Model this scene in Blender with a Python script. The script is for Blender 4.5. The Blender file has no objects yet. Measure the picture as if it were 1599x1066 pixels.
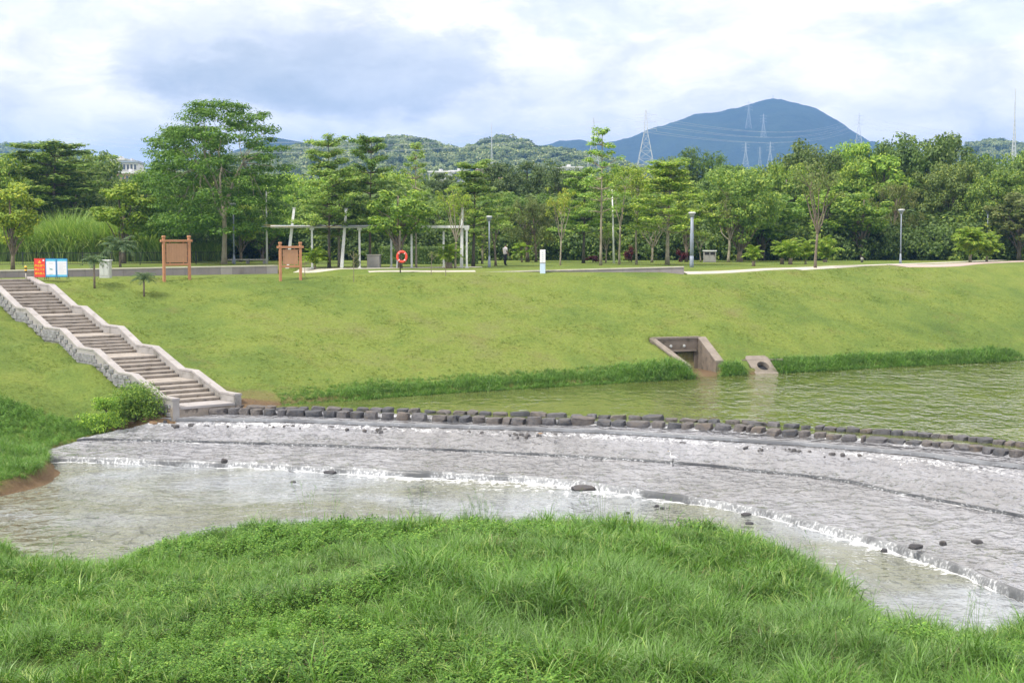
import bpy, math, random
import numpy as np
from mathutils import Vector, Matrix

random.seed(7)
rng = np.random.default_rng(11)
R = math.radians
scene = bpy.context.scene
C = scene.collection

# ------------------------------------------------------------------ camera, sky, sun, exposure
F_PX = 2300.0            # focal length in photo pixels (photo is 1599 wide)
CAM_Z = 10.2             # metres above the lower pool
PITCH = math.atan((533 - 366) / F_PX)
cam_data = bpy.data.cameras.new('camera')
cam = bpy.data.objects.new('camera', cam_data)
C.objects.link(cam)
cam.location = (0, 0, CAM_Z)
cam.rotation_euler = (R(90) - PITCH, 0, 0)
cam_data.sensor_width = 36.0
cam_data.lens = 36.0 * F_PX / 1599.0
cam_data.clip_start = 0.5
cam_data.clip_end = 30000
scene.camera = cam

SUN_EL, SUN_AZ = 52.0, -128.0    # azimuth clockwise from +Y (view direction): behind the camera, to the left
SUN_STRENGTH, SUN_ANGLE = 3.3, 5.0
SKY_STRENGTH = 0.136

scene.view_settings.view_transform = 'Standard'
scene.view_settings.look = 'None'
scene.view_settings.exposure = 0.36
scene.view_settings.gamma = 1.0
scene.view_settings.use_curve_mapping = False
try:
    scene.cycles.use_denoising = True
    scene.cycles.max_bounces = 7
    scene.cycles.diffuse_bounces = 3
    scene.cycles.glossy_bounces = 3
    scene.cycles.transmission_bounces = 3
    scene.cycles.transparent_max_bounces = 6
    scene.cycles.volume_bounces = 0
    scene.cycles.sample_clamp_indirect = 6
    scene.cycles.caustics_reflective = False
    scene.cycles.caustics_refractive = False
except Exception:
    pass

sun_data = bpy.data.lights.new('sun', 'SUN')
sun = bpy.data.objects.new('sun', sun_data)
C.objects.link(sun)
sun_data.energy = SUN_STRENGTH
sun_data.angle = R(SUN_ANGLE)
sun_data.color = (1.0, 0.95, 0.87)
_a, _e = R(SUN_AZ), R(SUN_EL)
sun_dir = Vector((math.sin(_a) * math.cos(_e), math.cos(_a) * math.cos(_e), math.sin(_e)))
sun.rotation_euler = sun_dir.to_track_quat('Z', 'Y').to_euler()
sun.location = (0, 0, 60)


class NT:
    """tiny node-tree writer"""
    def __init__(self, tree):
        self.t = tree
        self.n = tree.nodes
        self.n.clear()

    def node(self, typ, **kw):
        nd = self.n.new(typ)
        ins = kw.pop('ins', {})
        for k, v in kw.items():
            setattr(nd, k, v)
        for k, v in ins.items():
            s = nd.inputs[k]
            if isinstance(v, bpy.types.NodeSocket):
                self.t.links.new(v, s)
            else:
                s.default_value = v
        return nd

    def link(self, a, b):
        self.t.links.new(a, b)

    def math(self, op, a, b=0.0, c=None, clamp=False):
        ins = {0: a, 1: b}
        if c is not None:
            ins[2] = c
        return self.node('ShaderNodeMath', operation=op, use_clamp=clamp, ins=ins).outputs[0]

    def vmath(self, op, a, b=(0, 0, 0)):
        nd = self.node('ShaderNodeVectorMath', operation=op, ins={0: a, 1: b})
        return nd.outputs[0]

    def noise(self, vec, scale, detail=3, rough=0.55, dist=0.0):
        nd = self.node('ShaderNodeTexNoise', ins={'Vector': vec, 'Scale': scale, 'Detail': detail,
                                                  'Roughness': rough, 'Distortion': dist})
        return nd.outputs['Fac']

    def ramp(self, fac, stops, interp='LINEAR'):
        nd = self.node('ShaderNodeValToRGB', ins={'Fac': fac})
        cr = nd.color_ramp
        cr.interpolation = interp
        while len(cr.elements) < len(stops):
            cr.elements.new(0.5)
        for e, (p, c) in zip(cr.elements, stops):
            e.position = p
            e.color = (c, c, c, 1) if isinstance(c, (int, float)) else (*c, 1)
        return nd.outputs['Color']

    def smooth(self, v, a, b, o0=0.0, o1=1.0):
        nd = self.node('ShaderNodeMapRange', interpolation_type='SMOOTHSTEP',
                       ins={'Value': v, 'From Min': a, 'From Max': b, 'To Min': o0, 'To Max': o1})
        return nd.outputs[0]

    def mix(self, fac, a, b, blend='MIX'):
        nd = self.node('ShaderNodeMix', data_type='RGBA', blend_type=blend)
        for s, v in ((nd.inputs[0], fac), (nd.inputs[6], a), (nd.inputs[7], b)):
            if isinstance(v, bpy.types.NodeSocket):
                self.t.links.new(v, s)
            elif isinstance(v, (tuple, list)):
                s.default_value = (*v, 1) if len(v) == 3 else v
            else:
                s.default_value = v
        return nd.outputs[2]


# world: Nishita sky under broken bright cloud
world = bpy.data.worlds.new('World')
scene.world = world
world.use_nodes = True
w = NT(world.node_tree)
sky = w.node('ShaderNodeTexSky', sky_type='NISHITA', sun_disc=False, sun_elevation=R(SUN_EL),
             sun_rotation=R(SUN_AZ), air_density=1.0, dust_density=2.0, ozone_density=1.0)
tc = w.node('ShaderNodeTexCoord').outputs['Generated']
sep = w.node('ShaderNodeSeparateXYZ', ins={0: tc})
dx, dy, dz = sep.outputs
# cloud coordinates: direction, stretched so that banks lie along the horizon
zz = w.math('MULTIPLY', dz, 2.2)
cv = w.node('ShaderNodeCombineXYZ', ins={0: dx, 1: dy, 2: zz}).outputs[0]
warp = w.node('ShaderNodeTexNoise', ins={'Vector': cv, 'Scale': 6.0, 'Detail': 4, 'Roughness': 0.6}).outputs['Color']
cvw = w.vmath('ADD', cv, w.vmath('SCALE', w.vmath('SUBTRACT', warp, (0.5, 0.5, 0.5))))
for nd in w.n:
    if nd.type == 'VECT_MATH' and nd.operation == 'SCALE':
        nd.inputs['Scale'].default_value = 0.10
n1 = w.noise(cvw, 5.5, 9, 0.58)
n2 = w.noise(cvw, 13.0, 9, 0.62)
soft = w.ramp(n1, [(0.36, (7.6, 7.6, 7.9)), (0.48, (9.6, 9.3, 9.0)), (0.62, (7.3, 7.3, 7.5))])
puff = w.ramp(n2, [(0.38, (1.00, 0.96, 0.93)), (0.60, (1.30, 1.21, 1.12))])
cloud = soft
# blue-grey cloud banks, each a patch of the sky at its own bearing and height
ysafe = w.math('MAXIMUM', dy, 0.05)
su = w.math('DIVIDE', dx, ysafe)
sv = w.math('DIVIDE', dz, ysafe)
wsep = w.node('ShaderNodeSeparateXYZ', ins={0: w.node('ShaderNodeTexNoise', ins={
    'Vector': cv, 'Scale': 9.0, 'Detail': 8, 'Roughness': 0.6}).outputs['Color']})
su = w.math('ADD', su, w.math('MULTIPLY', w.math('SUBTRACT', wsep.outputs[0], 0.5), 0.26))
sv = w.math('ADD', sv, w.math('MULTIPLY', w.math('SUBTRACT', wsep.outputs[1], 0.5), 0.095))
front = w.smooth(dy, 0.3, 0.6)
for (px, py, rx, ry, colr, amt) in [
        (455, 122, 330, 88, (4.4, 4.75, 5.1), 1.0),
        (330, 60, 190, 60, (6.4, 6.6, 6.9), 0.7),
        (620, 105, 170, 60, (5.6, 5.9, 6.3), 0.7),
        (950, 22, 170, 40, (6.4, 6.8, 7.7), 0.75),
        (1530, 30, 210, 60, (6.1, 6.6, 7.5), 0.8),
        (60, 15, 180, 40, (7.2, 7.5, 8.1), 0.7),
        (1200, 95, 130, 25, (7.4, 7.6, 8.2), 0.5)]:
    u0, v0 = (px - 799.5) / F_PX, (366 - py) / F_PX
    du = w.math('DIVIDE', w.math('SUBTRACT', su, u0), rx / F_PX)
    dv = w.math('DIVIDE', w.math('SUBTRACT', sv, v0), ry / F_PX)
    rr = w.math('ADD', w.math('MULTIPLY', du, du), w.math('MULTIPLY', dv, dv))
    m = w.smooth(rr, 1.3, 0.25)
    m = w.math('MULTIPLY', w.math('MULTIPLY', m, amt), front)
    cloud = w.mix(m, cloud, colr)
cloud = w.mix(1.0, cloud, puff, 'MULTIPLY')
skyc = w.mix(0.93, sky.outputs[0], cloud)
bg = w.node('ShaderNodeBackground', ins={'Color': skyc, 'Strength': SKY_STRENGTH})
out = w.node('ShaderNodeOutputWorld')
w.link(bg.outputs[0], out.inputs['Surface'])

# ------------------------------------------------------------------ photo pixel -> place
_cp, _sp = math.cos(PITCH), math.sin(PITCH)


def ray(px, py):
    x = (px - 799.5) / F_PX
    v = (533 - py) / F_PX
    return np.array([x, _cp + v * _sp, -_sp + v * _cp])


def P(px, py, z):
    """the point at height z seen at photo pixel (px, py)"""
    d = ray(px, py)
    t = (z - CAM_Z) / d[2]
    return np.array([d[0] * t, d[1] * t, z])


def Pd(px, py, dist):
    """the point at ground distance dist seen at pixel"""
    d = ray(px, py)
    t = dist / d[1]
    return np.array([d[0] * t, dist, CAM_Z + d[2] * t])


def ppm(y):
    return F_PX / y


# ------------------------------------------------------------------ numpy noise
def _hash(ix, iy, iz, seed):
    h = (ix.astype(np.int64) * 374761393 + iy.astype(np.int64) * 668265263 + iz.astype(np.int64) * 2147483647 + seed * 144269) & 0xFFFFFFFF
    h = ((h ^ (h >> 13)) * 1274126177) & 0xFFFFFFFF
    h = (h ^ (h >> 16)) & 0xFFFFFFFF
    return h / 4294967295.0


def vnoise(x, y, z=0.0, seed=0):
    x = np.asarray(x, float)
    y = np.asarray(y, float) + x * 0
    z = np.asarray(z, float) + x * 0
    x0, y0, z0 = np.floor(x), np.floor(y), np.floor(z)
    fx, fy, fz = x - x0, y - y0, z - z0
    fx, fy, fz = [f * f * (3 - 2 * f) for f in (fx, fy, fz)]
    r = 0
    for i in (0, 1):
        for j in (0, 1):
            for k in (0, 1):
                wgt = (fx if i else 1 - fx) * (fy if j else 1 - fy) * (fz if k else 1 - fz)
                r = r + wgt * _hash(x0 + i, y0 + j, z0 + k, seed)
    return r * 2 - 1


def fbm(x, y, z=0.0, seed=0, octs=4, gain=0.5):
    a, s, r = 1.0, 0.0, 0
    f = 1.0
    for o in range(octs):
        r = r + a * vnoise(np.asarray(x) * f, np.asarray(y) * f, np.asarray(z) * f, seed + o * 17)
        s += a
        a *= gain
        f *= 2.03
    return r / s


def sstep(v, a, b):
    t = np.clip((np.asarray(v, float) - a) / (b - a), 0, 1)
    return t * t * (3 - 2 * t)


def poly_dist(x, y, pts, vals=None):
    """distance to a polyline, side (+ left of its direction) and a value carried along it"""
    x = np.asarray(x, float)
    y = np.asarray(y, float)
    best = np.full(x.shape, 1e18)
    side = np.zeros(x.shape)
    perp = np.zeros(x.shape)
    val = np.zeros(x.shape)
    pts = np.asarray(pts, float)
    n = len(pts) - 1
    for i in range(n):
        ax, ay = pts[i][:2]
        bx, by = pts[i + 1][:2]
        ex, ey = bx - ax, by - ay
        L2 = ex * ex + ey * ey
        t = ((x - ax) * ex + (y - ay) * ey) / L2
        lo = -1e9 if i == 0 else 0
        hi = 1e9 if i == n - 1 else 1
        tc_ = np.clip(t, lo, hi)
        qx, qy = ax + ex * tc_, ay + ey * tc_
        d = (x - qx) ** 2 + (y - qy) ** 2
        cr = (ex * (y - ay) - ey * (x - ax)) / math.sqrt(L2)
        tie = (np.abs(d - best) < 1e-7) & (np.abs(cr) > np.abs(perp))
        upd = d < best - 1e-7
        best = np.where(upd, d, best)
        side = np.where(upd | tie, np.sign(cr), side)
        perp = np.where(upd | tie, cr, perp)
        if vals is not None:
            tv = np.clip(t, 0, 1)
            val = np.where(upd, vals[i] * (1 - tv) + vals[i + 1] * tv, val)
    return np.sqrt(best) * side, val


def smooth_line(pts, step):
    """Catmull-Rom through pts, resampled about every step metres"""
    p = np.asarray(pts, float)
    p = np.vstack([2 * p[0] - p[1], p, 2 * p[-1] - p[-2]])
    out = []
    for i in range(1, len(p) - 2):
        a, b, c, d = p[i - 1], p[i], p[i + 1], p[i + 2]
        n = max(2, int(np.linalg.norm((c - b)[:2]) / step))
        t = np.linspace(0, 1, n, endpoint=False)[:, None]
        out.append(0.5 * ((2 * b) + (-a + c) * t + (2 * a - 5 * b + 4 * c - d) * t ** 2 + (-a + 3 * b - 3 * c + d) * t ** 3))
    out.append(p[-2][None])
    q = np.vstack(out)
    seg = np.linalg.norm(np.diff(q[:, :2], axis=0), axis=1)
    s = np.concatenate([[0], np.cumsum(seg)])
    m = max(2, int(s[-1] / step))
    u = np.linspace(0, s[-1], m + 1)
    return np.stack([np.interp(u, s, q[:, k]) for k in range(p.shape[1])], 1)


# ------------------------------------------------------------------ object helpers
def setp(o, label=None, cat=None, group=None, kind=None):
    if label:
        o['label'] = label
    if cat:
        o['category'] = cat
    if group:
        o['group'] = group
    if kind:
        o['kind'] = kind
    return o


def empty(name, loc, rz=0.0, label=None, cat=None, group=None):
    o = bpy.data.objects.new(name, None)
    o.empty_display_size = 0.2
    o.location = tuple(float(v) for v in loc)
    o.rotation_euler = (0, 0, rz)
    C.objects.link(o)
    return setp(o, label, cat, group)


def link(name, me, parent=None, loc=None, rot=None, scale=None):
    o = bpy.data.objects.new(name, me)
    C.objects.link(o)
    if parent is not None:
        o.parent = parent
    if loc is not None:
        o.location = tuple(float(v) for v in loc)
    if rot is not None:
        o.rotation_euler = tuple(float(v) for v in rot)
    if scale is not None:
        o.scale = (scale,) * 3 if isinstance(scale, (int, float)) else tuple(float(v) for v in scale)
    return o


def copy_tree(o, parent=None):
    c = o.copy()
    C.objects.link(c)
    if parent is not None:
        c.parent = parent
    for ch in list(o.children):
        copy_tree(ch, c)
    return c


def np_mesh(name, verts, faces, mat=None, smooth=False, attrs=None):
    """faces: (n,k) integer array or a list of such arrays"""
    me = bpy.data.meshes.new(name)
    if isinstance(faces, np.ndarray):
        faces = [faces]
    verts = np.asarray(verts, np.float32)
    me.vertices.add(len(verts))
    me.vertices.foreach_set('co', verts.ravel())
    loops = np.concatenate([f.ravel() for f in faces]).astype(np.int32)
    sizes = np.concatenate([np.full(len(f), f.shape[1]) for f in faces]).astype(np.int32)
    starts = np.concatenate([[0], np.cumsum(sizes)[:-1]]).astype(np.int32)
    me.loops.add(len(loops))
    me.loops.foreach_set('vertex_index', loops)
    me.polygons.add(len(sizes))
    me.polygons.foreach_set('loop_start', starts)
    if smooth:
        me.polygons.foreach_set('use_smooth', np.ones(len(sizes), bool))
    me.update(calc_edges=True)
    if attrs:
        for k, v in attrs.items():
            at = me.attributes.new(k, 'FLOAT', 'POINT')
            at.data.foreach_set('value', np.asarray(v, np.float32).ravel())
    if mat is not None:
        for m in (mat if isinstance(mat, (list, tuple)) else [mat]):
            me.materials.append(m)
    me.validate(verbose=False)
    return me


def grid_faces(nu, nv):
    i = np.arange(nu - 1)[:, None] * nv + np.arange(nv - 1)[None, :]
    i = i.ravel()
    return np.stack([i, i + nv, i + nv + 1, i + 1], 1)


class MB:
    """collects simple solids and builds ONE mesh"""
    def __init__(self):
        self.v, self.f, self.m = [], [], []

    def add(self, vs, fs, mi=0):
        b = len(self.v)
        self.v += [tuple(float(c) for c in q) for q in vs]
        self.f += [tuple(b + i for i in f) for f in fs]
        self.m += [mi] * len(fs)
        return self

    def box(self, x0, y0, z0, x1, y1, z1, mi=0, bev=0.0):
        if bev <= 0:
            vs = [(x, y, z) for z in (z0, z1) for y in (y0, y1) for x in (x0, x1)]
            self.add(vs, [(0, 2, 3, 1), (4, 5, 7, 6), (0, 1, 5, 4), (2, 6, 7, 3), (0, 4, 6, 2), (1, 3, 7, 5)], mi)
        else:
            b = bev
            rings = []
            for (z, e) in ((z0, b), (z0 + b, 0), (z1 - b, 0), (z1, b)):
                rings.append([(x0 + b + (e if e else 0), y0 + (e), z), (x1 - b - e, y0 + e, z), (x1 - e, y0 + b + e, z), (x1 - e, y1 - b - e, z),
                              (x1 - b - e, y1 - e, z), (x0 + b + e, y1 - e, z), (x0 + e, y1 - b - e, z), (x0 + e, y0 + b + e, z)])
            vs = [q for r in rings for q in r]
            fs = [tuple(range(7, -1, -1)), tuple(range(24, 32))]
            for k in range(3):
                for i in range(8):
                    j = (i + 1) % 8
                    fs.append((k * 8 + i, k * 8 + j, k * 8 + 8 + j, k * 8 + 8 + i))
            self.add(vs, fs, mi)
        return self

    def tube(self, pts, rad, n=8, mi=0, caps=True):
        pts = [Vector(tuple(float(c) for c in p)) for p in pts]
        if isinstance(rad, (int, float)):
            rad = [rad] * len(pts)
        vs = []
        up = Vector((0.02, 0.03, 1))
        prev = None
        for i, p in enumerate(pts):
            t = (pts[min(i + 1, len(pts) - 1)] - pts[max(i - 1, 0)]).normalized()
            if prev is None:
                ref = up if abs(t.z) < 0.9 else Vector((1, 0.03, 0))
                a = t.cross(ref).normalized()
            else:
                a = (prev - t * prev.dot(t)).normalized()
            prev = a
            b = t.cross(a)
            for k in range(n):
                th = 2 * math.pi * k / n
                vs.append(p + (a * math.cos(th) + b * math.sin(th)) * rad[i])
        fs = []
        for i in range(len(pts) - 1):
            for k in range(n):
                fs.append((i * n + k, i * n + (k + 1) % n, (i + 1) * n + (k + 1) % n, (i + 1) * n + k))
        if caps:
            fs.append(tuple(range(n - 1, -1, -1)))
            fs.append(tuple(range((len(pts) - 1) * n, len(pts) * n)))
        self.add(vs, fs, mi)
        return self

    def lathe(self, prof, n=12, mi=0, c=(0, 0)):
        vs = []
        for (r, z) in prof:
            for k in range(n):
                th = 2 * math.pi * k / n
                vs.append((c[0] + r * math.cos(th), c[1] + r * math.sin(th), z))
        fs = []
        m = len(prof)
        for i in range(m - 1):
            for k in range(n):
                fs.append((i * n + k, i * n + (k + 1) % n, (i + 1) * n + (k + 1) % n, (i + 1) * n + k))
        fs.append(tuple(range(n - 1, -1, -1)))
        fs.append(tuple(range((m - 1) * n, m * n)))
        self.add(vs, fs, mi)
        return self

    def prism(self, poly, z0, z1, mi=0):
        n = len(poly)
        vs = [(x, y, z0) for x, y in poly] + [(x, y, z1) for x, y in poly]
        fs = [tuple(range(n - 1, -1, -1)), tuple(range(n, 2 * n))] + [(i, (i + 1) % n, n + (i + 1) % n, n + i) for i in range(n)]
        self.add(vs, fs, mi)
        return self

    def mesh(self, name, mat, smooth=False):  # noqa
        me = bpy.data.meshes.new(name)
        me.from_pydata(self.v, [], self.f)
        for m in (mat if isinstance(mat, (list, tuple)) else [mat]):
            me.materials.append(m)
        if len(set(self.m)) > 1:
            me.polygons.foreach_set('material_index', self.m)
        if smooth:
            me.polygons.foreach_set('use_smooth', [True] * len(self.f))
        me.update()
        return me

    def build(self, name, mat, parent=None, smooth=False, **kw):
        return link(name, self.mesh(name, mat, smooth), parent, **kw)


# ------------------------------------------------------------------ materials
def new_mat(name):
    m = bpy.data.materials.new(name)
    m.use_nodes = True
    nt = NT(m.node_tree)
    o = nt.node('ShaderNodeOutputMaterial')
    return m, nt, o


def solid(name, col, rough=0.6, var=0.12, scale=3.0, bump=0.0, bscale=20.0, metal=0.0, stain=None, spec=0.5, coords='Object'):
    """painted or plain surface with small uneven wear"""
    m, nt, o = new_mat(name)
    tcn = nt.node('ShaderNodeTexCoord')
    vec = tcn.outputs['Object'] if coords == 'Object' else nt.node('ShaderNodeNewGeometry').outputs['Position']
    n = nt.noise(vec, scale, 5, 0.6)
    lo = tuple(c * (1 - var) for c in col)
    hi = tuple(min(1, c * (1 + var)) for c in col)
    c = nt.ramp(n, [(0.3, lo), (0.7, hi)])
    if stain:
        s = nt.noise(vec, stain[1], 6, 0.65)
        c = nt.mix(nt.smooth(s, stain[2], stain[3]), c, stain[0])
    b = nt.node('ShaderNodeBsdfPrincipled', ins={'Base Color': c, 'Roughness': rough, 'Metallic': metal, 'Specular IOR Level': spec})
    if bump:
        bn = nt.noise(vec, bscale, 4, 0.6)
        bp = nt.node('ShaderNodeBump', ins={'Height': bn, 'Strength': 0.6, 'Distance': bump})
        nt.link(bp.outputs[0], b.inputs['Normal'])
    nt.link(b.outputs[0], o.inputs['Surface'])
    return m


def foliage(name, c_lo, c_hi, c_tip, trans=0.3, wscale=0.6, tipf=0.25, rough=0.55):
    """leaves: colour varies leaf by leaf, by clump and plant by plant"""
    m, nt, o = new_mat(name)
    geo = nt.node('ShaderNodeNewGeometry')
    oi = nt.node('ShaderNodeObjectInfo')
    n = nt.noise(geo.outputs['Position'], wscale, 3, 0.6)
    v = nt.math('ADD', nt.math('MULTIPLY', geo.outputs['Random Per Island'], 0.5), nt.math('MULTIPLY', n, 0.9))
    v = nt.math('SUBTRACT', v, 0.2)
    c = nt.ramp(v, [(0.1, c_lo), (0.75, c_hi)])
    r2 = nt.math('FRACT', nt.math('MULTIPLY', geo.outputs['Random Per Island'], 17.31))
    c = nt.mix(nt.math('MULTIPLY', nt.math('GREATER_THAN', r2, 1 - tipf), 0.8), c, c_tip)
    br = nt.math('ADD', nt.math('MULTIPLY', oi.outputs['Random'], 0.3), 0.85)
    brc = nt.node('ShaderNodeCombineXYZ', ins={0: br, 1: br, 2: br}).outputs[0]
    c = nt.mix(1.0, c, brc, 'MULTIPLY')
    c = nt.mix(1.0, c, oi.outputs['Color'], 'MULTIPLY')
    b = nt.node('ShaderNodeBsdfPrincipled', ins={'Base Color': c, 'Roughness': rough, 'Specular IOR Level': 0.3})
    tcol = nt.mix(1.0, c, (1.25, 1.35, 0.6), 'MULTIPLY')
    t = nt.node('ShaderNodeBsdfTranslucent', ins={'Color': tcol})
    mx = nt.node('ShaderNodeMixShader', ins={0: trans, 1: b.outputs[0], 2: t.outputs[0]})
    nt.link(mx.outputs[0], o.inputs['Surface'])
    return m


M = {}
M['bark'] = solid('bark', (0.20, 0.16, 0.12), 0.9, 0.3, 4, 0.03, 25, stain=((0.09, 0.08, 0.05), 2, 0.5, 0.7))
M['bark_pale'] = solid('bark_pale', (0.32, 0.28, 0.21), 0.9, 0.25, 4, 0.02, 25, stain=((0.16, 0.16, 0.09), 2, 0.5, 0.75))
M['bark_dark'] = solid('bark_dark', (0.09, 0.08, 0.06), 0.9, 0.3, 4, 0.02, 25)
M['leaf_mid'] = foliage('leaf_mid', (0.095, 0.156, 0.042), (0.230, 0.341, 0.064), (0.432, 0.497, 0.092))
M['leaf_dark'] = foliage('leaf_dark', (0.066, 0.113, 0.040), (0.146, 0.227, 0.056), (0.238, 0.311, 0.070), tipf=0.15)
M['leaf_yellow'] = foliage('leaf_yellow', (0.155, 0.216, 0.034), (0.343, 0.429, 0.057), (0.540, 0.532, 0.095))
M['leaf_tier'] = foliage('leaf_tier', (0.115, 0.205, 0.066), (0.278, 0.410, 0.097), (0.442, 0.505, 0.145), tipf=0.2)
M['leaf_feather'] = foliage('leaf_feather', (0.058, 0.124, 0.022), (0.141, 0.261, 0.038), (0.217, 0.344, 0.045))
M['leaf_willow'] = foliage('leaf_willow', (0.113, 0.156, 0.052), (0.246, 0.288, 0.095), (0.359, 0.359, 0.137))
M['leaf_casuarina'] = foliage('leaf_casuarina', (0.056, 0.094, 0.044), (0.117, 0.172, 0.068), (0.169, 0.218, 0.077), tipf=0.15)
M['leaf_palm'] = foliage('leaf_palm', (0.119, 0.209, 0.024), (0.238, 0.363, 0.036), (0.392, 0.440, 0.061), tipf=0.3)
M['leaf_palm_blue'] = foliage('leaf_palm_blue', (0.06, 0.11, 0.055), (0.12, 0.19, 0.085), (0.18, 0.23, 0.10))
M['leaf_red'] = foliage('leaf_red', (0.063, 0.008, 0.014), (0.133, 0.017, 0.032), (0.182, 0.035, 0.035))
M['leaf_hill'] = foliage('leaf_hill', (0.119, 0.176, 0.090), (0.308, 0.373, 0.163), (0.475, 0.497, 0.238), wscale=0.03)
M['grass_blade'] = foliage('grass_blade', (0.061, 0.144, 0.024), (0.152, 0.311, 0.042), (0.348, 0.449, 0.135), trans=0.22, wscale=0.5, tipf=0.18, rough=0.36)
M['grass_pale'] = foliage('grass_pale', (0.074, 0.166, 0.036), (0.180, 0.331, 0.072), (0.318, 0.440, 0.203), trans=0.2, wscale=0.5, tipf=0.3, rough=0.4)
M['weed_leaf'] = foliage('weed_leaf', (0.064, 0.159, 0.026), (0.152, 0.319, 0.043), (0.254, 0.404, 0.063), trans=0.22, wscale=0.5, tipf=0.2)
M['grass_dry'] = foliage('grass_dry', (0.14, 0.11, 0.06), (0.26, 0.21, 0.12), (0.34, 0.28, 0.18), trans=0.15)
M['lawn_blade'] = foliage('lawn_blade', (0.097, 0.171, 0.032), (0.273, 0.328, 0.075), (0.346, 0.321, 0.129), trans=0.25, wscale=0.16, tipf=0.15)
M['reed'] = foliage('reed', (0.138, 0.237, 0.060), (0.315, 0.455, 0.111), (0.550, 0.619, 0.240), trans=0.3, wscale=0.4)

M['concrete'] = solid('concrete', (0.34, 0.325, 0.31), 0.85, 0.12, 1.2, 0.01, 30, stain=((0.18, 0.17, 0.15), 0.9, 0.48, 0.7), coords='World')
M['coping'] = solid('coping', (0.385, 0.365, 0.355), 0.8, 0.12, 1.5, 0.006, 40, stain=((0.27, 0.25, 0.22), 1.6, 0.52, 0.7), coords='World')
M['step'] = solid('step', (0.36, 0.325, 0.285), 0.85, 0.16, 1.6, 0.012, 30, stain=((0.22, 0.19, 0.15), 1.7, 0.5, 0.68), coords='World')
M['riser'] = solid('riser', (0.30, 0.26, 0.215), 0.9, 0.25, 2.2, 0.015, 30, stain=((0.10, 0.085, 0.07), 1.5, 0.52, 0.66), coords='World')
M['wallstone'] = solid('wallstone', (0.30, 0.265, 0.275), 0.85, 0.10, 1.0, 0.008, 30, stain=((0.22, 0.19, 0.19), 0.8, 0.5, 0.75), coords='World')
M['wallstone_light'] = solid('wallstone_light', (0.42, 0.38, 0.38), 0.85, 0.1, 1.0, 0.008, 30, coords='World')
M['blockstone'] = solid('blockstone', (0.27, 0.27, 0.28), 0.95, 0.3, 2.5, 0.05, 12, stain=((0.16, 0.16, 0.15), 2.0, 0.5, 0.65), coords='World')
M['kerb'] = solid('kerb', (0.52, 0.49, 0.42), 0.85, 0.12, 1.0, coords='World')
M['paving_pink'] = solid('paving_pink', (0.46, 0.36, 0.32), 0.85, 0.12, 0.6, coords='World')
M['wood_paint'] = solid('wood_paint', (0.47, 0.22, 0.11), 0.6, 0.12, 3, 0.003, 30)
M['wood_panel'] = solid('wood_panel', (0.46, 0.25, 0.14), 0.65, 0.10, 2, 0.003, 30)
M['steel_white'] = solid('steel_white', (0.74, 0.75, 0.74), 0.45, 0.08, 1.5, stain=((0.45, 0.46, 0.43), 1.1, 0.55, 0.75))
M['steel_blue'] = solid('steel_blue', (0.26, 0.30, 0.37), 0.45, 0.1, 1.5)
M['steel_grey'] = solid('steel_grey', (0.42, 0.43, 0.46), 0.5, 0.12, 0.3, metal=0.2)
M['cabinet'] = solid('cabinet', (0.50, 0.52, 0.50), 0.5, 0.08, 2, stain=((0.34, 0.35, 0.32), 1.5, 0.55, 0.75))
M['lid'] = solid('lid', (0.70, 0.71, 0.72), 0.5, 0.06, 2)
M['dark_metal'] = solid('dark_metal', (0.025, 0.027, 0.03), 0.5, 0.2, 2)
M['dark_slot'] = solid('dark_slot', (0.02, 0.02, 0.022), 0.8, 0.2, 2)  # near-black: painted shade of openings, also the shoe colour
M['granite'] = solid('granite', (0.30, 0.29, 0.27), 0.8, 0.15, 3, 0.004, 40)
M['red_paint'] = solid('red_paint', (0.72, 0.055, 0.035), 0.45, 0.1, 3)
M['ring_red'] = solid('ring_red', (0.80, 0.075, 0.04), 0.45, 0.06, 3)
M['white_paint'] = solid('white_paint', (0.78, 0.78, 0.80), 0.5, 0.04, 2)
M['blue_paint'] = solid('blue_paint', (0.02, 0.20, 0.48), 0.45, 0.1, 3)
M['cyan_paint'] = solid('cyan_paint', (0.10, 0.47, 0.66), 0.45, 0.1, 3)
M['pale_blue'] = solid('pale_blue', (0.55, 0.68, 0.84), 0.45, 0.06, 6)
M['yellow_paint'] = solid('yellow_paint', (0.85, 0.52, 0.03), 0.45, 0.1, 3)
M['ink_grey'] = solid('ink_grey', (0.30, 0.36, 0.42), 0.6, 0.1, 3)
M['ink_teal'] = solid('ink_teal', (0.08, 0.33, 0.33), 0.6, 0.1, 3)
M['glass_green'] = solid('glass_green', (0.10, 0.15, 0.16), 0.12, 0.25, 0.4, stain=((0.40, 0.29, 0.10), 0.35, 0.5, 0.62))
M['soil'] = solid('soil', (0.21, 0.145, 0.085), 0.95, 0.35, 1.5, 0.05, 9, stain=((0.10, 0.075, 0.05), 1.2, 0.5, 0.7), coords='World')
M['shirt'] = solid('shirt', (0.72, 0.66, 0.70), 0.8, 0.04, 5)
M['trousers'] = solid('trousers', (0.012, 0.014, 0.025), 0.85, 0.1, 5)
M['skin'] = solid('skin', (0.42, 0.25, 0.17), 0.6, 0.06, 5)
M['hair'] = solid('hair', (0.015, 0.012, 0.01), 0.6, 0.1, 9)
M['feather_white'] = solid('feather_white', (0.80, 0.80, 0.80), 0.7, 0.04, 9)
M['beak'] = solid('beak', (0.35, 0.25, 0.05), 0.6, 0.1, 9)
M['bldg_white'] = solid('bldg_white', (0.62, 0.62, 0.63), 0.8, 0.08, 0.2)
M['bldg_pink'] = solid('bldg_pink', (0.50, 0.33, 0.28), 0.8, 0.1, 0.2)
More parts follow.
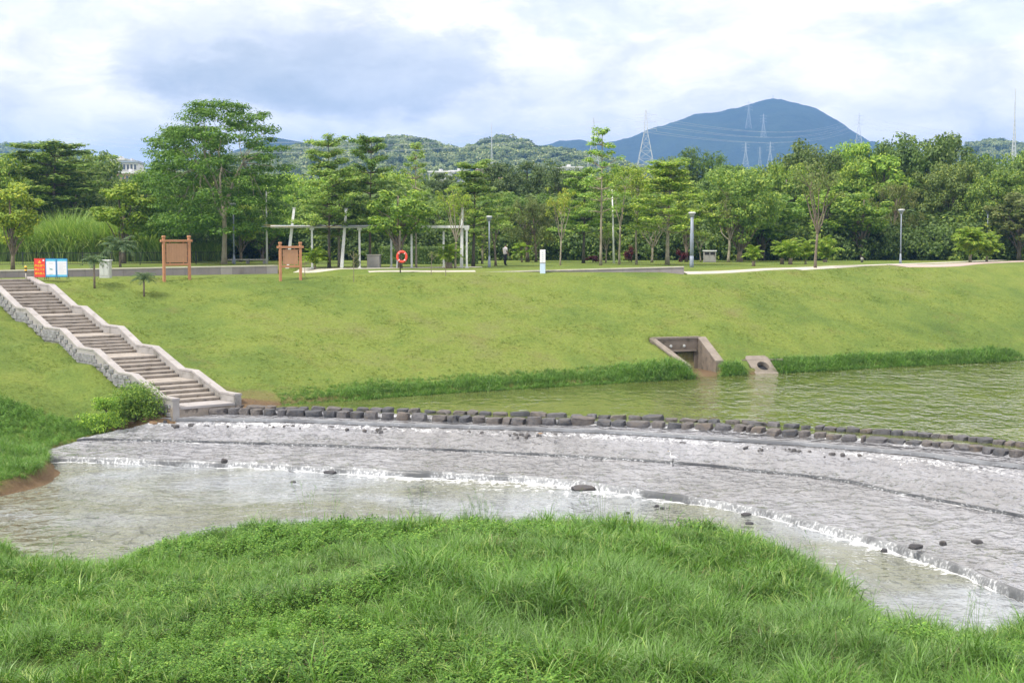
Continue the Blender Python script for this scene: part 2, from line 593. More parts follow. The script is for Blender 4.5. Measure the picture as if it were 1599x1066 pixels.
M['bldg_roof'] = solid('bldg_roof', (0.28, 0.33, 0.42), 0.7, 0.1, 0.2)
M['window_glass'] = solid('window_glass', (0.07, 0.09, 0.12), 0.15, 0.2, 0.5)
M['culvert'] = solid('culvert', (0.20, 0.165, 0.13), 0.9, 0.25, 1.2, 0.02, 14, stain=((0.09, 0.085, 0.06), 1.3, 0.5, 0.66), coords='World')
M['culvert_top'] = solid('culvert_top', (0.25, 0.215, 0.18), 0.9, 0.2, 1.5, 0.01, 20, stain=((0.17, 0.15, 0.11), 1.6, 0.5, 0.7), coords='World')

# ------------------------------------------------------------------ materials of ground and water
def mat_lawn():
    m, nt, o = new_mat('lawn')
    pos = nt.node('ShaderNodeNewGeometry').outputs['Position']
    big = nt.noise(pos, 0.11, 4, 0.6)
    mid = nt.noise(pos, 0.55, 5, 0.65)
    fine = nt.noise(pos, 7.0, 4, 0.7)
    c = nt.ramp(nt.math('ADD', nt.math('MULTIPLY', big, 0.65), nt.math('MULTIPLY', mid, 0.35)),
                [(0.34, (0.10, 0.16, 0.034)), (0.45, (0.145, 0.21, 0.042)), (0.55, (0.195, 0.25, 0.05)), (0.68, (0.195, 0.215, 0.07))])
    dry = nt.noise(nt.vmath('ADD', pos, (31, 17, 0)), 0.33, 6, 0.68)
    c = nt.mix(nt.smooth(dry, 0.54, 0.72, 0, 0.4), c, (0.20, 0.17, 0.06))
    soil = nt.noise(nt.vmath('ADD', pos, (7, 51, 0)), 0.9, 6, 0.7)
    c = nt.mix(nt.smooth(soil, 0.70, 0.80, 0, 0.6), c, (0.17, 0.12, 0.06))
    f = nt.ramp(fine, [(0.3, 0.72), (0.7, 1.2)])
    c = nt.mix(1.0, c, f, 'MULTIPLY')
    at = nt.node('ShaderNodeAttribute', attribute_name='soil')
    c = nt.mix(at.outputs['Fac'], c, nt.mix(fine, (0.11, 0.075, 0.04), (0.25, 0.17, 0.10)))
    b = nt.node('ShaderNodeBsdfPrincipled', ins={'Base Color': c, 'Roughness': 0.9, 'Specular IOR Level': 0.15})
    hb = nt.math('ADD', nt.noise(pos, 3.5, 5, 0.7), nt.math('MULTIPLY', nt.noise(pos, 14, 3, 0.7), 0.4))
    bp = nt.node('ShaderNodeBump', ins={'Height': hb, 'Strength': 0.8, 'Distance': 0.14})
    nt.link(bp.outputs[0], b.inputs['Normal'])
    nt.link(b.outputs[0], o.inputs['Surface'])
    return m


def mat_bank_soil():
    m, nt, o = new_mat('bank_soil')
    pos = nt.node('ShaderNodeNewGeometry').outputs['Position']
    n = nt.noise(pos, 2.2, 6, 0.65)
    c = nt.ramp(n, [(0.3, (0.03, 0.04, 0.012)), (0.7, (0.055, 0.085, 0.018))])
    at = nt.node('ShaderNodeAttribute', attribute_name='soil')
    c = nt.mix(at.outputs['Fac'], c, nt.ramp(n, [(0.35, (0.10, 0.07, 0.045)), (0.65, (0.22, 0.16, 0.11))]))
    b = nt.node('ShaderNodeBsdfPrincipled', ins={'Base Color': c, 'Roughness': 0.95, 'Specular IOR Level': 0.1})
    bp = nt.node('ShaderNodeBump', ins={'Height': n, 'Strength': 0.8, 'Distance': 0.1})
    nt.link(bp.outputs[0], b.inputs['Normal'])
    nt.link(b.outputs[0], o.inputs['Surface'])
    return m


def mat_water(name, body_a, body_b, rip, amp, rough=0.06, patch=None, foamscale=2.2, stretch=(1, 1), hf=0.2, flat=0.35, wind=None):
    """rippled water: murky body seen through the surface, paler tones can carry painted sky reflection, foam where the 'foam' value of the mesh is high"""
    m, nt, o = new_mat(name)
    pos = nt.node('ShaderNodeNewGeometry').outputs['Position']
    sp = nt.node('ShaderNodeMapping', ins={'Vector': pos, 'Scale': (stretch[0], stretch[1], 1)}).outputs[0]
    n1 = nt.noise(sp, rip, 2, 0.45, 0.5)
    n2 = nt.noise(sp, rip * 2.7, 2, 0.5, 0.3)
    n3 = nt.noise(pos, rip * 0.28, 3, 0.6)
    h = nt.math('ADD', nt.math('ADD', nt.math('MULTIPLY', n1, 1.0), nt.math('MULTIPLY', n2, hf)), nt.math('MULTIPLY', n3, 1.3))
    large = nt.noise(pos, 0.085, 4, 0.6, 0.6)
    c = nt.mix(nt.smooth(large, 0.4, 0.6), body_a, body_b)
    stk = nt.noise(nt.node('ShaderNodeMapping', ins={'Vector': pos, 'Scale': (1.3, 0.16, 1)}).outputs[0], 1.0, 5, 0.6, 0.4)
    c = nt.mix(1.0, c, nt.ramp(stk, [(0.3, 0.8), (0.7, 1.18)]), 'MULTIPLY')
    at = nt.node('ShaderNodeAttribute', attribute_name='foam')
    fn = nt.noise(nt.node('ShaderNodeMapping', ins={'Vector': pos, 'Scale': (1.0, 1.0, 1.0)}).outputs[0], foamscale, 7, 0.72, 0.8)
    fm = nt.math('ADD', nt.math('MULTIPLY', at.outputs['Fac'], 1.0), nt.math('MULTIPLY', nt.math('SUBTRACT', fn, 0.5), 2.6))
    fm = nt.smooth(fm, 0.40, 0.85)
    fm = nt.math('MULTIPLY', fm, nt.smooth(at.outputs['Fac'], 0.02, 0.15))
    c = nt.mix(fm, c, (0.80, 0.82, 0.84))
    strength = nt.smooth(nt.noise(pos, 0.12, 4, 0.62, 0.8), 0.38, 0.60, flat, 1.0)
    if wind:
        sx_ = nt.node('ShaderNodeSeparateXYZ', ins={0: pos}).outputs[0]
        strength = nt.math('MULTIPLY', strength, nt.smooth(sx_, wind[0], wind[1], 0.35, 1.25), clamp=False)
    bp = nt.node('ShaderNodeBump', ins={'Height': h, 'Strength': strength, 'Distance': amp})
    r = nt.math('ADD', nt.math('MULTIPLY', fm, 0.6), rough)
    b = nt.node('ShaderNodeBsdfPrincipled', ins={'Base Color': c, 'Roughness': r, 'IOR': 1.36, 'Specular IOR Level': 0.6})
    nt.link(bp.outputs[0], b.inputs['Normal'])
    nt.link(b.outputs[0], o.inputs['Surface'])
    return m


def mat_fall(name='falling_water', th=0.54, dark=(0.17, 0.175, 0.18), lightc=(0.42, 0.43, 0.44)):
    """water sliding over a lip: clear grey strands between white threads"""
    m, nt, o = new_mat(name)
    at = nt.node('ShaderNodeAttribute', attribute_name='along')
    ad = nt.node('ShaderNodeAttribute', attribute_name='down')
    v = nt.node('ShaderNodeCombineXYZ', ins={0: nt.math('MULTIPLY', at.outputs['Fac'], 1.0), 1: nt.math('MULTIPLY', ad.outputs['Fac'], 0.25), 2: 0.0}).outputs[0]
    n = nt.noise(v, 8.5, 4, 0.65)
    big = nt.noise(v, 0.35, 3, 0.6)
    wet = nt.smooth(big, 0.38, 0.56)
    f = nt.smooth(nt.math('ADD', n, nt.math('MULTIPLY', ad.outputs['Fac'], 0.10)), th, th + 0.16)
    f = nt.math('MULTIPLY', f, wet)
    c = nt.mix(f, nt.mix(wet, dark, lightc), (0.74, 0.76, 0.78))
    bp = nt.node('ShaderNodeBump', ins={'Height': n, 'Strength': 0.6, 'Distance': 0.03})
    b = nt.node('ShaderNodeBsdfPrincipled', ins={'Base Color': c, 'Roughness': 0.22, 'IOR': 1.33})
    nt.link(bp.outputs[0], b.inputs['Normal'])
    nt.link(b.outputs[0], o.inputs['Surface'])
    return m


def mat_rock(name, lo, hi, brown, damp=True):
    m, nt, o = new_mat(name)
    tcn = nt.node('ShaderNodeTexCoord').outputs['Object']
    oi = nt.node('ShaderNodeObjectInfo')
    off = nt.node('ShaderNodeCombineXYZ', ins={0: nt.math('MULTIPLY', oi.outputs['Random'], 50)}).outputs[0]
    v = nt.vmath('ADD', tcn, off)
    n = nt.noise(v, 2.4, 6, 0.65)
    c = nt.ramp(n, [(0.3, lo), (0.7, hi)])
    br = nt.math('MULTIPLY', nt.smooth(nt.noise(v, 1.1, 4, 0.6), 0.42, 0.65), nt.smooth(oi.outputs['Random'], 0.2, 0.9))
    c = nt.mix(br, c, brown)
    c = nt.mix(1.0, c, oi.outputs['Color'], 'MULTIPLY')
    b = nt.node('ShaderNodeBsdfPrincipled', ins={'Base Color': c, 'Roughness': 0.62})
    bp = nt.node('ShaderNodeBump', ins={'Height': nt.noise(v, 7, 5, 0.7), 'Strength': 0.8, 'Distance': 0.05})
    nt.link(bp.outputs[0], b.inputs['Normal'])
    nt.link(b.outputs[0], o.inputs['Surface'])
    return m


M['lawn'] = mat_lawn()
M['bank_soil'] = mat_bank_soil()
M['pool_upper'] = mat_water('pool_upper', (0.10, 0.12, 0.032), (0.13, 0.15, 0.05), 1.9, 0.24, 0.03, stretch=(1.0, 0.42), hf=0.15, wind=(-2, 26), flat=0.35)
M['pool_lower'] = mat_water('pool_lower', (0.165, 0.175, 0.12), (0.285, 0.31, 0.33), 1.9, 0.45, 0.04, stretch=(1.0, 0.8), flat=0.3)  # olive murk, with a paler tone painted in for reflected sky
M['apron_water'] = mat_water('apron_water', (0.235, 0.235, 0.24), (0.29, 0.295, 0.315), 2.0, 0.42, 0.08, foamscale=4.0, flat=0.75, stretch=(1.0, 0.75))
M['fall_water'] = mat_fall(dark=(0.10, 0.105, 0.11), lightc=(0.27, 0.28, 0.29))
M['fall_step'] = mat_fall('thin_step_water', 0.57, (0.06, 0.063, 0.07), (0.12, 0.125, 0.13))
M['fall_sill'] = mat_fall('sill_water', 0.64, (0.15, 0.155, 0.165), (0.24, 0.25, 0.265))
M['rock_dark'] = mat_rock('rock_dark', (0.045, 0.045, 0.05), (0.16, 0.155, 0.155), (0.14, 0.122, 0.105))
M['rock_tan'] = mat_rock('rock_tan', (0.22, 0.15, 0.09), (0.42, 0.27, 0.15), (0.30, 0.17, 0.08))


def mat_mountain():
    m, nt, o = new_mat('mountain_forest')
    pos = nt.node('ShaderNodeNewGeometry').outputs['Position']
    n = nt.noise(pos, 0.006, 6, 0.65)
    n2 = nt.noise(pos, 0.045, 4, 0.7)
    c = nt.ramp(nt.math('ADD', nt.math('MULTIPLY', n, 0.5), nt.math('MULTIPLY', n2, 0.5)),
                [(0.35, (0.012, 0.022, 0.012)), (0.65, (0.045, 0.07, 0.03))])
    b = nt.node('ShaderNodeBsdfPrincipled', ins={'Base Color': c, 'Roughness': 0.95, 'Specular IOR Level': 0.1})
    bp = nt.node('ShaderNodeBump', ins={'Height': n2, 'Strength': 0.9, 'Distance': 14.0})
    nt.link(bp.outputs[0], b.inputs['Normal'])
    nt.link(b.outputs[0], o.inputs['Surface'])
    return m


M['mountain'] = mat_mountain()

# ------------------------------------------------------------------ the far bank: height as a function of place
Z_UP, Z_LOW = 1.30, 0.0
toe_px = [(-1500, 880, .0), (-500, 815, .0), (-150, 795, .0), (0, 775, .0), (60, 756, .0), (84, 738, .0), (82, 716, .0), (100, 706, .0), (150, 690, .15), (195, 671, .45),
          (235, 660, .8), (270, 648, 1.1), (370, 636, 1.3), (430, 633, 1.3), (500, 628, 1.3), (600, 620, 1.3), (700, 613, 1.3), (800, 607, 1.3), (900, 601.5, 1.3),
          (1000, 595, 1.3), (1085, 589.5, 1.3), (1160, 585, 1.3), (1215, 582, 1.3), (1400, 572, 1.3), (1599, 562, 1.3), (1800, 553, 1.3), (2600, 530, 1.3)]
TOE = np.array([P(a, b, z) for a, b, z in toe_px])
CREST = np.array([(-120, 48, 7.3), (-60, 80, 7.3), (-33, 94.5, 7.3), (-20, 100.5, 7.28), (-5, 104.8, 7.3), (12, 106.8, 7.08), (26, 117, 7.45), (45, 127, 7.45), (120, 163, 7.45)], float)
LW_B = np.array([-17.8, 112.1, 7.3])
LW_A = np.array([-52.6, 89.9, 7.3])          # left retaining wall
PLAT = 7.62

# stairs: mid-lines of the two sloping copings (photo pixel, height)
SR = [(369, 614, 2.12), (347, 612, 2.12), (306, 577, 3.12), (283, 575.5, 3.12), (241, 539, 4.12), (217, 537, 4.12), (193, 508, 5.07), (171, 507, 5.07),
      (136, 478, 6.02), (124, 477, 6.02), (86, 444, 7.02), (73, 443, 7.02), (54, 432, 7.45)]
SL = [(274, 620, 2.12), (250, 618, 2.12), (206, 582, 3.12), (188, 581, 3.12), (150, 544, 4.12), (125, 543, 4.12), (93, 512, 5.07), (69, 511, 5.07),
      (39, 480, 6.02), (23, 479, 6.02), (-9, 445, 7.02), (-22, 444, 7.02), (-42, 433.5, 7.45)]
SRw = np.array([P(*q) for q in SR])
SLw = np.array([P(*q) for q in SL])
# regularise: straight plan lines, equal spacing kept from the photo by projection on the run direction
mid = (SRw + SLw) / 2
d0 = mid[-1] - mid[0]
st_dir = np.array([d0[0], d0[1]]) / np.hypot(d0[0], d0[1])
st_nrm = np.array([st_dir[1], -st_dir[0]])                 # to the right of someone going up
st_o = mid[0][:2]
wd = float(np.median((SRw[:, :2] - SLw[:, :2]) @ st_nrm))  # width between coping mid-lines
st_s, st_z = [], []
_ss = np.linspace(-0.5, 34, 3000)
for (a_, b_) in zip(SR, SL):
    mx_, my_ = (a_[0] + b_[0]) / 2, (a_[1] + b_[1]) / 2
    pxs = 799.5 + F_PX * (st_o[0] + st_dir[0] * _ss) / (st_o[1] + st_dir[1] * _ss)
    s_ = float(np.interp(-mx_, -pxs, _ss))
    y_ = st_o[1] + st_dir[1] * s_
    d_ = ray(mx_, my_)
    st_s.append(s_)
    st_z.append(CAM_Z + d_[2] / d_[1] * y_)
st_s, st_z = np.array(st_s), np.array(st_z)
for i in range(0, len(st_z) - 1, 2):                       # landings are level
    st_z[i] = st_z[i + 1] = (st_z[i] + st_z[i + 1]) / 2

def st_xy(s, off):
    """point at distance s up the stairs, off metres right of the middle"""
    return st_o + st_dir * s + st_nrm * off


def hill_profile(t):
    return t + 0.06 * np.sin(np.pi * t) - 0.10 * sstep(t, 0.85, 1.0) * (1 - t)


def far_z(x, y, walls=True):
    x = np.asarray(x, float)
    y = np.asarray(y, float)
    dT, _ = poly_dist(x, y, TOE)
    dT = dT + 0.16 * fbm(x * 1.3, y * 1.3, 0, 13, 3)
    zT = np.interp(x, [-21.0, -19.8, -18.5, -17.4, -16.2, -14.0], [0.0, 0.15, 0.45, 0.8, 1.1, 1.3])
    dC, zC = poly_dist(x, y, CREST, CREST[:, 2])
    between = np.clip(dT, 0, None) / (np.clip(dT, 0, None) + np.clip(-dC, 0, None) + 1e-6)
    z = zT + 0.12 + (zC - zT - 0.12) * hill_profile(between) + 0.10 * fbm(x * 0.35, y * 0.35, 0, 5) * sstep(dT, 0.5, 3) + 0.10 * fbm(x * 0.1, y * 0.1, 0, 9) * sstep(dT, 0.5, 4)
    edge = np.where(zT > 1.0, 0.25, 0.5)
    z = np.where(dT < 0, zT - 0.1 + np.clip(dT, -6, 0) * 0.55, z)
    lip_ = 0.22 + 0.30 * (1 - sstep(zT, 0.05, 0.6))
    z = np.where(dT >= 0, np.maximum(z, zT - 0.1 + lip_) * sstep(dT, 0, 0.35) + (zT - 0.1) * (1 - sstep(dT, 0, 0.35)), z)
    # plateau behind the crest
    zp = zC + (PLAT - zC) * sstep(dC, 0.3, 3.5)
    z = np.where(dC > 0, zp, z)
    # left terrace behind its retaining wall
    dW, _ = poly_dist(x, y, [LW_A[:2], LW_B[:2]])
    along = ((x - LW_A[0]) * (LW_B[0] - LW_A[0]) + (y - LW_A[1]) * (LW_B[1] - LW_A[1])) / np.hypot(*(LW_B - LW_A)[:2])
    L = np.hypot(*(LW_B - LW_A)[:2])
    inl = sstep(along, L + 3.5, L + 0.5)
    zl = np.where(dW > 0.42, 7.58, 7.22)
    z = np.where(dC > 0, z * (1 - inl) + zl * inl, z)
    return z


def far_ground(x, y):
    z = far_z(x, y)
    # ground fitted round the stairs
    s = (x - st_o[0]) * st_dir[0] + (y - st_o[1]) * st_dir[1]
    o_ = (x - st_o[0]) * st_nrm[0] + (y - st_o[1]) * st_nrm[1]
    cz = np.interp(s, st_s, st_z)
    hw = wd / 2
    tgt = np.where(o_ > 0, cz - 0.32, cz - 0.85)
    tgt = np.where(s > st_s[-3], np.minimum(tgt, 7.28), tgt)
    wgt = (1 - sstep(np.abs(o_) - hw, 0.3, 3.5)) * sstep(s, -3.0, 1.2) * (1 - sstep(s, st_s[-1] - 1.5, st_s[-1] + 0.3))
    z = z * (1 - wgt) + tgt * wgt
    inside = (np.abs(o_) < hw + 0.02) & (s > -0.6) & (s < st_s[-1] + 0.35)
    z = np.where(inside, np.minimum(z, np.interp(s, st_s, st_z) - 1.25), z)
    return z


# culvert position (headwall centre) used to cut a recess
CUL = P(1095, 580, 1.35)


CUL_Q = None


def hit(px, py, zlo=None):
    """where the ray through the pixel meets the far ground"""
    d = ray(px, py)
    ts = np.linspace(50, 260, 4200)
    xs, ys, zs = d[0] * ts, d[1] * ts, CAM_Z + d[2] * ts
    g = far_ground(xs, ys)
    k = np.argmax(zs < g)
    if zs[k] >= g[k]:
        return P(px, py, PLAT)
    return np.array([xs[k], ys[k], g[k]])


def axis_vals(lo, hi, step, far, grow=1.25):
    core = list(np.arange(lo, hi, step))
    a, s = hi, step
    up = []
    while a < far:
        up.append(a)
        s *= grow
        a += s
    a, s = lo, step
    dn = []
    while a > -far:
        s *= grow
        a -= s
        dn.append(a)
    return np.array(dn[::-1] + core + up)


def culvert_pts():
    A0, A1, L1, R1 = [hit(*q) for q in ((1022, 531), (1090, 529), (1079, 575), (1118, 567))]
    for q, dz in ((A0, .12), (A1, .12), (L1, .15), (R1, .15)):
        q[2] += dz
    A1[2] = A0[2] = max(A0[2], A1[2])
    return A0, A1, L1, R1


CUL_Q = culvert_pts()
def in_culvert(X, Y):
    A0, A1, L1, R1 = CUL_Q
    quad = [A0[:2], A1[:2], R1[:2] + (R1 - A1)[:2] * 0.35, L1[:2] + (L1 - A0)[:2] * 0.35]
    ins = np.ones(np.shape(X), bool)
    for i in range(4):
        a_, b_ = quad[i], quad[(i + 1) % 4]
        ins &= ((b_[0] - a_[0]) * (Y - a_[1]) - (b_[1] - a_[1]) * (X - a_[0])) < 0.12
    oc = P(1190, 571, 1.75)
    ins |= np.hypot(X - oc[0], Y - oc[1] - .2) < 0.9
    return ins


BA = np.array([0.906, 0.423])      # along the bank
BB = np.array([-0.423, 0.906])     # away from the river


def build_ground():
    o = TOE[10][:2]
    a = axis_vals(-32, 72, 0.30, 5200, 1.28)
    bl = list(np.arange(-30, 44, 0.30))
    s, v = 0.3, 44.0
    while v < 5600:
        bl.append(v)
        s *= 1.28
        v += s
    b = np.array(bl)
    A, B = np.meshgrid(a, b, indexing='ij')
    X = o[0] + A * BA[0] + B * BB[0]
    Y = o[1] + A * BA[1] + B * BB[1]
    Z = far_ground(X, Y)
    # culvert pocket: everything between the wing walls is dug out
    A0, A1, L1, R1 = CUL_Q
    quad = [A0[:2], A1[:2], R1[:2] + (R1 - A1)[:2] * 0.35, L1[:2] + (L1 - A0)[:2] * 0.35]
    ins = np.ones(X.shape, bool)
    for i in range(4):
        a_, b_ = quad[i], quad[(i + 1) % 4]
        ins &= ((b_[0] - a_[0]) * (Y - a_[1]) - (b_[1] - a_[1]) * (X - a_[0])) / np.hypot(b_[0] - a_[0], b_[1] - a_[1]) < 0.27
    Z = np.where(ins, np.minimum(Z, 1.42), Z)
    oc = P(1190, 571, 1.75)
    Z = np.where(np.hypot(X - oc[0] - .05, Y - oc[1] - .2) < 0.85, np.minimum(Z, 1.2), Z)
    V = np.stack([X.ravel(), Y.ravel(), Z.ravel()], 1)
    insr = ins.ravel()
    dT, _ = poly_dist(X.ravel(), Y.ravel(), TOE)
    n = fbm(X.ravel() * 0.8, Y.ravel() * 0.8, 0, 77)
    soil = (1 - sstep(dT, 0.1, 0.5 + n * 0.35))
    # bare earth at the foot of the stairs
    e = P(425, 630, 1.35)
    rr = np.hypot((X.ravel() - e[0]) / 2.6, (Y.ravel() - e[1]) / 1.2)
    soil = np.maximum(soil, 0.55 * (1 - sstep(rr + n * 1.3, 0.3, 1.1)))
    soil = np.where(insr, 1.0, soil)
    me = np_mesh('ground', V, grid_faces(len(a), len(b)), M['lawn'], True, {'soil': soil})
    return setp(link('ground', me), 'mown grass embankment and park lawn beyond the river', kind='structure')


build_ground()

# ------------------------------------------------------------------ near bank
shore_px = [(-900, 800), (-300, 846), (-60, 846), (0, 862), (45, 880), (85, 908), (125, 910), (165, 886), (230, 862), (300, 852), (380, 840), (480, 832), (600, 834), (700, 832),
            (850, 838), (950, 842), (1050, 850), (1140, 848), (1215, 868), (1280, 896), (1325, 926), (1348, 965), (1400, 1004), (1500, 1018), (1599, 1000), (1760, 960), (2300, 860)]
SHORE = np.array([P(a, b, 0.0) for a, b in shore_px])


def near_z(x, y):
    d, _ = poly_dist(x, y, SHORE)
    d = -d                                  # positive on our side
    z = 0.55 * sstep(d, 0, 1.6) + 1.0 * sstep(d, 0.5, 9) + 0.5 * sstep(d, 8, 20)
    m = fbm(np.asarray(x) * 0.16, np.asarray(y) * 0.22, 0, 21, 3) * 0.75 + fbm(np.asarray(x) * 0.5, np.asarray(y) * 0.6, 0, 23, 3) * 0.22
    z = z + m * sstep(d, 0.3, 4)
    return np.where(d < 0, np.clip(d, -4, 0) * 0.5 - 0.02, np.maximum(z, 0.04 + 0.2 * sstep(d, 0, .6)))


def build_near():
    a = np.arange(-40, 40, 0.3)
    b = np.arange(8, 66, 0.3)
    A, B = np.meshgrid(a, b, indexing='ij')
    Z = near_z(A, B)
    d, _ = poly_dist(A.ravel(), B.ravel(), SHORE)
    e = P(118, 885, 0.2)
    rr = np.hypot((A.ravel() - e[0]) / 1.8, (B.ravel() - e[1]) / 1.8)
    soil = np.maximum(1 - sstep(-d, 0.1, 0.6), 1 - sstep(rr, 0.6, 1.2))
    me = np_mesh('near_bank', np.stack([A.ravel(), B.ravel(), Z.ravel()], 1), grid_faces(len(a), len(b)), M['bank_soil'], True, {'soil': soil})
    setp(link('near_bank', me), 'low near bank of the river under tall wild grass', kind='structure')


build_near()

# ------------------------------------------------------------------ river
Z_SILL = 1.13
stone_line_px = [(262, 646), (350, 646), (480, 648), (600, 652), (800, 660), (920, 664), (1050, 670), (1160, 677), (1260, 684), (1330, 691), (1400, 697), (1480, 704), (1530, 710), (1590, 718), (1700, 735), (1900, 768), (2500, 900)]
lip0_px = [(250, 652), (350, 652), (480, 654), (600, 659), (800, 665), (930, 669.5), (1060, 677), (1200, 686), (1265, 690), (1360, 698), (1450, 707), (1520, 716), (1599, 725), (1720, 743), (1900, 776), (2500, 910)]
lip1_px = [(120, 685), (160, 683.5), (300, 687), (480, 692), (600, 697), (700, 700), (800, 705), (900, 710), (1000, 716), (1100, 723.5), (1200, 734), (1320, 748), (1400, 766), (1500, 784), (1599, 803), (1720, 826), (1900, 862), (2500, 1000)]
lip2_px = [(40, 712), (75, 712), (170, 713), (240, 716), (330, 719), (400, 721), (560, 730), (650, 735), (700, 736), (830, 743), (920, 752), (960, 757), (1030, 768), (1100, 777), (1150, 786), (1200, 795), (1260, 810), (1330, 829), (1400, 848), (1440, 861), (1500, 881), (1560, 907), (1599, 922), (1680, 958), (1800, 1015), (2000, 1120)]


def curve(pxs, z, step):
    return smooth_line([P(a, b, z) for a, b in pxs], step)


STONEC = curve(stone_line_px, 1.15, 0.2)
LIP0 = curve(lip0_px, Z_SILL, 0.2)
LIP1 = curve(lip1_px, 0.57, 0.2)
LIP2 = curve(lip2_px, 0.26, 0.15)


def resample(c, n):
    seg = np.linalg.norm(np.diff(c[:, :2], axis=0), axis=1)
    s = np.concatenate([[0], np.cumsum(seg)])
    u = np.linspace(0, s[-1], n)
    return np.stack([np.interp(u, s, c[:, k]) for k in range(3)], 1), u


def offset_line(c, d):
    """move a plan line d metres downstream (towards the camera)"""
    t = np.gradient(c[:, :2], axis=0)
    t /= np.linalg.norm(t, axis=1)[:, None]
    nrm = np.stack([t[:, 1], -t[:, 0]], 1)
    nrm = np.where(nrm[:, 1:2] > 0, -nrm, nrm)
    q = c.copy()
    q[:, :2] += nrm * d
    return q


def sheet(name, c0, z0, c1, z1, n, m, mat, foam=None, wave=0.0, label=None, seed=0, rows=None, wfreq=1.6):
    """water surface lofted between two lines"""
    a, u = resample(c0, n)
    b, _ = resample(c1, n)
    # match points by nearest arclength fraction
    t = np.linspace(0, 1, m)
    X = a[:, 0][:, None] * (1 - t) + b[:, 0][:, None] * t
    Y = a[:, 1][:, None] * (1 - t) + b[:, 1][:, None] * t
    Z = np.zeros((n, 1)) + z0 * (1 - t) + z1 * t
    fo = foam(X, Y, t) if foam is not None else np.zeros(X.shape)
    if wave:
        Z = Z + wave * (fbm(X * wfreq, Y * wfreq, 0, seed, 4, 0.55)) * (0.4 + 1.0 * np.clip(fo, 0, 1)) * np.minimum(1, np.minimum(t, 1 - t) * m / 2)
    me = np_mesh(name, np.stack([X.ravel(), Y.ravel(), Z.ravel()], 1), grid_faces(n, m), M[mat], True, {'foam': fo.ravel()})
    return setp(link(name, me), label, kind='structure')


def fall(name, c, z0, z1, throw, mat='fall_water', label=None, seed=3, ridge=0.035):
    """curtain of water over a lip, ribbed by the water's own strands"""
    ln = np.linalg.norm(np.diff(c[:, :2], axis=0), axis=1).sum()
    n = min(1500, int(ln / 0.06))
    a, u = resample(c, n)
    m = 7
    t = np.linspace(0, 1, m)
    rows = []
    for j, tj in enumerate(t):
        rib = (vnoise(u * 4.2, tj * 0.8, 0, seed) * 0.6 + vnoise(u * 9, tj, 3, seed + 1) * 0.4) * ridge * min(1, tj * 2)
        q = offset_line(a, 0.0)
        q2 = offset_line(a, 1.0)
        dirn = q2[:, :2] - q[:, :2]
        off = throw * (tj ** 0.55) + rib
        q[:, 0] += dirn[:, 0] * off
        q[:, 1] += dirn[:, 1] * off
        q[:, 2] = z0 + 0.012 * vnoise(u * 3, 0, 9, seed) + (z1 - z0) * tj ** 1.4
        rows.append(q)
    V = np.stack(rows, 1).reshape(-1, 3)
    al = np.repeat(u, m)
    dn = np.tile(t, n)
    me = np_mesh(name, V, grid_faces(n, m), M[mat], True, {'along': al, 'down': dn})
    return setp(link(name, me), label, kind='structure')


# upper pool: runs under the stones and under the far bank
back = np.array([(-17.3, 77.5, 0), (-16, 84, 0), (-13, 92, 0), (0, 100, 0), (40, 122, 0), (110, 160, 0), (220, 190, 0), (300, 190, 0)], float)
up_edge = offset_line(STONEC, -0.5)
sheet('upper_pool', up_edge, Z_UP, smooth_line(back, 1.0), Z_UP, 320, 120, 'pool_upper', label='still green pool above the weir')
sheet('weir_crest_water', offset_line(STONEC, -0.55), Z_UP + 0.004, offset_line(STONEC, 0.12), Z_SILL + 0.05, 500, 8, 'apron_water',
      foam=lambda X, Y, t: 0.55 * sstep(vnoise(X * 1.3, Y * 1.3, 0, 91), 0.0, 0.6) * np.ones_like(X), wave=0.02, label='water squeezing between the weir stones')
sheet('sill', offset_line(STONEC, 0.10), Z_SILL + 0.03, LIP0, Z_SILL, 500, 4, 'apron_water', label='smooth grey sill below the stones')
fall('sill_drop', LIP0, Z_SILL, 0.95, 0.06, mat='fall_sill', label='low drop below the stone row', seed=5, ridge=0.01)


def foam0(X, Y, t):
    f = np.exp(-((t - 0.13) / 0.15) ** 2) * 0.64
    return f * (0.62 + 0.38 * vnoise(X * 0.25, Y * 0.25, 0, 55)) + 0.05


BASE0 = offset_line(LIP0, 0.05)
sheet('apron_upper', BASE0, 0.93, LIP1, 0.57, 520, 42, 'apron_water', foam=foam0, wave=0.16, seed=31, label='first apron of the weir, shallow water with a foaming edge', wfreq=3.4)
fall('step_drop', LIP1, 0.57, 0.46, 0.04, mat='fall_step', label='thin step between the two aprons', seed=8, ridge=0.015)
BASE1 = offset_line(LIP1, 0.06)


def foam1(X, Y, t):
    return np.exp(-(t / 0.03) ** 2) * (0.42 + 0.5 * vnoise(X * 0.35, Y * 0.35, 0, 51)) + 0.03


sheet('apron_lower', BASE1, 0.46, LIP2, 0.26, 520, 64, 'apron_water', foam=foam1, wave=0.07, seed=37, label='second apron of the weir, shallow rippled water', wfreq=2.2)
fall('final_fall', LIP2, 0.26, -0.02, 0.16, label='final fall of the weir into the lower pool', seed=12, ridge=0.02)


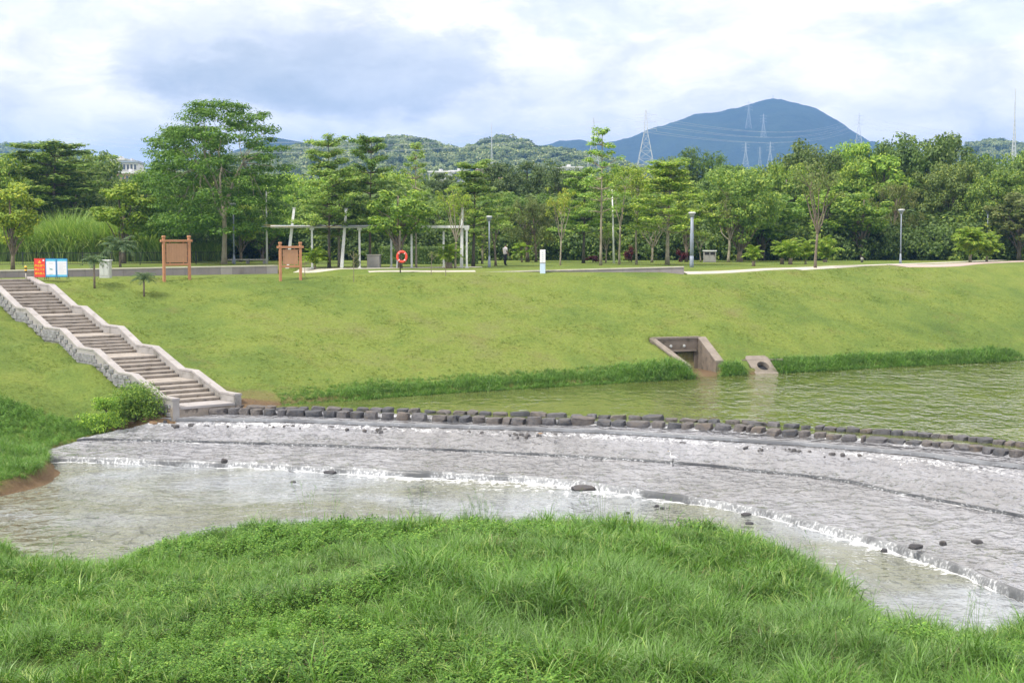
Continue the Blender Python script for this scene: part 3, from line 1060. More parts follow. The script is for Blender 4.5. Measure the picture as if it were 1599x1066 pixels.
def build_lower_pool():
    # grid of the lower pool with foam below the last fall
    base = offset_line(LIP2, 0.16)
    n, m = 620, 120
    a, u = resample(base, n)
    tgt = smooth_line(np.array([(-75, 30, 0), (-45, 12, 0), (-10, 6, 0), (10, 4, 0), (40, 3, 0)], float), 1.0)
    b, _ = resample(tgt, n)
    t = np.linspace(0, 1, m) ** 1.8
    X = a[:, 0][:, None] * (1 - t) + b[:, 0][:, None] * t
    Y = a[:, 1][:, None] * (1 - t) + b[:, 1][:, None] * t
    dist = np.hypot(X - a[:, 0][:, None], Y - a[:, 1][:, None])
    wid = 0.9 + 1.1 * vnoise(u * 0.12, 0, 0, 41)[:, None] + 0.35 * vnoise(u * 0.6, 0, 0, 42)[:, None]
    wid = np.clip(wid, 0.35, 1.7) * np.interp(a[:, 0], [-25, -8, 2, 8, 12, 16], [0.6, 0.8, 1.0, 0.8, 0.5, 0.4])[:, None]
    fo = np.exp(-(dist / wid) ** 1.3) * 0.66 + 0.24 * np.exp(-(dist / (wid * 3.2)) ** 2) * (0.5 + 0.5 * vnoise(X * 0.4, Y * 1.3, 0, 43))
    Z = 0.05 * fbm(X * 2.4, Y * 2.4, 0, 44, 4) * np.clip(fo, 0, 1) * 1.6 + 0.014 * fbm(X * 1.1, Y * 1.8, 0, 45, 3)
    me = np_mesh('lower_pool', np.stack([X.ravel(), Y.ravel(), Z.ravel()], 1), grid_faces(n, m), M['pool_lower'], True, {'foam': fo.ravel()})
    setp(link('lower_pool', me), 'rippled lower pool in front of the weir', kind='structure')


build_lower_pool()
# river bed far below everything so that no edge floats
me = MB().box(-300, -60, -3.2, 400, 260, -3.0).mesh('river_bed', M['soil'])
setp(link('river_bed', me), 'earth river bed', kind='structure')

# ------------------------------------------------------------------ stairs
def quad_prism(mb, pts_lo, pts_hi):
    """pts_lo / pts_hi: four plan corners with heights"""
    vs = list(pts_lo) + list(pts_hi)
    mb.add(vs, [(3, 2, 1, 0), (4, 5, 6, 7), (0, 1, 5, 4), (1, 2, 6, 5), (2, 3, 7, 6), (3, 0, 4, 7)])


def slab(s0, s1, o0, o1, z0b, z0t, z1b, z1t):
    """corner lists of a slab between s0..s1 up the run; heights at each end"""
    a, b, c, d = st_xy(s0, o0), st_xy(s0, o1), st_xy(s1, o1), st_xy(s1, o0)
    lo = [(*a, z0b), (*b, z0b), (*c, z1b), (*d, z1b)]
    hi = [(*a, z0t), (*b, z0t), (*c, z1t), (*d, z1t)]
    return lo, hi


stairs = empty('stone_stairs', (*st_o, 1.6), 0, 'long straight stone staircase climbing the grass bank from the weir', 'stairs')
hw = wd / 2
inner = hw - 0.2
base_off = Vector((st_o[0], st_o[1], 1.6))


def local(vs):
    return [(v[0] - st_o[0], v[1] - st_o[1], v[2] - 1.6) for v in vs]


def st_part(name, mb_list, mat, parent=stairs):
    mb = MB()
    for lo, hi in mb_list:
        quad_prism(mb, local(lo), local(hi))
    return mb.build(name, mat, parent)


step_z = st_z - 0.47
step_z[-1] = 7.32
step_z[-2] = step_z[-3] = min(step_z[-2], 6.75)
step_z[0] = step_z[1] = 1.65
k = 0
srnd = random.Random(3)
for i in range(len(st_s) - 1):
    s0, s1, z0, z1 = st_s[i], st_s[i + 1], step_z[i], step_z[i + 1]
    if abs(z1 - z0) < 0.02:                                # landing
        st_part('landing', [slab(s0 - 0.04, s1 + 0.02, -inner, inner, z0 - 0.12, z0, z1 - 0.12, z1)], M['coping'] if i == 0 else M['step'])
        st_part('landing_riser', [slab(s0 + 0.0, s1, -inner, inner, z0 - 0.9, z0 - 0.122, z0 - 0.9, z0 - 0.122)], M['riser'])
    else:
        nst = max(3, int(round((z1 - z0) / 0.163)))
        for j in range(nst):
            a0 = s0 + (s1 - s0) * j / nst
            a1 = s0 + (s1 - s0) * (j + 1) / nst
            zt = z0 + (z1 - z0) * (j + 1) / nst
            if j == nst - 1:
                break
            jit = srnd.uniform(-0.008, 0.008)
            st_part('step', [slab(a0 - 0.02, a1 + 0.02, -inner, inner, zt - 0.085, zt + jit, zt - 0.085, zt + jit)], M['step'])
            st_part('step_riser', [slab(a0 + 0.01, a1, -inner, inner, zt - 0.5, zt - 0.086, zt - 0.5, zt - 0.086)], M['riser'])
        # riser up to the next landing
        a0 = s0 + (s1 - s0) * (nst - 1) / nst
        st_part('step', [slab(a0 - 0.02, s1 - 0.045, -inner, inner, z1 - 0.085, z1 + 0.002, z1 - 0.085, z1 + 0.002)], M['step'])
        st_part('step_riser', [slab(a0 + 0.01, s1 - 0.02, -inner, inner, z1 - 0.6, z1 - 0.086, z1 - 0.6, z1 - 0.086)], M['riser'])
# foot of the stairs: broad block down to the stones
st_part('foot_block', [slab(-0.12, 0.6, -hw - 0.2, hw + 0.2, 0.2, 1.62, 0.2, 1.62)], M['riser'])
for side in (-1, 1):
    c0, c1 = (hw - 0.2, hw + 0.22) if side > 0 else (-hw - 0.22, -hw + 0.2)
    wall = []
    for i in range(len(st_s) - 1):
        s0, s1, z0, z1 = st_s[i], st_s[i + 1], st_z[i], st_z[i + 1]
        wall.append(slab(s0, s1, c0 + 0.03, c1 - 0.03, z0 - 1.7, z0 - 0.09, z1 - 1.7, z1 - 0.09))
    wall.append(slab(-0.1, 0.0, c0 + 0.03, c1 - 0.03, 0.3, st_z[0] - 0.09, 0.3, st_z[0] - 0.09))
    pw = st_part('side_wall', wall, M['concrete'])
    for i in range(-1, len(st_s) - 1):
        if i < 0:
            s0, s1, z0, z1 = -0.16, st_s[0], st_z[0], st_z[0]
        else:
            s0, s1, z0, z1 = st_s[i], st_s[i + 1], st_z[i], st_z[i + 1]
        nseg = max(1, int(round((s1 - s0) / 1.15)))
        for j in range(nseg):
            a0, a1 = s0 + (s1 - s0) * j / nseg, s0 + (s1 - s0) * (j + 1) / nseg
            b0, b1 = z0 + (z1 - z0) * j / nseg, z0 + (z1 - z0) * (j + 1) / nseg
            g = 0.006
            st_part('coping_stone', [slab(a0 + g, a1 - g, c0, c1, b0 - 0.088, b0, b1 - 0.088, b1)], M['coping'], pw)
# rough blocks facing the left side wall
blk = [MB().box(-0.29 + i * 0.0, -0.06, -0.1, 0.29, 0.06, 0.1, bev=0.025).mesh('block_mesh', M['blockstone']) for i in range(3)]
for m_ in blk:
    for v in m_.vertices:
        v.co += Vector((srnd.uniform(-.02, .02), srnd.uniform(-.02, .03), srnd.uniform(-.012, .012)))
ang = math.atan2(st_dir[1], st_dir[0])
s = 0.4
nb = 0
while s < st_s[-1] - 1.0:
    zc = np.interp(s, st_s, st_z) - 0.09
    for r in range(3):
        zq = math.floor((zc - 0.12) / 0.21) * 0.21 - 0.21 * r
        if zq + 0.10 > np.interp(s - 0.3, st_s, st_z) - 0.09 or zq + 0.10 > np.interp(s + 0.3, st_s, st_z) - 0.09:
            continue
        p = st_xy(s + (0.3 if r % 2 else 0), -hw - 0.20)
        o = link('stone_block', blk[nb % 3], stairs, (p[0] - st_o[0], p[1] - st_o[1], zq - 1.6), (0, 0, ang))
        nb += 1
    s += 0.6

# ------------------------------------------------------------------ retaining walls with coping
def wall_run(name, A, B, zb, zt0, zt1, thick, label, light=()):
    L = float(np.hypot(B[0] - A[0], B[1] - A[1]))
    rz = math.atan2(B[1] - A[1], B[0] - A[0])
    root = empty(name, (A[0], A[1], zb), rz, label, 'retaining wall')
    MB().box(0, 0.04, -0.4, L, thick - 0.04, 0.02, 0).build('core', M['concrete'], root)
    core = root
    n = int(L / 0.9)
    for i in range(n):
        x0, x1 = L * i / n, L * (i + 1) / n
        z = (zt0 + (zt1 - zt0) * (i + .5) / n) - zb
        mat = M['wallstone_light'] if any(a <= i / n <= b for a, b in light) else M['wallstone']
        if z > 0.10:
            MB().box(x0 + 0.006, 0.0, -0.35, x1 - 0.006, thick, z - 0.075, 0).build('panel', mat, root)
            mb = MB()
            za, zb_ = zt0 + (zt1 - zt0) * i / n - zb, zt0 + (zt1 - zt0) * (i + 1) / n - zb
            mb.add([(x0 + .004, -0.05, za - .073), (x1 - .004, -0.05, zb_ - .073), (x1 - .004, thick + .05, zb_ - .073), (x0 + .004, thick + .05, za - .073),
                    (x0 + .004, -0.05, za), (x1 - .004, -0.05, zb_), (x1 - .004, thick + .05, zb_), (x0 + .004, thick + .05, za)],
                   [(3, 2, 1, 0), (4, 5, 6, 7), (0, 1, 5, 4), (1, 2, 6, 5), (2, 3, 7, 6), (3, 0, 4, 7)])
            mb.build('coping_stone', M['kerb'], root)
    return root


wall_run('retaining_wall', LW_A, LW_B, 7.15, 7.60, 7.86, 0.8, 'low granite retaining wall behind the red and blue notice boards', light=((0.88, 0.90), (0.915, 0.925), (0.935, 0.95), (0.975, 0.98)))
RW_A, RW_B = P(700, 428.5, 7.3), P(1068, 429.5, 7.2)
wall_run('retaining_wall', RW_A, RW_B, 7.1, 7.42, 7.84, 0.5, 'low tapering granite retaining wall behind the white marker post')


# kerbs and paths as thin sheets draped on the ground
def strip(name, pts, width, mat, label, lift=0.03, thick=0.10, z=None):
    q = smooth_line([np.array(p, float) for p in pts], 0.8)
    t = np.gradient(q[:, :2], axis=0)
    t /= np.linalg.norm(t, axis=1)[:, None]
    nr = np.stack([-t[:, 1], t[:, 0]], 1)
    a, b = q[:, :2] - nr * width / 2, q[:, :2] + nr * width / 2
    cols = [np.c_[a, far_ground(a[:, 0], a[:, 1]) + lift - thick]]
    m_ = max(2, int(width / 0.4))
    for j in range(m_ + 1):
        e_ = a + (b - a) * j / m_
        cols.append(np.c_[e_, far_ground(e_[:, 0], e_[:, 1]) + lift])
    cols.append(np.c_[b, far_ground(b[:, 0], b[:, 1]) + lift - thick])
    V = np.stack(cols, 1).reshape(-1, 3)
    me = np_mesh(name, V, grid_faces(len(q), len(cols)), M[mat])
    return setp(link(name, me), label, kind='structure')


G = lambda a, b, z=None: hit(a, b)
strip('path_kerb', [G(575, 424.5), G(640, 423.5), G(742, 423.5)], 0.5, 'kerb', 'pale kerb of the path beside the shelter')
strip('shelter_paving', [G(470, 420.5), G(520, 420.5), G(640, 418.5), G(745, 417)], 1.6, 'kerb', 'pale paving under the shelter')
strip('path', [G(1068, 426.5, 7.55), G(1120, 425.5), G(1165, 423.0), G(1200, 420.5), G(1235, 419.5)], 0.8, 'kerb', 'pale curved footpath on the lawn')
strip('path', [G(1240, 420.5), G(1310, 416.5), G(1400, 412.8), G(1470, 410.5), G(1560, 406.5)], 1.5, 'kerb', 'pale footpath running right towards the palms')
strip('path', [G(1400, 415.2), G(1480, 413.8), G(1540, 410.5), G(1599, 408), G(1700, 405)], 2.4, 'paving_pink', 'pink paved path at the right edge')

# ------------------------------------------------------------------ rocks
def rock_mesh(seed, flat=True, mat='rock_dark', sub=2):
    import bmesh
    bm = bmesh.new()
    bmesh.ops.create_icosphere(bm, subdivisions=sub, radius=1.0)
    co = np.array([v.co[:] for v in bm.verts])
    e = 0.68 if flat else 0.85
    c = np.sign(co) * np.abs(co) ** e
    c /= np.maximum(1e-6, np.abs(c).max(axis=1) ** 0.35)[:, None]
    n = fbm(co[:, 0] * 1.3 + seed * 7.1, co[:, 1] * 1.3, co[:, 2] * 1.3, seed, 3)
    c *= (1 + 0.38 * n)[:, None]
    c[:, 0] += 0.12 * vnoise(co[:, 2] * 1.2, co[:, 1], seed, seed + 5)
    if flat:
        c[:, 2] = np.where(c[:, 2] > 0.62, 0.62 + (c[:, 2] - 0.62) * 0.3, c[:, 2])
    c /= np.abs(c).max(axis=0)
    for v, q in zip(bm.verts, c):
        v.co = q
    me = bpy.data.meshes.new('rock_mesh')
    bm.to_mesh(me)
    bm.free()
    me.materials.append(M[mat])
    me.polygons.foreach_set('use_smooth', [True] * len(me.polygons))
    me.set_sharp_from_angle(angle=R(32))
    return me


ROCKS = [rock_mesh(i + 1) for i in range(9)]
ROCKS_R = [rock_mesh(i + 31, False) for i in range(5)]
ROCKS_T = [rock_mesh(i + 51, False, 'rock_tan') for i in range(3)]


def ordinal(n):
    return '%d%s' % (n, 'th' if 10 <= n % 100 <= 20 else {1: 'st', 2: 'nd', 3: 'rd'}.get(n % 10, 'th'))


def zoomx(origin, scale, spans):
    return [(origin + a / scale, origin + b / scale) for a, b in spans]


k_ = 4.569
front = zoomx(250, k_, [(68, 135), (135, 235), (238, 335), (347, 480), (482, 570), (574, 650), (652, 732), (735, 820), (835, 905), (907, 1030), (1034, 1160), (1168, 1265), (1268, 1352), (1360, 1455), (1462, 1560)]) \
    + zoomx(580, k_, [(75, 160), (180, 275), (285, 400), (430, 545), (548, 630), (633, 705), (722, 810), (830, 933), (937, 1002), (1005, 1100), (1107, 1215), (1220, 1325), (1330, 1430), (1427, 1599)]) \
    + zoomx(910, k_, [(105, 203), (206, 308), (312, 485), (487, 590), (605, 712), (714, 792), (795, 925), (940, 1060), (1088, 1168), (1171, 1212), (1214, 1300), (1312, 1418), (1421, 1530)]) \
    + zoomx(1249, k_, [(-2, 75), (95, 188), (191, 295), (298, 402), (440, 470), (472, 625), (635, 755), (758, 866), (870, 948), (951, 1005), (1008, 1105), (1108, 1237), (1210, 1312), (1314, 1388), (1391, 1500), (1503, 1599), (1605, 1720), (1730, 1860)])
front_y = [(262, 642.5), (350, 642.5), (480, 645.5), (600, 650), (700, 653.5), (800, 657.5), (920, 659.5), (1050, 665), (1160, 671), (1230, 677), (1290, 681), (1320, 685), (1400, 690), (1480, 697), (1530, 703), (1590, 711), (1660, 721)]
backr = zoomx(250, k_, [(310, 425), (430, 505), (508, 600), (615, 752), (757, 828), (832, 898), (902, 983), (988, 1060), (1085, 1173), (1190, 1290), (1297, 1378), (1400, 1490), (1502, 1590)]) \
    + zoomx(580, k_, [(82, 157), (175, 268), (270, 345), (380, 460), (465, 565), (590, 680), (683, 762), (770, 858), (862, 970), (977, 1130), (1134, 1250), (1255, 1395), (1425, 1515), (1540, 1605)]) \
    + zoomx(910, k_, [(28, 103), (106, 196), (202, 306), (325, 423), (426, 575), (590, 680), (700, 820), (823, 890), (893, 980), (1020, 1120), (1138, 1310), (1314, 1410), (1430, 1540), (1560, 1625)]) \
    + zoomx(1249, k_, [(115, 177), (180, 258), (262, 328), (332, 428), (432, 515), (526, 650), (653, 735), (738, 843), (846, 938), (942, 1005), (1010, 1090), (1098, 1210), (1214, 1275), (1279, 1380), (1384, 1465), (1468, 1535), (1542, 1630), (1640, 1750)])
back_y = [(300, 635.5), (370, 637.3), (480, 640), (600, 641.5), (700, 644.5), (780, 647), (950, 652), (1060, 656), (1180, 662), (1270, 668.6), (1390, 677), (1480, 682.5), (1550, 691), (1599, 696), (1660, 705)]
rr_ = random.Random(12)


def weir_row(spans, ys, depth, hgt, zbase, where, grp):
    xs_, ys_ = zip(*ys)
    for i, (a, b) in enumerate(spans):
        if a > 1640:
            continue
        cx = (a + b) / 2
        cy = float(np.interp(cx, xs_, ys_))
        p = P(cx, cy, zbase)
        wid_ = (b - a) / ppm(p[1]) * 1.0
        q = P(cx + 12, float(np.interp(cx + 12, xs_, ys_)), zbase)
        rz = math.atan2(q[1] - p[1], q[0] - p[0]) + rr_.uniform(-0.16, 0.16)
        o = link('weir_stone', ROCKS[rr_.randrange(9)], None, (p[0], p[1], zbase + rr_.uniform(-.02, .02)), (rr_.uniform(-.12, .12), rr_.uniform(-.10, .10), rz + (math.pi if rr_.random() < .5 else 0)))
        o.scale = (wid_ / 2 * 1.12, depth / 2 * rr_.uniform(.9, 1.1), hgt / 2 * rr_.uniform(.68, 1.25))
        tone = rr_.random()
        if tone > 0.62:
            o.color = (1.14, 1.06, .98, 1)
            cname = 'brownish'
        elif tone > 0.3:
            o.color = (1.0, 1.0, 1.03, 1)
            cname = 'grey'
        else:
            o.color = (0.72, 0.76, 0.82, 1)
            cname = 'dark'
        big = 'long ' if wid_ > 1.0 else ('small ' if wid_ < 0.5 else '')
        setp(o, '%s%s stone, %s from the stairs in the %s row of the weir' % (big, cname, ordinal(i + 1), where), 'stone', grp)


weir_row(front, front_y, 0.72, 0.60, 1.27, 'front', 'stones of the front weir row')
weir_row(backr, back_y, 0.66, 0.44, 1.33, 'back', 'stones of the back weir row')

# loose rocks lying in the water or on the shore: pixel, width px, height px, tan?, surface height, label
loose = [
    (205, 661, 10, 6, 1, .8, 'tan rock on the shore beside the leafy bush, leftmost of the loose ones'),
    (228, 655, 10, 5, 1, .9, 'small pale tan rock behind the orange shore rock'),
    (240, 662, 15, 8, 1, .85, 'orange brown rock at the water edge below the stairs'),
    (258, 660, 7, 7, 0, .85, 'small dark rock between the orange and the tan shore rocks'),
    (277, 660, 17, 5, 1, .85, 'flat tan rock in the shallows below the stairs'),
    (300, 665, 14, 7, 0, .80, 'dark rock below the foam, nearest the stairs'),
    (315, 659, 12, 5, 0, .82, 'dark rock inside the foam near the stairs'),
    (323, 666, 10, 4, 0, .80, 'thin dark rock at the lower foam edge near the stairs'),
    (355, 660, 20, 5, 0, .82, 'flat pointed dark rock in the foam, left part of the weir'),
    (448, 666, 22, 5, 0, .80, 'long low dark rock under the foam left of centre'),
    (495, 664, 12, 9, 0, .82, 'upright dark rock in the foam left of centre'),
    (508, 661, 10, 6, 1, .82, 'brown rock just right of the upright dark rock in the foam'),
    (518, 668, 12, 5, 0, .80, 'low dark rock right of the brown rock in the foam'),
    (606, 671, 7, 6, 0, .78, 'small dark rock below the foam at mid left'),
    (628, 667, 12, 5, 0, .82, 'brownish dark rock in a foamy cluster at mid left'),
    (640, 668, 14, 5, 0, .80, 'flat dark rock in a foamy cluster at mid left'),
    (697, 675, 12, 5, 0, .78, 'low dark rock at the foam edge, centre left'),
    (743, 674, 10, 11, 0, .78, 'tall dark rock standing in the foam near the centre'),
    (800, 681, 9, 5, 0, .77, 'left one of three small dark rocks at the centre foam edge'),
    (817, 682, 8, 4, 0, .77, 'middle one of three small dark rocks at the centre foam edge'),
    (828, 682, 10, 5, 0, .77, 'right one of three small dark rocks at the centre foam edge'),
    (844, 679, 12, 6, 1, .78, 'small tan rock in the foam near the centre'),
    (904, 682, 9, 8, 0, .78, 'pointed dark rock in the foam right of centre'),
    (949, 685, 9, 4, 0, .77, 'small black rock in the foam below the long weir stones'),
    (1066, 693, 16, 6, 0, .76, 'dark rock in the foam under the culvert bank'),
    (1166, 696, 12, 5, 0, .78, 'low dark rock in the foam at the right part'),
    (1212, 705, 10, 5, 0, .76, 'small dark rock below the foam at the right part'),
    (1236, 707, 12, 4, 0, .75, 'thin dark rock below the foam at the right part'),
    (1262, 705, 12, 6, 0, .78, 'grey rock left of the brown rocks in the right foam'),
    (1297, 705, 18, 8, 1, .78, 'brown rock in the right foam'),
    (1319, 706, 20, 6, 0, .77, 'flat grey rock behind the round one in the right foam'),
    (1331, 703, 11, 11, 0, .79, 'round dark rock standing in the right foam'),
    (1341, 712, 12, 5, 0, .76, 'small pointed dark rock below the right foam'),
    (1355, 715, 10, 4, 0, .75, 'tiny dark rock below the right foam'),
    (1352, 706, 18, 5, 1, .77, 'flat reddish brown rock in the right foam'),
    (1472, 730, 16, 4, 0, .74, 'thin grey rock lying at the foam edge near the right side'),
    (1500, 729, 14, 5, 0, .74, 'dark rock at the foam edge near the right side'),
    (1520, 727, 16, 6, 0, .74, 'angular dark rock in the foam near the right side'),
    (1557, 729, 10, 8, 0, .74, 'small dark upright rock in the foam by the right edge'),
    (350, 720, 12, 8, 0, .45, 'single dark rock sitting on the last lip at the left'),
    (515, 738, 22, 5, 0, .02, 'low dark rock in the white water below the last fall'),
    (458, 753, 10, 3, 0, .0, 'thin black rock barely above the lower pool'),
    (911, 763, 40, 9, 0, .02, 'broad flat wet rock below the last fall'),
    (939, 760, 14, 10, 0, .05, 'rounded dark rock leaning on the broad flat wet rock'),
    (980, 802, 8, 6, 0, .0, 'small round rock in the lower pool near the grass tips'),
    (1026, 791, 8, 3, 0, .0, 'left one of two small flat rocks in the lower pool'),
    (1034, 794, 8, 4, 0, .0, 'right one of two small flat rocks in the lower pool'),
    (1165, 804, 17, 6, 0, .0, 'dark flat rock in the foam below the right fall'),
    (1381, 861, 12, 8, 0, .02, 'pointed black rock in front of the right fall'),
    (1429, 854, 26, 9, 0, .42, 'long black rock on the lip of the right fall'),
    (1473, 849, 13, 8, 0, .47, 'black rock on the lower apron, left of the two on the right'),
    (1526, 846, 20, 7, 0, .48, 'black pointed rock on the lower apron, furthest right'),
    (1170, 818, 14, 5, 0, .0, 'greenish wet rock at the edge of the tall grass'),
]
for i, (px, py, w_, h_, tan, zz_, lab) in enumerate(loose):
    p = P(px, py, zz_)
    if px < 290 and float(far_ground(p[0:1], p[1:2])[0]) > zz_:
        p = hit(px, py)
        zz_ = float(p[2])
    s_ = ppm(p[1])
    me = ROCKS_T[i % 3] if tan else ROCKS_R[i % 5]
    o = link('rock', me, None, (p[0], p[1], zz_ + 0.02), (0, 0, rr_.uniform(-.6, .6)))
    o.scale = (w_ / s_ / 2, w_ / s_ / 2 * 0.75, max(0.07, h_ / s_ * 0.55))
    if not tan:
        o.color = (0.62, 0.62, 0.66, 1)
    setp(o, lab, 'rock', 'loose rocks in the river')

# small rubble washed along the foam

# ------------------------------------------------------------------ foliage builders
def leaf_faces(n):
    return np.arange(n * 4).reshape(n, 4)


def leaves(pos, nrm, ax, L, W, fold=0.0):
    """one diamond-shaped leaf per point; nrm face direction, ax long axis"""
    ax = ax - nrm * (ax * nrm).sum(1)[:, None]
    ax /= np.linalg.norm(ax, axis=1)[:, None] + 1e-9
    sd = np.cross(nrm, ax)
    L = np.asarray(L)[:, None] if np.ndim(L) else L
    W = np.asarray(W)[:, None] if np.ndim(W) else W
    return np.stack([pos - ax * L / 2, pos + sd * W / 2 + ax * L * 0.05, pos + ax * L / 2, pos - sd * W / 2 + ax * L * 0.05], 1).reshape(-1, 3)


def unit(v):
    return v / (np.linalg.norm(v, axis=1)[:, None] + 1e-9)


def cluster(g, c, rad, n, L, W, up=0.6, droop=0.0, shell=0.45):
    """n leaves inside an ellipsoid about c, denser towards its skin, mostly facing outward and up"""
    d = unit(g.normal(size=(n, 3)))
    r = shell + (1 - shell) * g.random(n) ** 0.7
    p = c + d * r[:, None] * np.asarray(rad)
    nr = unit(d * 0.8 + np.array([0, 0, up]) + g.normal(size=(n, 3)) * 0.45)
    ax = unit(g.normal(size=(n, 3)) + np.array([0, 0, -droop]))
    ll = L * g.uniform(0.6, 1.25, n)
    return leaves(p, nr, ax, ll, W * g.uniform(0.7, 1.2, n))


def limb(g, a, b, r0, r1, sag=0.08, n=5):
    a, b = np.array(a, float), np.array(b, float)
    t = np.linspace(0, 1, n)[:, None]
    L = np.linalg.norm(b - a)
    p = a + (b - a) * t + g.normal(size=(n, 3)) * L * 0.03 * np.sin(np.pi * t)
    p[:, 2] += np.sin(np.pi * t[:, 0]) * L * sag
    return p, np.linspace(r0, r1, n)


def tree_mesh(kind, seed):
    """returns wood mesh builder and crown vertices; the tree is 10 m tall"""
    g = np.random.default_rng(seed)
    mb = MB()
    V = []
    H = 10.0

    def trunk(top, r0, r1, bend=0.25, n=8, x0=(0, 0)):
        t = np.linspace(0, 1, n)
        p = np.stack([x0[0] + bend * np.sin(t * 2.2 + g.random() * 3) * t, x0[1] + bend * np.cos(t * 1.7 + g.random() * 3) * t * 0.7, t * top], 1)
        p[0, 2] = -0.25
        r = r0 + (r1 - r0) * t
        r[0] *= 1.35
        mb.tube(p, list(r), 8)
        return p

    if kind in ('round', 'broad', 'young'):
        base = {'round': 0.26, 'broad': 0.2, 'young': 0.3}[kind]
        cw = {'round': 2.7, 'broad': 5.0, 'young': 2.2}[kind]
        tp = trunk(H * (0.82 if kind != 'broad' else 0.6), 0.17 if kind != 'broad' else 0.3, 0.05, 0.3)
        nc = {'round': 46, 'broad': 105, 'young': 30}[kind]
        zc, zr = H * (base + 1) / 2, H * (1 - base) / 2
        for i in range(nc):
            d = unit(g.normal(size=(1, 3)))[0]
            rr = 0.45 + 0.5 * g.random() ** 0.6
            lump = 1 + 0.22 * float(vnoise(d[0] * 1.6 + seed, d[1] * 1.6, d[2] * 1.6, seed))
            c = np.array([d[0] * cw * rr * lump, d[1] * cw * rr * lump, zc + d[2] * zr * rr * lump * 0.92])
            if kind == 'round' and c[2] < zc:
                c[:2] *= 0.9
            cr = g.uniform(0.55, 1.0) * (1.25 if kind == 'broad' else 0.9 if kind == 'round' else 0.8)
            V.append(cluster(g, c, (cr, cr, cr * 0.72), int(g.uniform(95, 150)), 0.36, 0.19, 0.55, 0.3))
            if i % 3 == 0:
                k = min(len(tp) - 1, max(2, int((c[2] - 1.5) / H * len(tp))))
                a = tp[k - 1]
                q, r = limb(g, a, c, 0.07, 0.02)
                mb.tube(q, list(r), 5, caps=False)
    elif kind in ('tier', 'tier_sparse'):
        sparse = kind == 'tier_sparse'
        tp = trunk(H * 0.985, 0.125 if not sparse else 0.10, 0.02, 0.16, 10)
        lv = 9 if not sparse else 8
        for i in range(lv):
            f = i / (lv - 1)
            z = H * ((0.33 if not sparse else 0.40) + (0.63 if not sparse else 0.57) * f)
            R_ = (2.35 * (1 - f) ** 0.6 + 0.55) * (1 if not sparse else 0.72) * g.uniform(0.8, 1.15)
            if not sparse and i == lv - 1:
                R_ = 1.3
            nb = 6 if not sparse else 5
            a0 = g.random() * 6.28
            for k in range(nb):
                th = a0 + 6.283 * k / nb + g.normal() * 0.2
                RR = R_ * g.uniform(0.65, 1.12)
                tip = np.array([math.cos(th) * RR, math.sin(th) * RR, z + RR * g.uniform(0.02, 0.34) + g.normal() * 0.2])
                kx = int(np.clip(z / H * len(tp), 0, len(tp) - 1))
                a = np.array([np.interp(z, tp[:, 2], tp[:, 0]), np.interp(z, tp[:, 2], tp[:, 1]), z - 0.1])
                q, r = limb(g, a, tip, 0.045, 0.012, 0.02)
                mb.tube(q, list(r), 5, caps=False)
                for t_, sc in ((0.45, 0.6), (0.75, 0.8), (1.0, 0.75)):
                    if sparse and (t_ < 0.5 or g.random() < 0.25):
                        continue
                    c = a + (tip - a) * t_ + np.array([0, 0, 0.08])
                    rad = (0.74 * sc * (1 if not sparse else 0.75), 0.74 * sc * (1 if not sparse else .75), 0.22)
                    V.append(cluster(g, c, rad, int((130 if not sparse else 70) * sc), 0.20, 0.12, 1.3, 0, 0.1))
    elif kind == 'feather':
        tp = trunk(H * 0.36, 0.17, 0.12, 0.25, 6)
        forks = []
        for k in range(5):
            th = 6.283 * k / 5 + g.normal() * 0.3
            e = tp[-1] + np.array([math.cos(th) * g.uniform(.9, 2.0), math.sin(th) * g.uniform(.9, 2.0), g.uniform(1.6, 3.2)])
            q, r = limb(g, tp[-1] - np.array([0, 0, g.uniform(0, 1.2)]), e, 0.085, 0.05)
            mb.tube(q, list(r), 6, caps=False)
            forks.append(e)
        for i in range(260):
            f = g.random() ** 0.9
            z = H * (0.22 + 0.76 * f)
            Rm = 4.3 * math.sqrt(max(0.05, 1 - ((f - 0.38) / 0.68) ** 2)) * (0.80 + 0.30 * g.random() + 0.02)
            th = g.random() * 6.283
            rr = Rm * g.uniform(0.25, 1.0) ** 0.6
            c = np.array([math.cos(th) * rr, math.sin(th) * rr, z - rr * 0.12])
            s_ = g.uniform(0.7, 1.25)
            V.append(cluster(g, c, (1.0 * s_, 1.0 * s_, 0.26 * s_), int(110 * s_), 0.26, 0.10, 1.2, 0.1, 0.1))
            if i % 7 == 0:
                a = forks[int(np.argmin([np.linalg.norm(c - e_) for e_ in forks]))]
                q, r = limb(g, a, c - np.array([0, 0, .15]), 0.035, 0.010)
                mb.tube(q, list(r), 5, caps=False)
    elif kind == 'willow':
        tp = trunk(H * 0.8, 0.17, 0.05, 0.35, 8)
        for i in range(70):
            f = g.random()
            z = H * (0.34 + 0.62 * f)
            Rm = 2.5 * math.sqrt(max(0.05, 1 - ((f - 0.42) / 0.68) ** 2))
            th = g.random() * 6.283
            rr = Rm * g.uniform(0.2, 1.0) ** 0.6
            c = np.array([math.cos(th) * rr, math.sin(th) * rr, z])
            s_ = g.uniform(0.6, 1.0)
            V.append(cluster(g, c, (0.5 * s_, 0.5 * s_, 0.85 * s_), int(110 * s_), 0.34, 0.065, 0.1, 2.2, 0.15))
            if i % 4 == 0:
                a = tp[int(np.clip(z / H * 7 - 1, 1, 7))]
                q, r = limb(g, a, c, 0.05, 0.015)
                mb.tube(q, list(r), 5, caps=False)
    elif kind == 'open':
        # several bare rising stems with thin leaf tufts at the tips
        tp = trunk(H * 0.30, 0.14, 0.11, 0.15, 5)
        ends = []
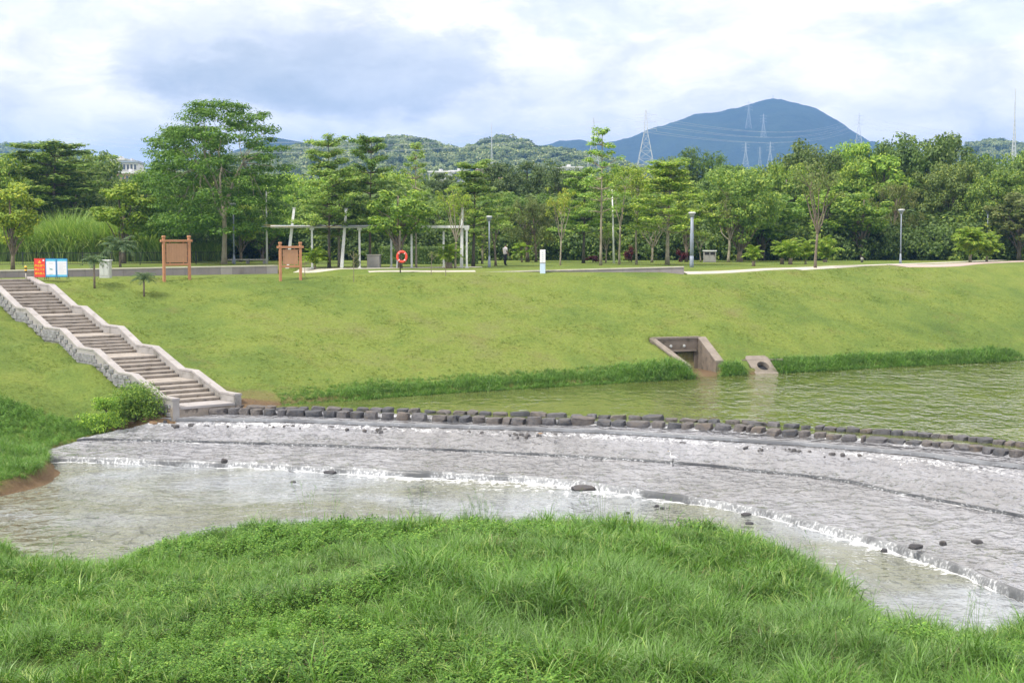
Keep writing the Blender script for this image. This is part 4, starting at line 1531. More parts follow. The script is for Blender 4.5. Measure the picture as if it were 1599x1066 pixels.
        for k in range(6):
            th = 6.283 * k / 6 + g.normal() * 0.3
            e = tp[-1] + np.array([math.cos(th) * g.uniform(.7, 1.5), math.sin(th) * g.uniform(.7, 1.5), g.uniform(2.2, 4.2)])
            q, r = limb(g, tp[-1], e, 0.08, 0.045, -0.05)
            mb.tube(q, list(r), 5, caps=False)
            for j in range(4):
                e2 = e + np.array([g.normal() * 0.9, g.normal() * 0.9, g.uniform(0.5, 2.4)])
                q, r = limb(g, e, e2, 0.04, 0.012)
                mb.tube(q, list(r), 4, caps=False)
                s_ = g.uniform(0.45, 0.85)
                V.append(cluster(g, e2, (s_, s_, s_ * 0.7), int(60 * s_ + 14), 0.28, 0.12, 0.3, 0.8, 0.1))
                V.append(cluster(g, (e + e2) / 2, (s_ * .8, s_ * .8, s_ * 0.5), int(30 * s_), 0.28, 0.12, 0.3, 0.8, 0.1))
    elif kind == 'casuarina':
        tp = trunk(H * 0.93, 0.16, 0.03, 0.2, 8)
        for i in range(64):
            f = g.random() ** 1.1
            z = H * (0.18 + 0.8 * f)
            Rm = 2.1 * (1 - f) ** 0.55 + 0.25
            th = g.random() * 6.283
            rr = Rm * g.uniform(0.2, 1.0)
            c = np.array([math.cos(th) * rr, math.sin(th) * rr, z])
            s_ = g.uniform(0.6, 1.05)
            V.append(cluster(g, c, (0.7 * s_, 0.7 * s_, 0.62 * s_), int(95 * s_), 0.42, 0.07, 0.2, -0.8, 0.1))
    elif kind == 'bamboo':
        for k in range(7):
            th = g.random() * 6.283
            lean = g.uniform(0.2, 1.0)
            t = np.linspace(0, 1, 9)
            p = np.stack([math.cos(th) * (0.15 + lean * t ** 2.4), math.sin(th) * (0.15 + lean * t ** 2.4), H * (t - 0.06 * lean * t ** 4) * g.uniform(.85, 1.0)], 1)
            mb.tube(p, list(np.linspace(0.05, 0.012, 9)), 5, caps=False)
            for q in np.linspace(0.3, 1, 12):
                c = np.array([np.interp(q, t, p[:, j]) for j in range(3)])
                V.append(cluster(g, c, (0.5, 0.5, 0.6), 46, 0.40, 0.07, 0.2, 1.2, 0.1))
    elif kind == 'vase':
        # pale forked stems, thin flat crown near the top
        tp = trunk(H * 0.36, 0.13, 0.10, 0.15, 5)
        for k in range(3):
            th = 6.283 * k / 3 + g.normal() * 0.3
            e = tp[-1] + np.array([math.cos(th) * g.uniform(.5, .9), math.sin(th) * .6, g.uniform(3.0, 4.2)])
            q, r = limb(g, tp[-1], e, 0.08, 0.035, -0.04)
            mb.tube(q, list(r), 5, caps=False)
            for j in range(6):
                e2 = e + np.array([g.normal() * 1.0, g.normal() * 1.0, g.uniform(-0.4, 2.0)])
                q, r = limb(g, e, e2, 0.03, 0.012)
                mb.tube(q, list(r), 4, caps=False)
                V.append(cluster(g, e2, (0.75, 0.75, 0.3), 75, 0.24, 0.11, 0.9, 0, 0.1))
    return mb, np.vstack(V)


PROTO = {}


def proto(kind, seed, leafmat, barkmat):
    key = (kind, seed, leafmat)
    if key not in PROTO:
        mb, V = tree_mesh(kind, seed)
        crown = np_mesh('crown_mesh', V, leaf_faces(len(V) // 4), M[leafmat])
        wood = mb.mesh('trunk_mesh', M[barkmat], True)
        xy = V[:, :2] 
        rad = np.percentile(np.abs(V[:, 0]), 98)
        PROTO[key] = (wood, crown, rad, V[:, 2].max())
    return PROTO[key]


def plant_tree(kind, seed, leafmat, barkmat, base, height, width, label, group='trees of the riverside park', tint=(1, 1, 1), name=None, cat='tree', rz=None):
    wood, crown, rad, top = proto(kind, seed, leafmat, barkmat)
    rz = rng.uniform(0, 6.28) if rz is None else rz
    t = empty(name or 'tree', base, rz, label, cat, group)
    sz = height / top
    sx = width / 2 / rad
    o = link('trunk', wood, t)
    o.scale = (sx if kind in ('open', 'vase', 'bamboo') else (sx + sz) / 2, sx if kind in ('open', 'vase', 'bamboo') else (sx + sz) / 2, sz)
    if kind not in ('open', 'vase', 'bamboo'):
        o.scale = (sx, sx, sz)
    c = link('crown', crown, t)
    c.scale = (sx, sx, sz)
    c.color = (*tint, 1)
    return t


# pixel of the trunk foot, pixel height of the crown top, pixel width of the crown, kind, leaves, bark, label
TREES = [
    (20, 421, 283, 80, 'round', 'leaf_mid', 'bark', (1.25, 1.15, .9), 'light green tree with drooping leaf clusters at the left edge of the park', 'tree'),
    (83, 405, 221, 178, 'tier', 'leaf_tier', 'bark', (1.1, 1.1, 1.0), 'tall layered tree whose straight trunk rises behind the blue notice boards', 'layered_tree'),
    (152, 398, 236, 120, 'tier', 'leaf_tier', 'bark_dark', (1.1, 1.1, 1.0), 'dark layered tree between the notice boards and the pale round tree', 'layered_tree'),
    (193, 411, 284, 88, 'round', 'leaf_yellow', 'bark', (.85, 1.0, .9), 'bright yellow-green rounded tree behind the grey cabinet', 'tree'),
    (296, 409, 195, 160, 'feather', 'leaf_feather', 'bark', (1, 1, 1), 'big spreading feathery tree behind the left wooden board, left of the pair', 'flame_tree'),
    (350, 413, 156, 190, 'feather', 'leaf_feather', 'bark_pale', (.95, 1, 1), 'tallest spreading feathery tree with thick pale trunk, its top above all others', 'flame_tree'),
    (376, 409, 318, 62, 'round', 'leaf_yellow', 'bark_pale', (.75, .85, .8), 'small round tree right of the blue-grey lamp behind the wall', 'tree'),
    (440, 404, 272, 120, 'broad', 'leaf_mid', 'bark_dark', (1, 1.15, .9), 'dense bright green tree behind the left end of the shelter roof', 'tree'),
    (514, 418.5, 211, 110, 'tier', 'leaf_tier', 'bark', (1.1, 1.1, 1.0), 'tall olive layered tree standing in front of the shelter, left one', 'layered_tree'),
    (530, 417, 262, 88, 'tier', 'leaf_tier', 'bark_pale', (1.05, 1.05, .9), 'slim layered tree with reddish trunk beside the second leaning mast', 'layered_tree'),
    (578, 417, 211, 84, 'tier', 'leaf_tier', 'bark', (.9, .98, .95), 'dark pointed layered tree with a double trunk before the granite block', 'layered_tree'),
    (625, 419, 296, 95, 'round', 'leaf_mid', 'bark', (.95, 1.05, .9), 'dense drooping tree directly above the red life ring', 'tree'),
    (650, 418, 221, 62, 'tier_sparse', 'leaf_tier', 'bark_pale', (1, 1.0, .95), 'thin sparse layered tree with a lone crown tuft right of the life ring', 'layered_tree'),
    (711, 419, 288, 74, 'open', 'leaf_yellow', 'bark_pale', (.8, .9, .9), 'slender open tree with a side branch at the right end of the shelter', 'tree'),
    (739, 416.5, 249, 110, 'tier', 'leaf_tier', 'bark', (1.05, 1.05, .95), 'flat topped layered tree left of the middle lamp', 'layered_tree'),
    (774, 415, 325, 66, 'vase', 'leaf_mid', 'bark', (1.1, 1.15, .9), 'thick trunked tree between the middle lamp and the walking person', 'tree'),
    (753, 412, 330, 40, 'young', 'leaf_mid', 'bark_pale', (1, 1, .9), 'thin leaning tree just left of the middle lamp', 'tree'),
    (824, 409, 305, 78, 'willow', 'leaf_willow', 'bark', (.75, .82, .8), 'grey-green bushy tree behind the small round bright tree', 'tree'),
    (837, 409, 318, 60, 'willow', 'leaf_willow', 'bark', (.8, .82, .7), 'grey-green bushy tree left of the white marker post', 'tree'),
    (875, 414.5, 292, 60, 'open', 'leaf_yellow', 'bark_pale', (1, 1.0, .9), 'pale stemmed tree with yellow leaf tufts right of the white marker post', 'tree'),
    (911, 411, 262, 100, 'tier', 'leaf_tier', 'bark', (1.15, 1.2, .9), 'leaning dark stemmed layered tree left of the tallest sparse one', 'layered_tree'),
    (938, 414.5, 198, 84, 'tier_sparse', 'leaf_tier', 'bark', (1.1, 1.15, .95), 'tallest sparse layered tree with its tip against the sky left of the mountain', 'layered_tree'),
    (967, 413, 262, 66, 'vase', 'leaf_yellow', 'bark_pale', (.8, .95, .9), 'pale forked tree right of the tall white lamp', 'tree'),
    (994, 413, 262, 72, 'vase', 'leaf_yellow', 'bark_pale', (.85, .95, .9), 'forked pale tree like a slingshot before the purple shrub', 'tree'),
    (1042, 414, 246, 116, 'tier', 'leaf_tier', 'bark', (1.6, 1.5, 1.0), 'yellow-green layered tree left of the stout lamp', 'layered_tree'),
    (1018, 410, 336, 84, 'open', 'leaf_mid', 'bark_pale', (1, 1, .95), 'low wide tree with bare curved branches under the yellow layered tree', 'tree'),
    (946, 410, 350, 40, 'open', 'leaf_mid', 'bark_pale', (1, 1, .95), 'low bare branched tree by the foot of the tall white lamp', 'tree'),
    (1072, 409, 292, 62, 'young', 'leaf_mid', 'bark', (1.05, 1.05, .9), 'slim tree behind the stout lamp', 'tree'),
    (1094, 409, 356, 56, 'open', 'leaf_mid', 'bark_pale', (.9, .9, .85), 'low umbrella tree with bare branches behind the litter bin', 'tree'),
    (1137, 409.5, 300, 76, 'open', 'leaf_willow', 'bark_pale', (1, 1.05, .8), 'leaning white stemmed tree right of the litter bin', 'tree'),
    (1155, 409, 262, 130, 'broad', 'leaf_mid', 'bark', (.95, 1, 1), 'broad leafy tree behind the leaning white stemmed tree', 'tree'),
    (1273, 418.5, 250, 104, 'open', 'leaf_willow', 'bark', (.75, .85, .75), 'tall thin drooping tree standing nearest on the lawn right of centre', 'tree'),
    (1222, 404, 270, 90, 'round', 'leaf_mid', 'bark', (.9, 1, .95), 'leafy tree above the middle palm clump', 'tree'),
    (1310, 403, 280, 90, 'round', 'leaf_mid', 'bark', (1, 1.1, .9), 'leafy tree above the clipped hedge', 'tree'),
    (1392, 405, 283, 84, 'willow', 'leaf_willow', 'bark', (.95, .95, .9), 'weeping grey-green tree left of the right slim lamp', 'tree'),
    (1412, 401, 262, 120, 'willow', 'leaf_willow', 'bark', (.95, 1.0, .85), 'larger pale weeping tree behind the right slim lamp', 'tree'),
    (1424, 403, 305, 66, 'round', 'leaf_mid', 'bark', (1.15, 1.2, .9), 'small dense tree right of the right slim lamp', 'tree'),
    (1450, 402.5, 302, 74, 'round', 'leaf_yellow', 'bark', (.65, .8, .75), 'bright round tree between the two weeping trees', 'tree'),
    (1486, 403.5, 296, 84, 'willow', 'leaf_willow', 'bark_pale', (.95, .95, .95), 'weeping tree with a thick pale trunk left of the right palms', 'tree'),
    (1516, 402, 303, 70, 'round', 'leaf_yellow', 'bark', (.65, .85, .75), 'bright tree behind the right palm clumps', 'tree'),
]
used_seed = {}
for i, (px, py, top, wpx, kind, lm, bm_, tint, lab, nm) in enumerate(TREES):
    base = hit(px, py)
    s_ = ppm(base[1])
    h_ = (py - top) / s_
    seed = 100 + (i % 3)
    plant_tree(kind, seed, lm, bm_, base, h_, wpx / s_, lab, tint=tint, name=nm)

# backdrop trees: px, top, width, distance, kind, leaves, tint, label
BACK = [
    (-20, 240, 130, 150, 'broad', 'leaf_mid', (1.1, 1.15, .95), 'mid green tree at the far left edge below the blue ridge'),
    (42, 236, 120, 158, 'broad', 'leaf_mid', (1.1, 1.1, .95), 'broad tree behind the left layered tree, first from the left edge'),
    (120, 226, 130, 165, 'broad', 'leaf_dark', (1.15, 1.1, 1.1), 'broad dark tree between the layered tree and the far pink house'),
    (166, 250, 80, 170, 'broad', 'leaf_dark', (1.1, 1.1, 1.1), 'dark crown just left of the far pink house'),
    (235, 262, 60, 168, 'round', 'leaf_mid', (.9, 1, .9), 'crown just below the gap with the far pink house'),
    (385, 262, 110, 175, 'broad', 'leaf_mid', (.95, 1.05, .9), 'broad crown right behind the tallest feathery tree'),
    (470, 268, 110, 175, 'broad', 'leaf_mid', (1.2, 1.3, .9), 'bright green crown behind the olive layered tree'),
    (548, 262, 90, 178, 'broad', 'leaf_mid', (1.1, 1.2, .9), 'bright crown between the two front layered trees'),
    (612, 266, 110, 176, 'broad', 'leaf_mid', (1.25, 1.3, .9), 'bright green crown left of the sparse layered tree'),
    (690, 268, 90, 168, 'casuarina', 'leaf_casuarina', (1, 1, 1), 'dark needle-leaved tree below the white roofs, leftmost of its row'),
    (735, 272, 90, 172, 'casuarina', 'leaf_casuarina', (.95, 1, 1), 'dark needle-leaved tree below the white roofs, second of its row'),
    (785, 252, 100, 170, 'broad', 'leaf_casuarina', (1.1, 1.1, 1), 'dark broad crown under the tall slim mast'),
    (826, 250, 100, 172, 'casuarina', 'leaf_casuarina', (1.1, 1.15, 1), 'needle-leaved tree right of the tall mast'),
    (868, 248, 80, 170, 'broad', 'leaf_casuarina', (1.2, 1.2, 1), 'flat topped dark crown left of the tallest sparse tree'),
    (900, 278, 70, 175, 'casuarina', 'leaf_casuarina', (1, 1, 1), 'dark tree below the far white house by the sparse tree'),
    (985, 256, 110, 170, 'broad', 'leaf_mid', (1.2, 1.15, .8), 'yellowish crown under the big pylon'),
    (1046, 244, 60, 172, 'broad', 'leaf_dark', (1.3, 1.2, 1), 'small dark crown at the left foot of the mountain'),
    (1084, 226, 38, 175, 'bamboo', 'leaf_dark', (1, 1.05, 1), 'left plume of dark bamboo against the mountain'),
    (1113, 236, 42, 175, 'bamboo', 'leaf_dark', (1, 1.1, 1), 'right plume of dark bamboo leaning right against the mountain'),
    (1130, 254, 100, 168, 'broad', 'leaf_dark', (1.2, 1.25, 1.1), 'wide crown under the bamboo plumes'),
    (1190, 258, 110, 172, 'broad', 'leaf_mid', (.9, 1.0, .95), 'mid green crown below the group of small pylons'),
    (1262, 216, 118, 168, 'broad', 'leaf_dark', (1, .95, 1), 'large dark rounded crown right of the mountain top'),
    (1226, 250, 90, 160, 'broad', 'leaf_mid', (1.1, 1.15, .9), 'light green crown in front of the large dark one'),
    (1322, 219, 110, 170, 'broad', 'leaf_mid', (1.1, 1.2, .9), 'bright crown below the pylon on the mountain flank'),
    (1345, 244, 90, 162, 'broad', 'leaf_mid', (1.15, 1.2, .9), 'lower bright crown between the two great dark trees'),
    (1400, 208, 120, 168, 'broad', 'leaf_dark', (1, 1.05, 1), 'great dark tree, left half of the highest pair on the right'),
    (1462, 204, 150, 170, 'broad', 'leaf_dark', (1, 1, 1), 'great dark tree, right half of the highest pair on the right'),
    (1380, 240, 80, 160, 'round', 'leaf_mid', (1.1, 1.2, .9), 'light green pointed crown before the great dark pair'),
    (1475, 252, 110, 158, 'broad', 'leaf_dark', (1.3, 1.15, 1.1), 'dull green crown in front of the highest dark tree'),
    (1530, 240, 110, 166, 'broad', 'leaf_dark', (1.05, 1.1, 1), 'dark crown right of the highest dark tree'),
    (1572, 232, 110, 168, 'broad', 'leaf_mid', (.9, 1.0, .9), 'green crown at the right edge beneath the thin mast'),
    (1560, 262, 110, 152, 'broad', 'leaf_mid', (.85, .9, .85), 'lower crown at the right edge above the palms'),
    (1640, 225, 130, 165, 'broad', 'leaf_mid', (.9, 1, .9), 'crown cut off by the right edge of the view'),
    (1290, 300, 90, 150, 'round', 'leaf_mid', (1.1, 1.2, .9), 'light crown with pale flowers behind the drooping lawn tree'),
    (1345, 300, 90, 148, 'round', 'leaf_mid', (1.0, 1.1, .9), 'leafy crown right of the clipped hedge'),
    (1190, 300, 100, 146, 'round', 'leaf_mid', (.85, 1.0, .95), 'dark leafy crown above the left small palm'),
    (1590, 300, 90, 146, 'round', 'leaf_willow', (.8, .85, .8), 'grey-green crown right of the palms at the edge'),
    (860, 300, 100, 152, 'broad', 'leaf_dark', (1, 1.1, 1), 'dark crown behind the white marker post'),
    (940, 300, 110, 152, 'broad', 'leaf_dark', (1.05, 1.1, 1), 'dark crown behind the tall white lamp'),
    (1010, 300, 110, 152, 'broad', 'leaf_mid', (.9, 1, 1), 'dark leafy crown behind the slingshot tree'),
    (790, 300, 100, 152, 'broad', 'leaf_dark', (1.1, 1.2, 1), 'dark leafy crown behind the walking person'),
    (700, 310, 110, 152, 'broad', 'leaf_mid', (.8, .9, .9), 'leafy crown behind the right end of the shelter'),
    (600, 310, 110, 150, 'broad', 'leaf_mid', (.8, .95, .9), 'leafy crown behind the middle of the shelter'),
    (500, 310, 110, 150, 'broad', 'leaf_mid', (.85, .95, .9), 'leafy crown behind the left part of the shelter'),
    (410, 315, 100, 146, 'broad', 'leaf_mid', (.95, 1.1, .9), 'leafy crown behind the raised bench'),
    (330, 330, 110, 146, 'broad', 'leaf_dark', (.95, 1, 1), 'dark leafy crown behind the thick pale trunk'),
    (250, 330, 100, 146, 'broad', 'leaf_dark', (1.0, 1.1, 1), 'dark leafy crown behind the left wooden board'),
    (60, 300, 120, 174, 'broad', 'leaf_mid', (.85, .95, .9), 'leafy crown above the reeds behind the notice boards'),
]
for i, (px, top, wpx, dist, kind, lm, tint, lab) in enumerate(BACK):
    s_ = ppm(dist)
    X = (px - 799.5) / F_PX * dist
    z0 = float(far_ground(np.array([X]), np.array([float(dist)]))[0])
    ztop = CAM_Z + (366 - top) / s_
    plant_tree(kind, 100 + (i % 4), lm, 'bark_dark', (X, dist, z0), ztop - z0, wpx / s_, lab, group='trees at the back of the park', tint=tint, name='tree')


# ------------------------------------------------------------------ scattering of uncountable plants
def scatter(name, protos, pts, rot, scl, idx, label):
    """one object: a cloud of points, each carrying a copy of one of the proto meshes"""
    me = bpy.data.meshes.new(name)
    me.vertices.add(len(pts))
    me.vertices.foreach_set('co', np.asarray(pts, np.float32).ravel())
    a = me.attributes.new('rot', 'FLOAT_VECTOR', 'POINT')
    a.data.foreach_set('vector', np.asarray(rot, np.float32).ravel())
    a = me.attributes.new('scl', 'FLOAT', 'POINT')
    a.data.foreach_set('value', np.asarray(scl, np.float32))
    a = me.attributes.new('idx', 'INT', 'POINT')
    a.data.foreach_set('value', np.asarray(idx, np.int32))
    o = link(name, me)
    setp(o, label, kind='stuff')
    ng = bpy.data.node_groups.new(name, 'GeometryNodeTree')
    ng.interface.new_socket('Geometry', in_out='INPUT', socket_type='NodeSocketGeometry')
    ng.interface.new_socket('Geometry', in_out='OUTPUT', socket_type='NodeSocketGeometry')
    gi = ng.nodes.new('NodeGroupInput')
    go = ng.nodes.new('NodeGroupOutput')
    jn = ng.nodes.new('GeometryNodeJoinGeometry')

    def attr(nm, ty):
        n_ = ng.nodes.new('GeometryNodeInputNamedAttribute')
        n_.data_type = ty
        n_.inputs['Name'].default_value = nm
        return n_.outputs['Attribute']
    ar, as_, ai = attr('rot', 'FLOAT_VECTOR'), attr('scl', 'FLOAT'), attr('idx', 'INT')
    for k, pm in enumerate(protos):
        po = bpy.data.objects.new(name + '_plant', pm)
        oi = ng.nodes.new('GeometryNodeObjectInfo')
        oi.inputs['Object'].default_value = po
        oi.inputs['As Instance'].default_value = True
        cmp_ = ng.nodes.new('FunctionNodeCompare')
        cmp_.data_type = 'INT'
        cmp_.operation = 'EQUAL'
        ng.links.new(ai, cmp_.inputs[2])
        cmp_.inputs[3].default_value = k
        ip = ng.nodes.new('GeometryNodeInstanceOnPoints')
        ng.links.new(gi.outputs[0], ip.inputs['Points'])
        ng.links.new(cmp_.outputs[0], ip.inputs['Selection'])
        ng.links.new(oi.outputs['Geometry'], ip.inputs['Instance'])
        ng.links.new(ar, ip.inputs['Rotation'])
        ng.links.new(as_, ip.inputs['Scale'])
        ng.links.new(ip.outputs[0], jn.inputs[0])
    ng.links.new(jn.outputs[0], go.inputs[0])
    md = o.modifiers.new('scatter', 'NODES')
    md.node_group = ng
    return o


def tuft(seed, n, h, wdt, spread, bend, mat, segs=3, lean=0.0, hvar=0.35):
    """bent grass blades rising from one root"""
    g = np.random.default_rng(seed)
    th = g.random(n) * 6.283
    r0 = spread * np.sqrt(g.random(n))
    base = np.stack([r0 * np.cos(th), r0 * np.sin(th), -0.03 + 0 * th], 1)
    az = th + g.normal(size=n) * 0.7
    L = h * (1 - hvar * g.random(n) * 1.4)
    bd = bend * g.uniform(0.35, 1.5, n)
    out = []
    side_ang = az + math.pi / 2 + g.normal(size=n) * 0.4
    sd = np.stack([np.cos(side_ang), np.sin(side_ang), 0 * az], 1)
    rows = []
    for k in range(segs + 1):
        t = k / segs
        ang = bd * t ** 1.2
        # integrate the arc approximately
        hz = L * t * np.sin(ang * 0.6)
        vz = L * t * np.cos(ang * 0.62)
        p = base + np.stack([np.cos(az) * hz + lean * L * t ** 2, np.sin(az) * hz, vz], 1)
        w_ = wdt * (1 - t ** 1.5) * (0.6 + 0.4 * min(1, t * 4)) + 0.0006
        rows.append((p - sd * w_ / 2, p + sd * w_ / 2))
    V = np.stack([q for r in rows for q in r], 1)           # n, 2(segs+1), 3
    m = 2 * (segs + 1)
    f = []
    for k in range(segs):
        f.append([2 * k, 2 * k + 1, 2 * k + 3, 2 * k + 2])
    f = np.array(f)
    F = (np.arange(n)[:, None, None] * m + f[None]).reshape(-1, 4)
    return np_mesh('blades', V.reshape(-1, 3), F, M[mat])


def weed(seed, n, h, rad, L, mat):
    g = np.random.default_rng(seed)
    d = unit(g.normal(size=(n, 3)))
    d[:, 2] = np.abs(d[:, 2])
    p = d * np.array([rad, rad, h]) * (0.45 + 0.55 * g.random(n))[:, None]
    nr = unit(d * 0.4 + np.array([0, 0, 1.0]) + g.normal(size=(n, 3)) * 0.4)
    ax = unit(g.normal(size=(n, 3)) + d * 0.8)
    V = leaves(p, nr, ax, L * g.uniform(0.6, 1.2, n), L * 0.5 * g.uniform(0.6, 1.1, n))
    return np_mesh('weeds', V, leaf_faces(n), M[mat])


def in_view(x, y, margin=1.5):
    return np.abs(x) < y * 0.3477 + margin


# near bank grass
g_ = np.random.default_rng(5)
N = 60000
X = g_.uniform(-26, 26, N)
Y = g_.uniform(22, 60, N)
dS, _ = poly_dist(X, Y, SHORE)
dS = -dS
Zn = near_z(X, Y)
vis = in_view(X, Y, 1.2) & (dS > 0.05) & (Y > 25)
dens = np.clip(1.15 - (Y - 25) / 60, 0.55, 1)
vis &= g_.random(N) < dens
# bare patch at the little bay on the left
e = P(118, 880, 0.2)
vis &= np.hypot((X - e[0]) / 1.5, (Y - e[1]) / 1.6) > 1 + 0.3 * g_.random(N)
X, Y, Zn, dS = X[vis], Y[vis], Zn[vis], dS[vis]
big = fbm(X * 0.13, Y * 0.18, 0, 61, 3)
wd_n = fbm(X * 0.19, Y * 0.26, 0, 64, 3)
pal = fbm(X * 0.21, Y * 0.28, 0, 68, 3)
cell = vnoise(X * 0.85, Y * 1.0, 0, 69) * 0.6 + vnoise(X * 1.9, Y * 2.1, 0, 70) * 0.4
keep = (cell + 0.5 * g_.random(len(X))) > -0.42
X, Y, Zn, dS, big, wd_n, pal, cell = [q[keep] for q in (X, Y, Zn, dS, big, wd_n, pal, cell)]
u_ = g_.random(len(X))
isweed = (wd_n + 0.30 * (u_ - .5) > 0.10)
ispale = (~isweed) & (pal > 0.16) & (g_.random(len(X)) < .75)
tall = 0.86 + 0.55 * big + 0.50 * cell + 0.15 * fbm(X * 0.7, Y * 0.7, 0, 65, 2)
tall *= np.where(dS < 1.2, 0.75 + 0.3 * g_.random(len(X)), 1.0)
tall *= 1 - 0.55 * (1 - sstep(np.hypot(X - e[0], Y - e[1]), 1.5, 3.5))
tall *= np.where((X > 5) & (dS < 3), 1.12, 1.0)
tall = np.clip(tall, 0.3, 1.6)
idx = np.where(isweed, 6 + g_.integers(0, 2, len(X)), np.where(ispale, 4 + g_.integers(0, 2, len(X)), g_.integers(0, 4, len(X))))
idx = np.where(g_.random(len(X)) < 0.035, 8, idx)
scl = tall * g_.uniform(0.7, 1.1, len(X)) * np.where(isweed, 0.85, 0.92)
la = fbm(X * 0.12, Y * 0.12, 0, 66, 2) * 6.0 + 1.0
# ragged wind-laid lean that follows the mounds
lean = 0.22 + 0.30 * np.abs(fbm(X * 0.3, Y * 0.3, 0, 67, 2))
rot = np.stack([lean * np.sin(la) + g_.normal(size=len(X)) * 0.12, lean * np.cos(la) + g_.normal(size=len(X)) * 0.12, g_.random(len(X)) * 6.283], 1)
gp = [tuft(1, 26, 0.95, 0.032, 0.15, 2.2, 'grass_blade'), tuft(2, 22, 1.05, 0.036, 0.16, 2.6, 'grass_blade'), tuft(3, 26, 0.85, 0.028, 0.16, 1.7, 'grass_blade', lean=.2),
      tuft(4, 20, 1.05, 0.040, 0.18, 2.9, 'grass_blade'), tuft(5, 34, 0.80, 0.020, 0.20, 1.2, 'grass_pale'), tuft(6, 26, 1.0, 0.026, 0.2, 1.8, 'grass_pale'),
      weed(7, 120, 0.55, 0.30, 0.085, 'weed_leaf'), weed(8, 110, 0.62, 0.28, 0.10, 'weed_leaf'), tuft(9, 14, 0.8, 0.018, 0.2, 2.0, 'grass_dry')]
scatter('wild_grass', gp, np.stack([X, Y, Zn - 0.02], 1), rot, scl, idx, 'tall tangled wild grass and weeds filling the near bank')

# a few thin seed stalks standing above the grass: groups seen against the water
def stalk_mesh(seed):
    g = np.random.default_rng(seed)
    mb = MB()
    for k in range(5):
        th = g.random() * 6.28
        t = np.linspace(0, 1, 6)
        hgt = g.uniform(1.15, 1.7)
        p = np.stack([math.cos(th) * (0.1 + 0.28 * t ** 2), math.sin(th) * (0.1 + 0.28 * t ** 2), t * hgt], 1)
        mb.tube(p, [0.006, .005, .005, .004, .0035, .003], 4, caps=False)
        for j in range(4):
            q = p[-1] + np.array([0, 0, -0.04 * j])
            a = g.random() * 6.28
            mb.tube([q, q + np.array([math.cos(a) * .07, math.sin(a) * .07, .07])], [.005, .002], 3, caps=False)
    return mb.mesh('stalks', M['grass_pale'])


pts = []
for (px, py, n) in [(738, 845, 7), (755, 850, 4), (905, 850, 2), (640, 850, 1), (1515, 1020, 3), (1290, 905, 1), (1350, 960, 1), (490, 850, 2), (1040, 870, 1)]:
    for k in range(n):
        q = P(px + g_.normal() * 16, py + abs(g_.normal()) * 8, 0.5)
        pts.append((q[0], q[1], float(near_z(np.array([q[0]]), np.array([q[1]]))[0])))
pts = np.array(pts)
scatter('seed_stalks', [stalk_mesh(1), stalk_mesh(2)], pts, np.stack([g_.normal(size=len(pts)) * .1, g_.normal(size=len(pts)) * .1, g_.random(len(pts)) * 6.28], 1),
        g_.uniform(0.7, 1.05, len(pts)), g_.integers(0, 2, len(pts)), 'thin grass seed stalks standing above the near bank')

# straw on the bare spot
pts = np.stack([e[0] + g_.normal(size=70) * 0.75, e[1] + g_.normal(size=70) * 0.7, np.zeros(70)], 1)
pts[:, 2] = near_z(pts[:, 0], pts[:, 1])
scatter('dry_grass', [tuft(21, 26, 0.4, 0.014, 0.2, 2.4, 'grass_dry')], pts, np.stack([g_.normal(size=70) * .3, g_.normal(size=70) * .3, g_.random(70) * 6.28], 1),
        g_.uniform(.6, 1.1, 70), np.zeros(70, int), 'matted dry grass on the bare spot by the near shore')

# lawn on the far bank: short tufts over the whole slope
N = 90000
A_ = g_.uniform(-34, 70, N)
B_ = g_.uniform(-1, 26, N)
o_ = TOE[10][:2]
X = o_[0] + A_ * BA[0] + B_ * BB[0]
Y = o_[1] + A_ * BA[1] + B_ * BB[1]
dT, _ = poly_dist(X, Y, TOE)
dC, _ = poly_dist(X, Y, CREST)
s_ = (X - st_o[0]) * st_dir[0] + (Y - st_o[1]) * st_dir[1]
of = (X - st_o[0]) * st_nrm[0] + (Y - st_o[1]) * st_nrm[1]
clump = fbm(X * 0.6, Y * 0.6, 0, 81, 3)
ok = in_view(X, Y) & (dT > 0.3) & (dC < 0.6) & ~((np.abs(of) < wd / 2 + 0.3) & (s_ > -1.5)) & (g_.random(N) < 0.62 + clump)
ee = P(425, 630, 1.35)
ok &= np.hypot((X - ee[0]) / 2.6, (Y - ee[1]) / 1.2) > 0.3 + 0.9 * g_.random(N)
ok &= ~in_culvert(X, Y)
X, Y, dT, clump = X[ok], Y[ok], dT[ok], clump[ok]
lp = [tuft(31, 14, 0.16, 0.030, 0.18, 0.9, 'lawn_blade', 2), tuft(32, 14, 0.13, 0.034, 0.2, 1.3, 'lawn_blade', 2), weed(33, 14, 0.08, 0.2, 0.08, 'lawn_blade')]
scatter('lawn_grass', lp, np.stack([X, Y, far_ground(X, Y) - 0.01], 1), np.stack([g_.normal(size=len(X)) * .2, g_.normal(size=len(X)) * .2, g_.random(len(X)) * 6.28], 1),
        g_.uniform(0.35, 0.85, len(X)) * (0.85 + 0.45 * clump), g_.integers(0, 3, len(X)), 'short grass of the mown embankment')

# tall fringe at the water's edge of the far bank
def along_toe(px0, px1, n, dmin, dmax):
    t = g_.random(n)
    px = px0 + (px1 - px0) * t
    tx = np.array([q[0] for q in toe_px[11:]])
    ty = np.array([q[1] for q in toe_px[11:]])
    base = np.array([P(a, float(np.interp(a, tx, ty)), 1.3) for a in px])
    d = g_.uniform(dmin, dmax, n)
    return base[:, :2] + d[:, None] * BB[None, :], d, px


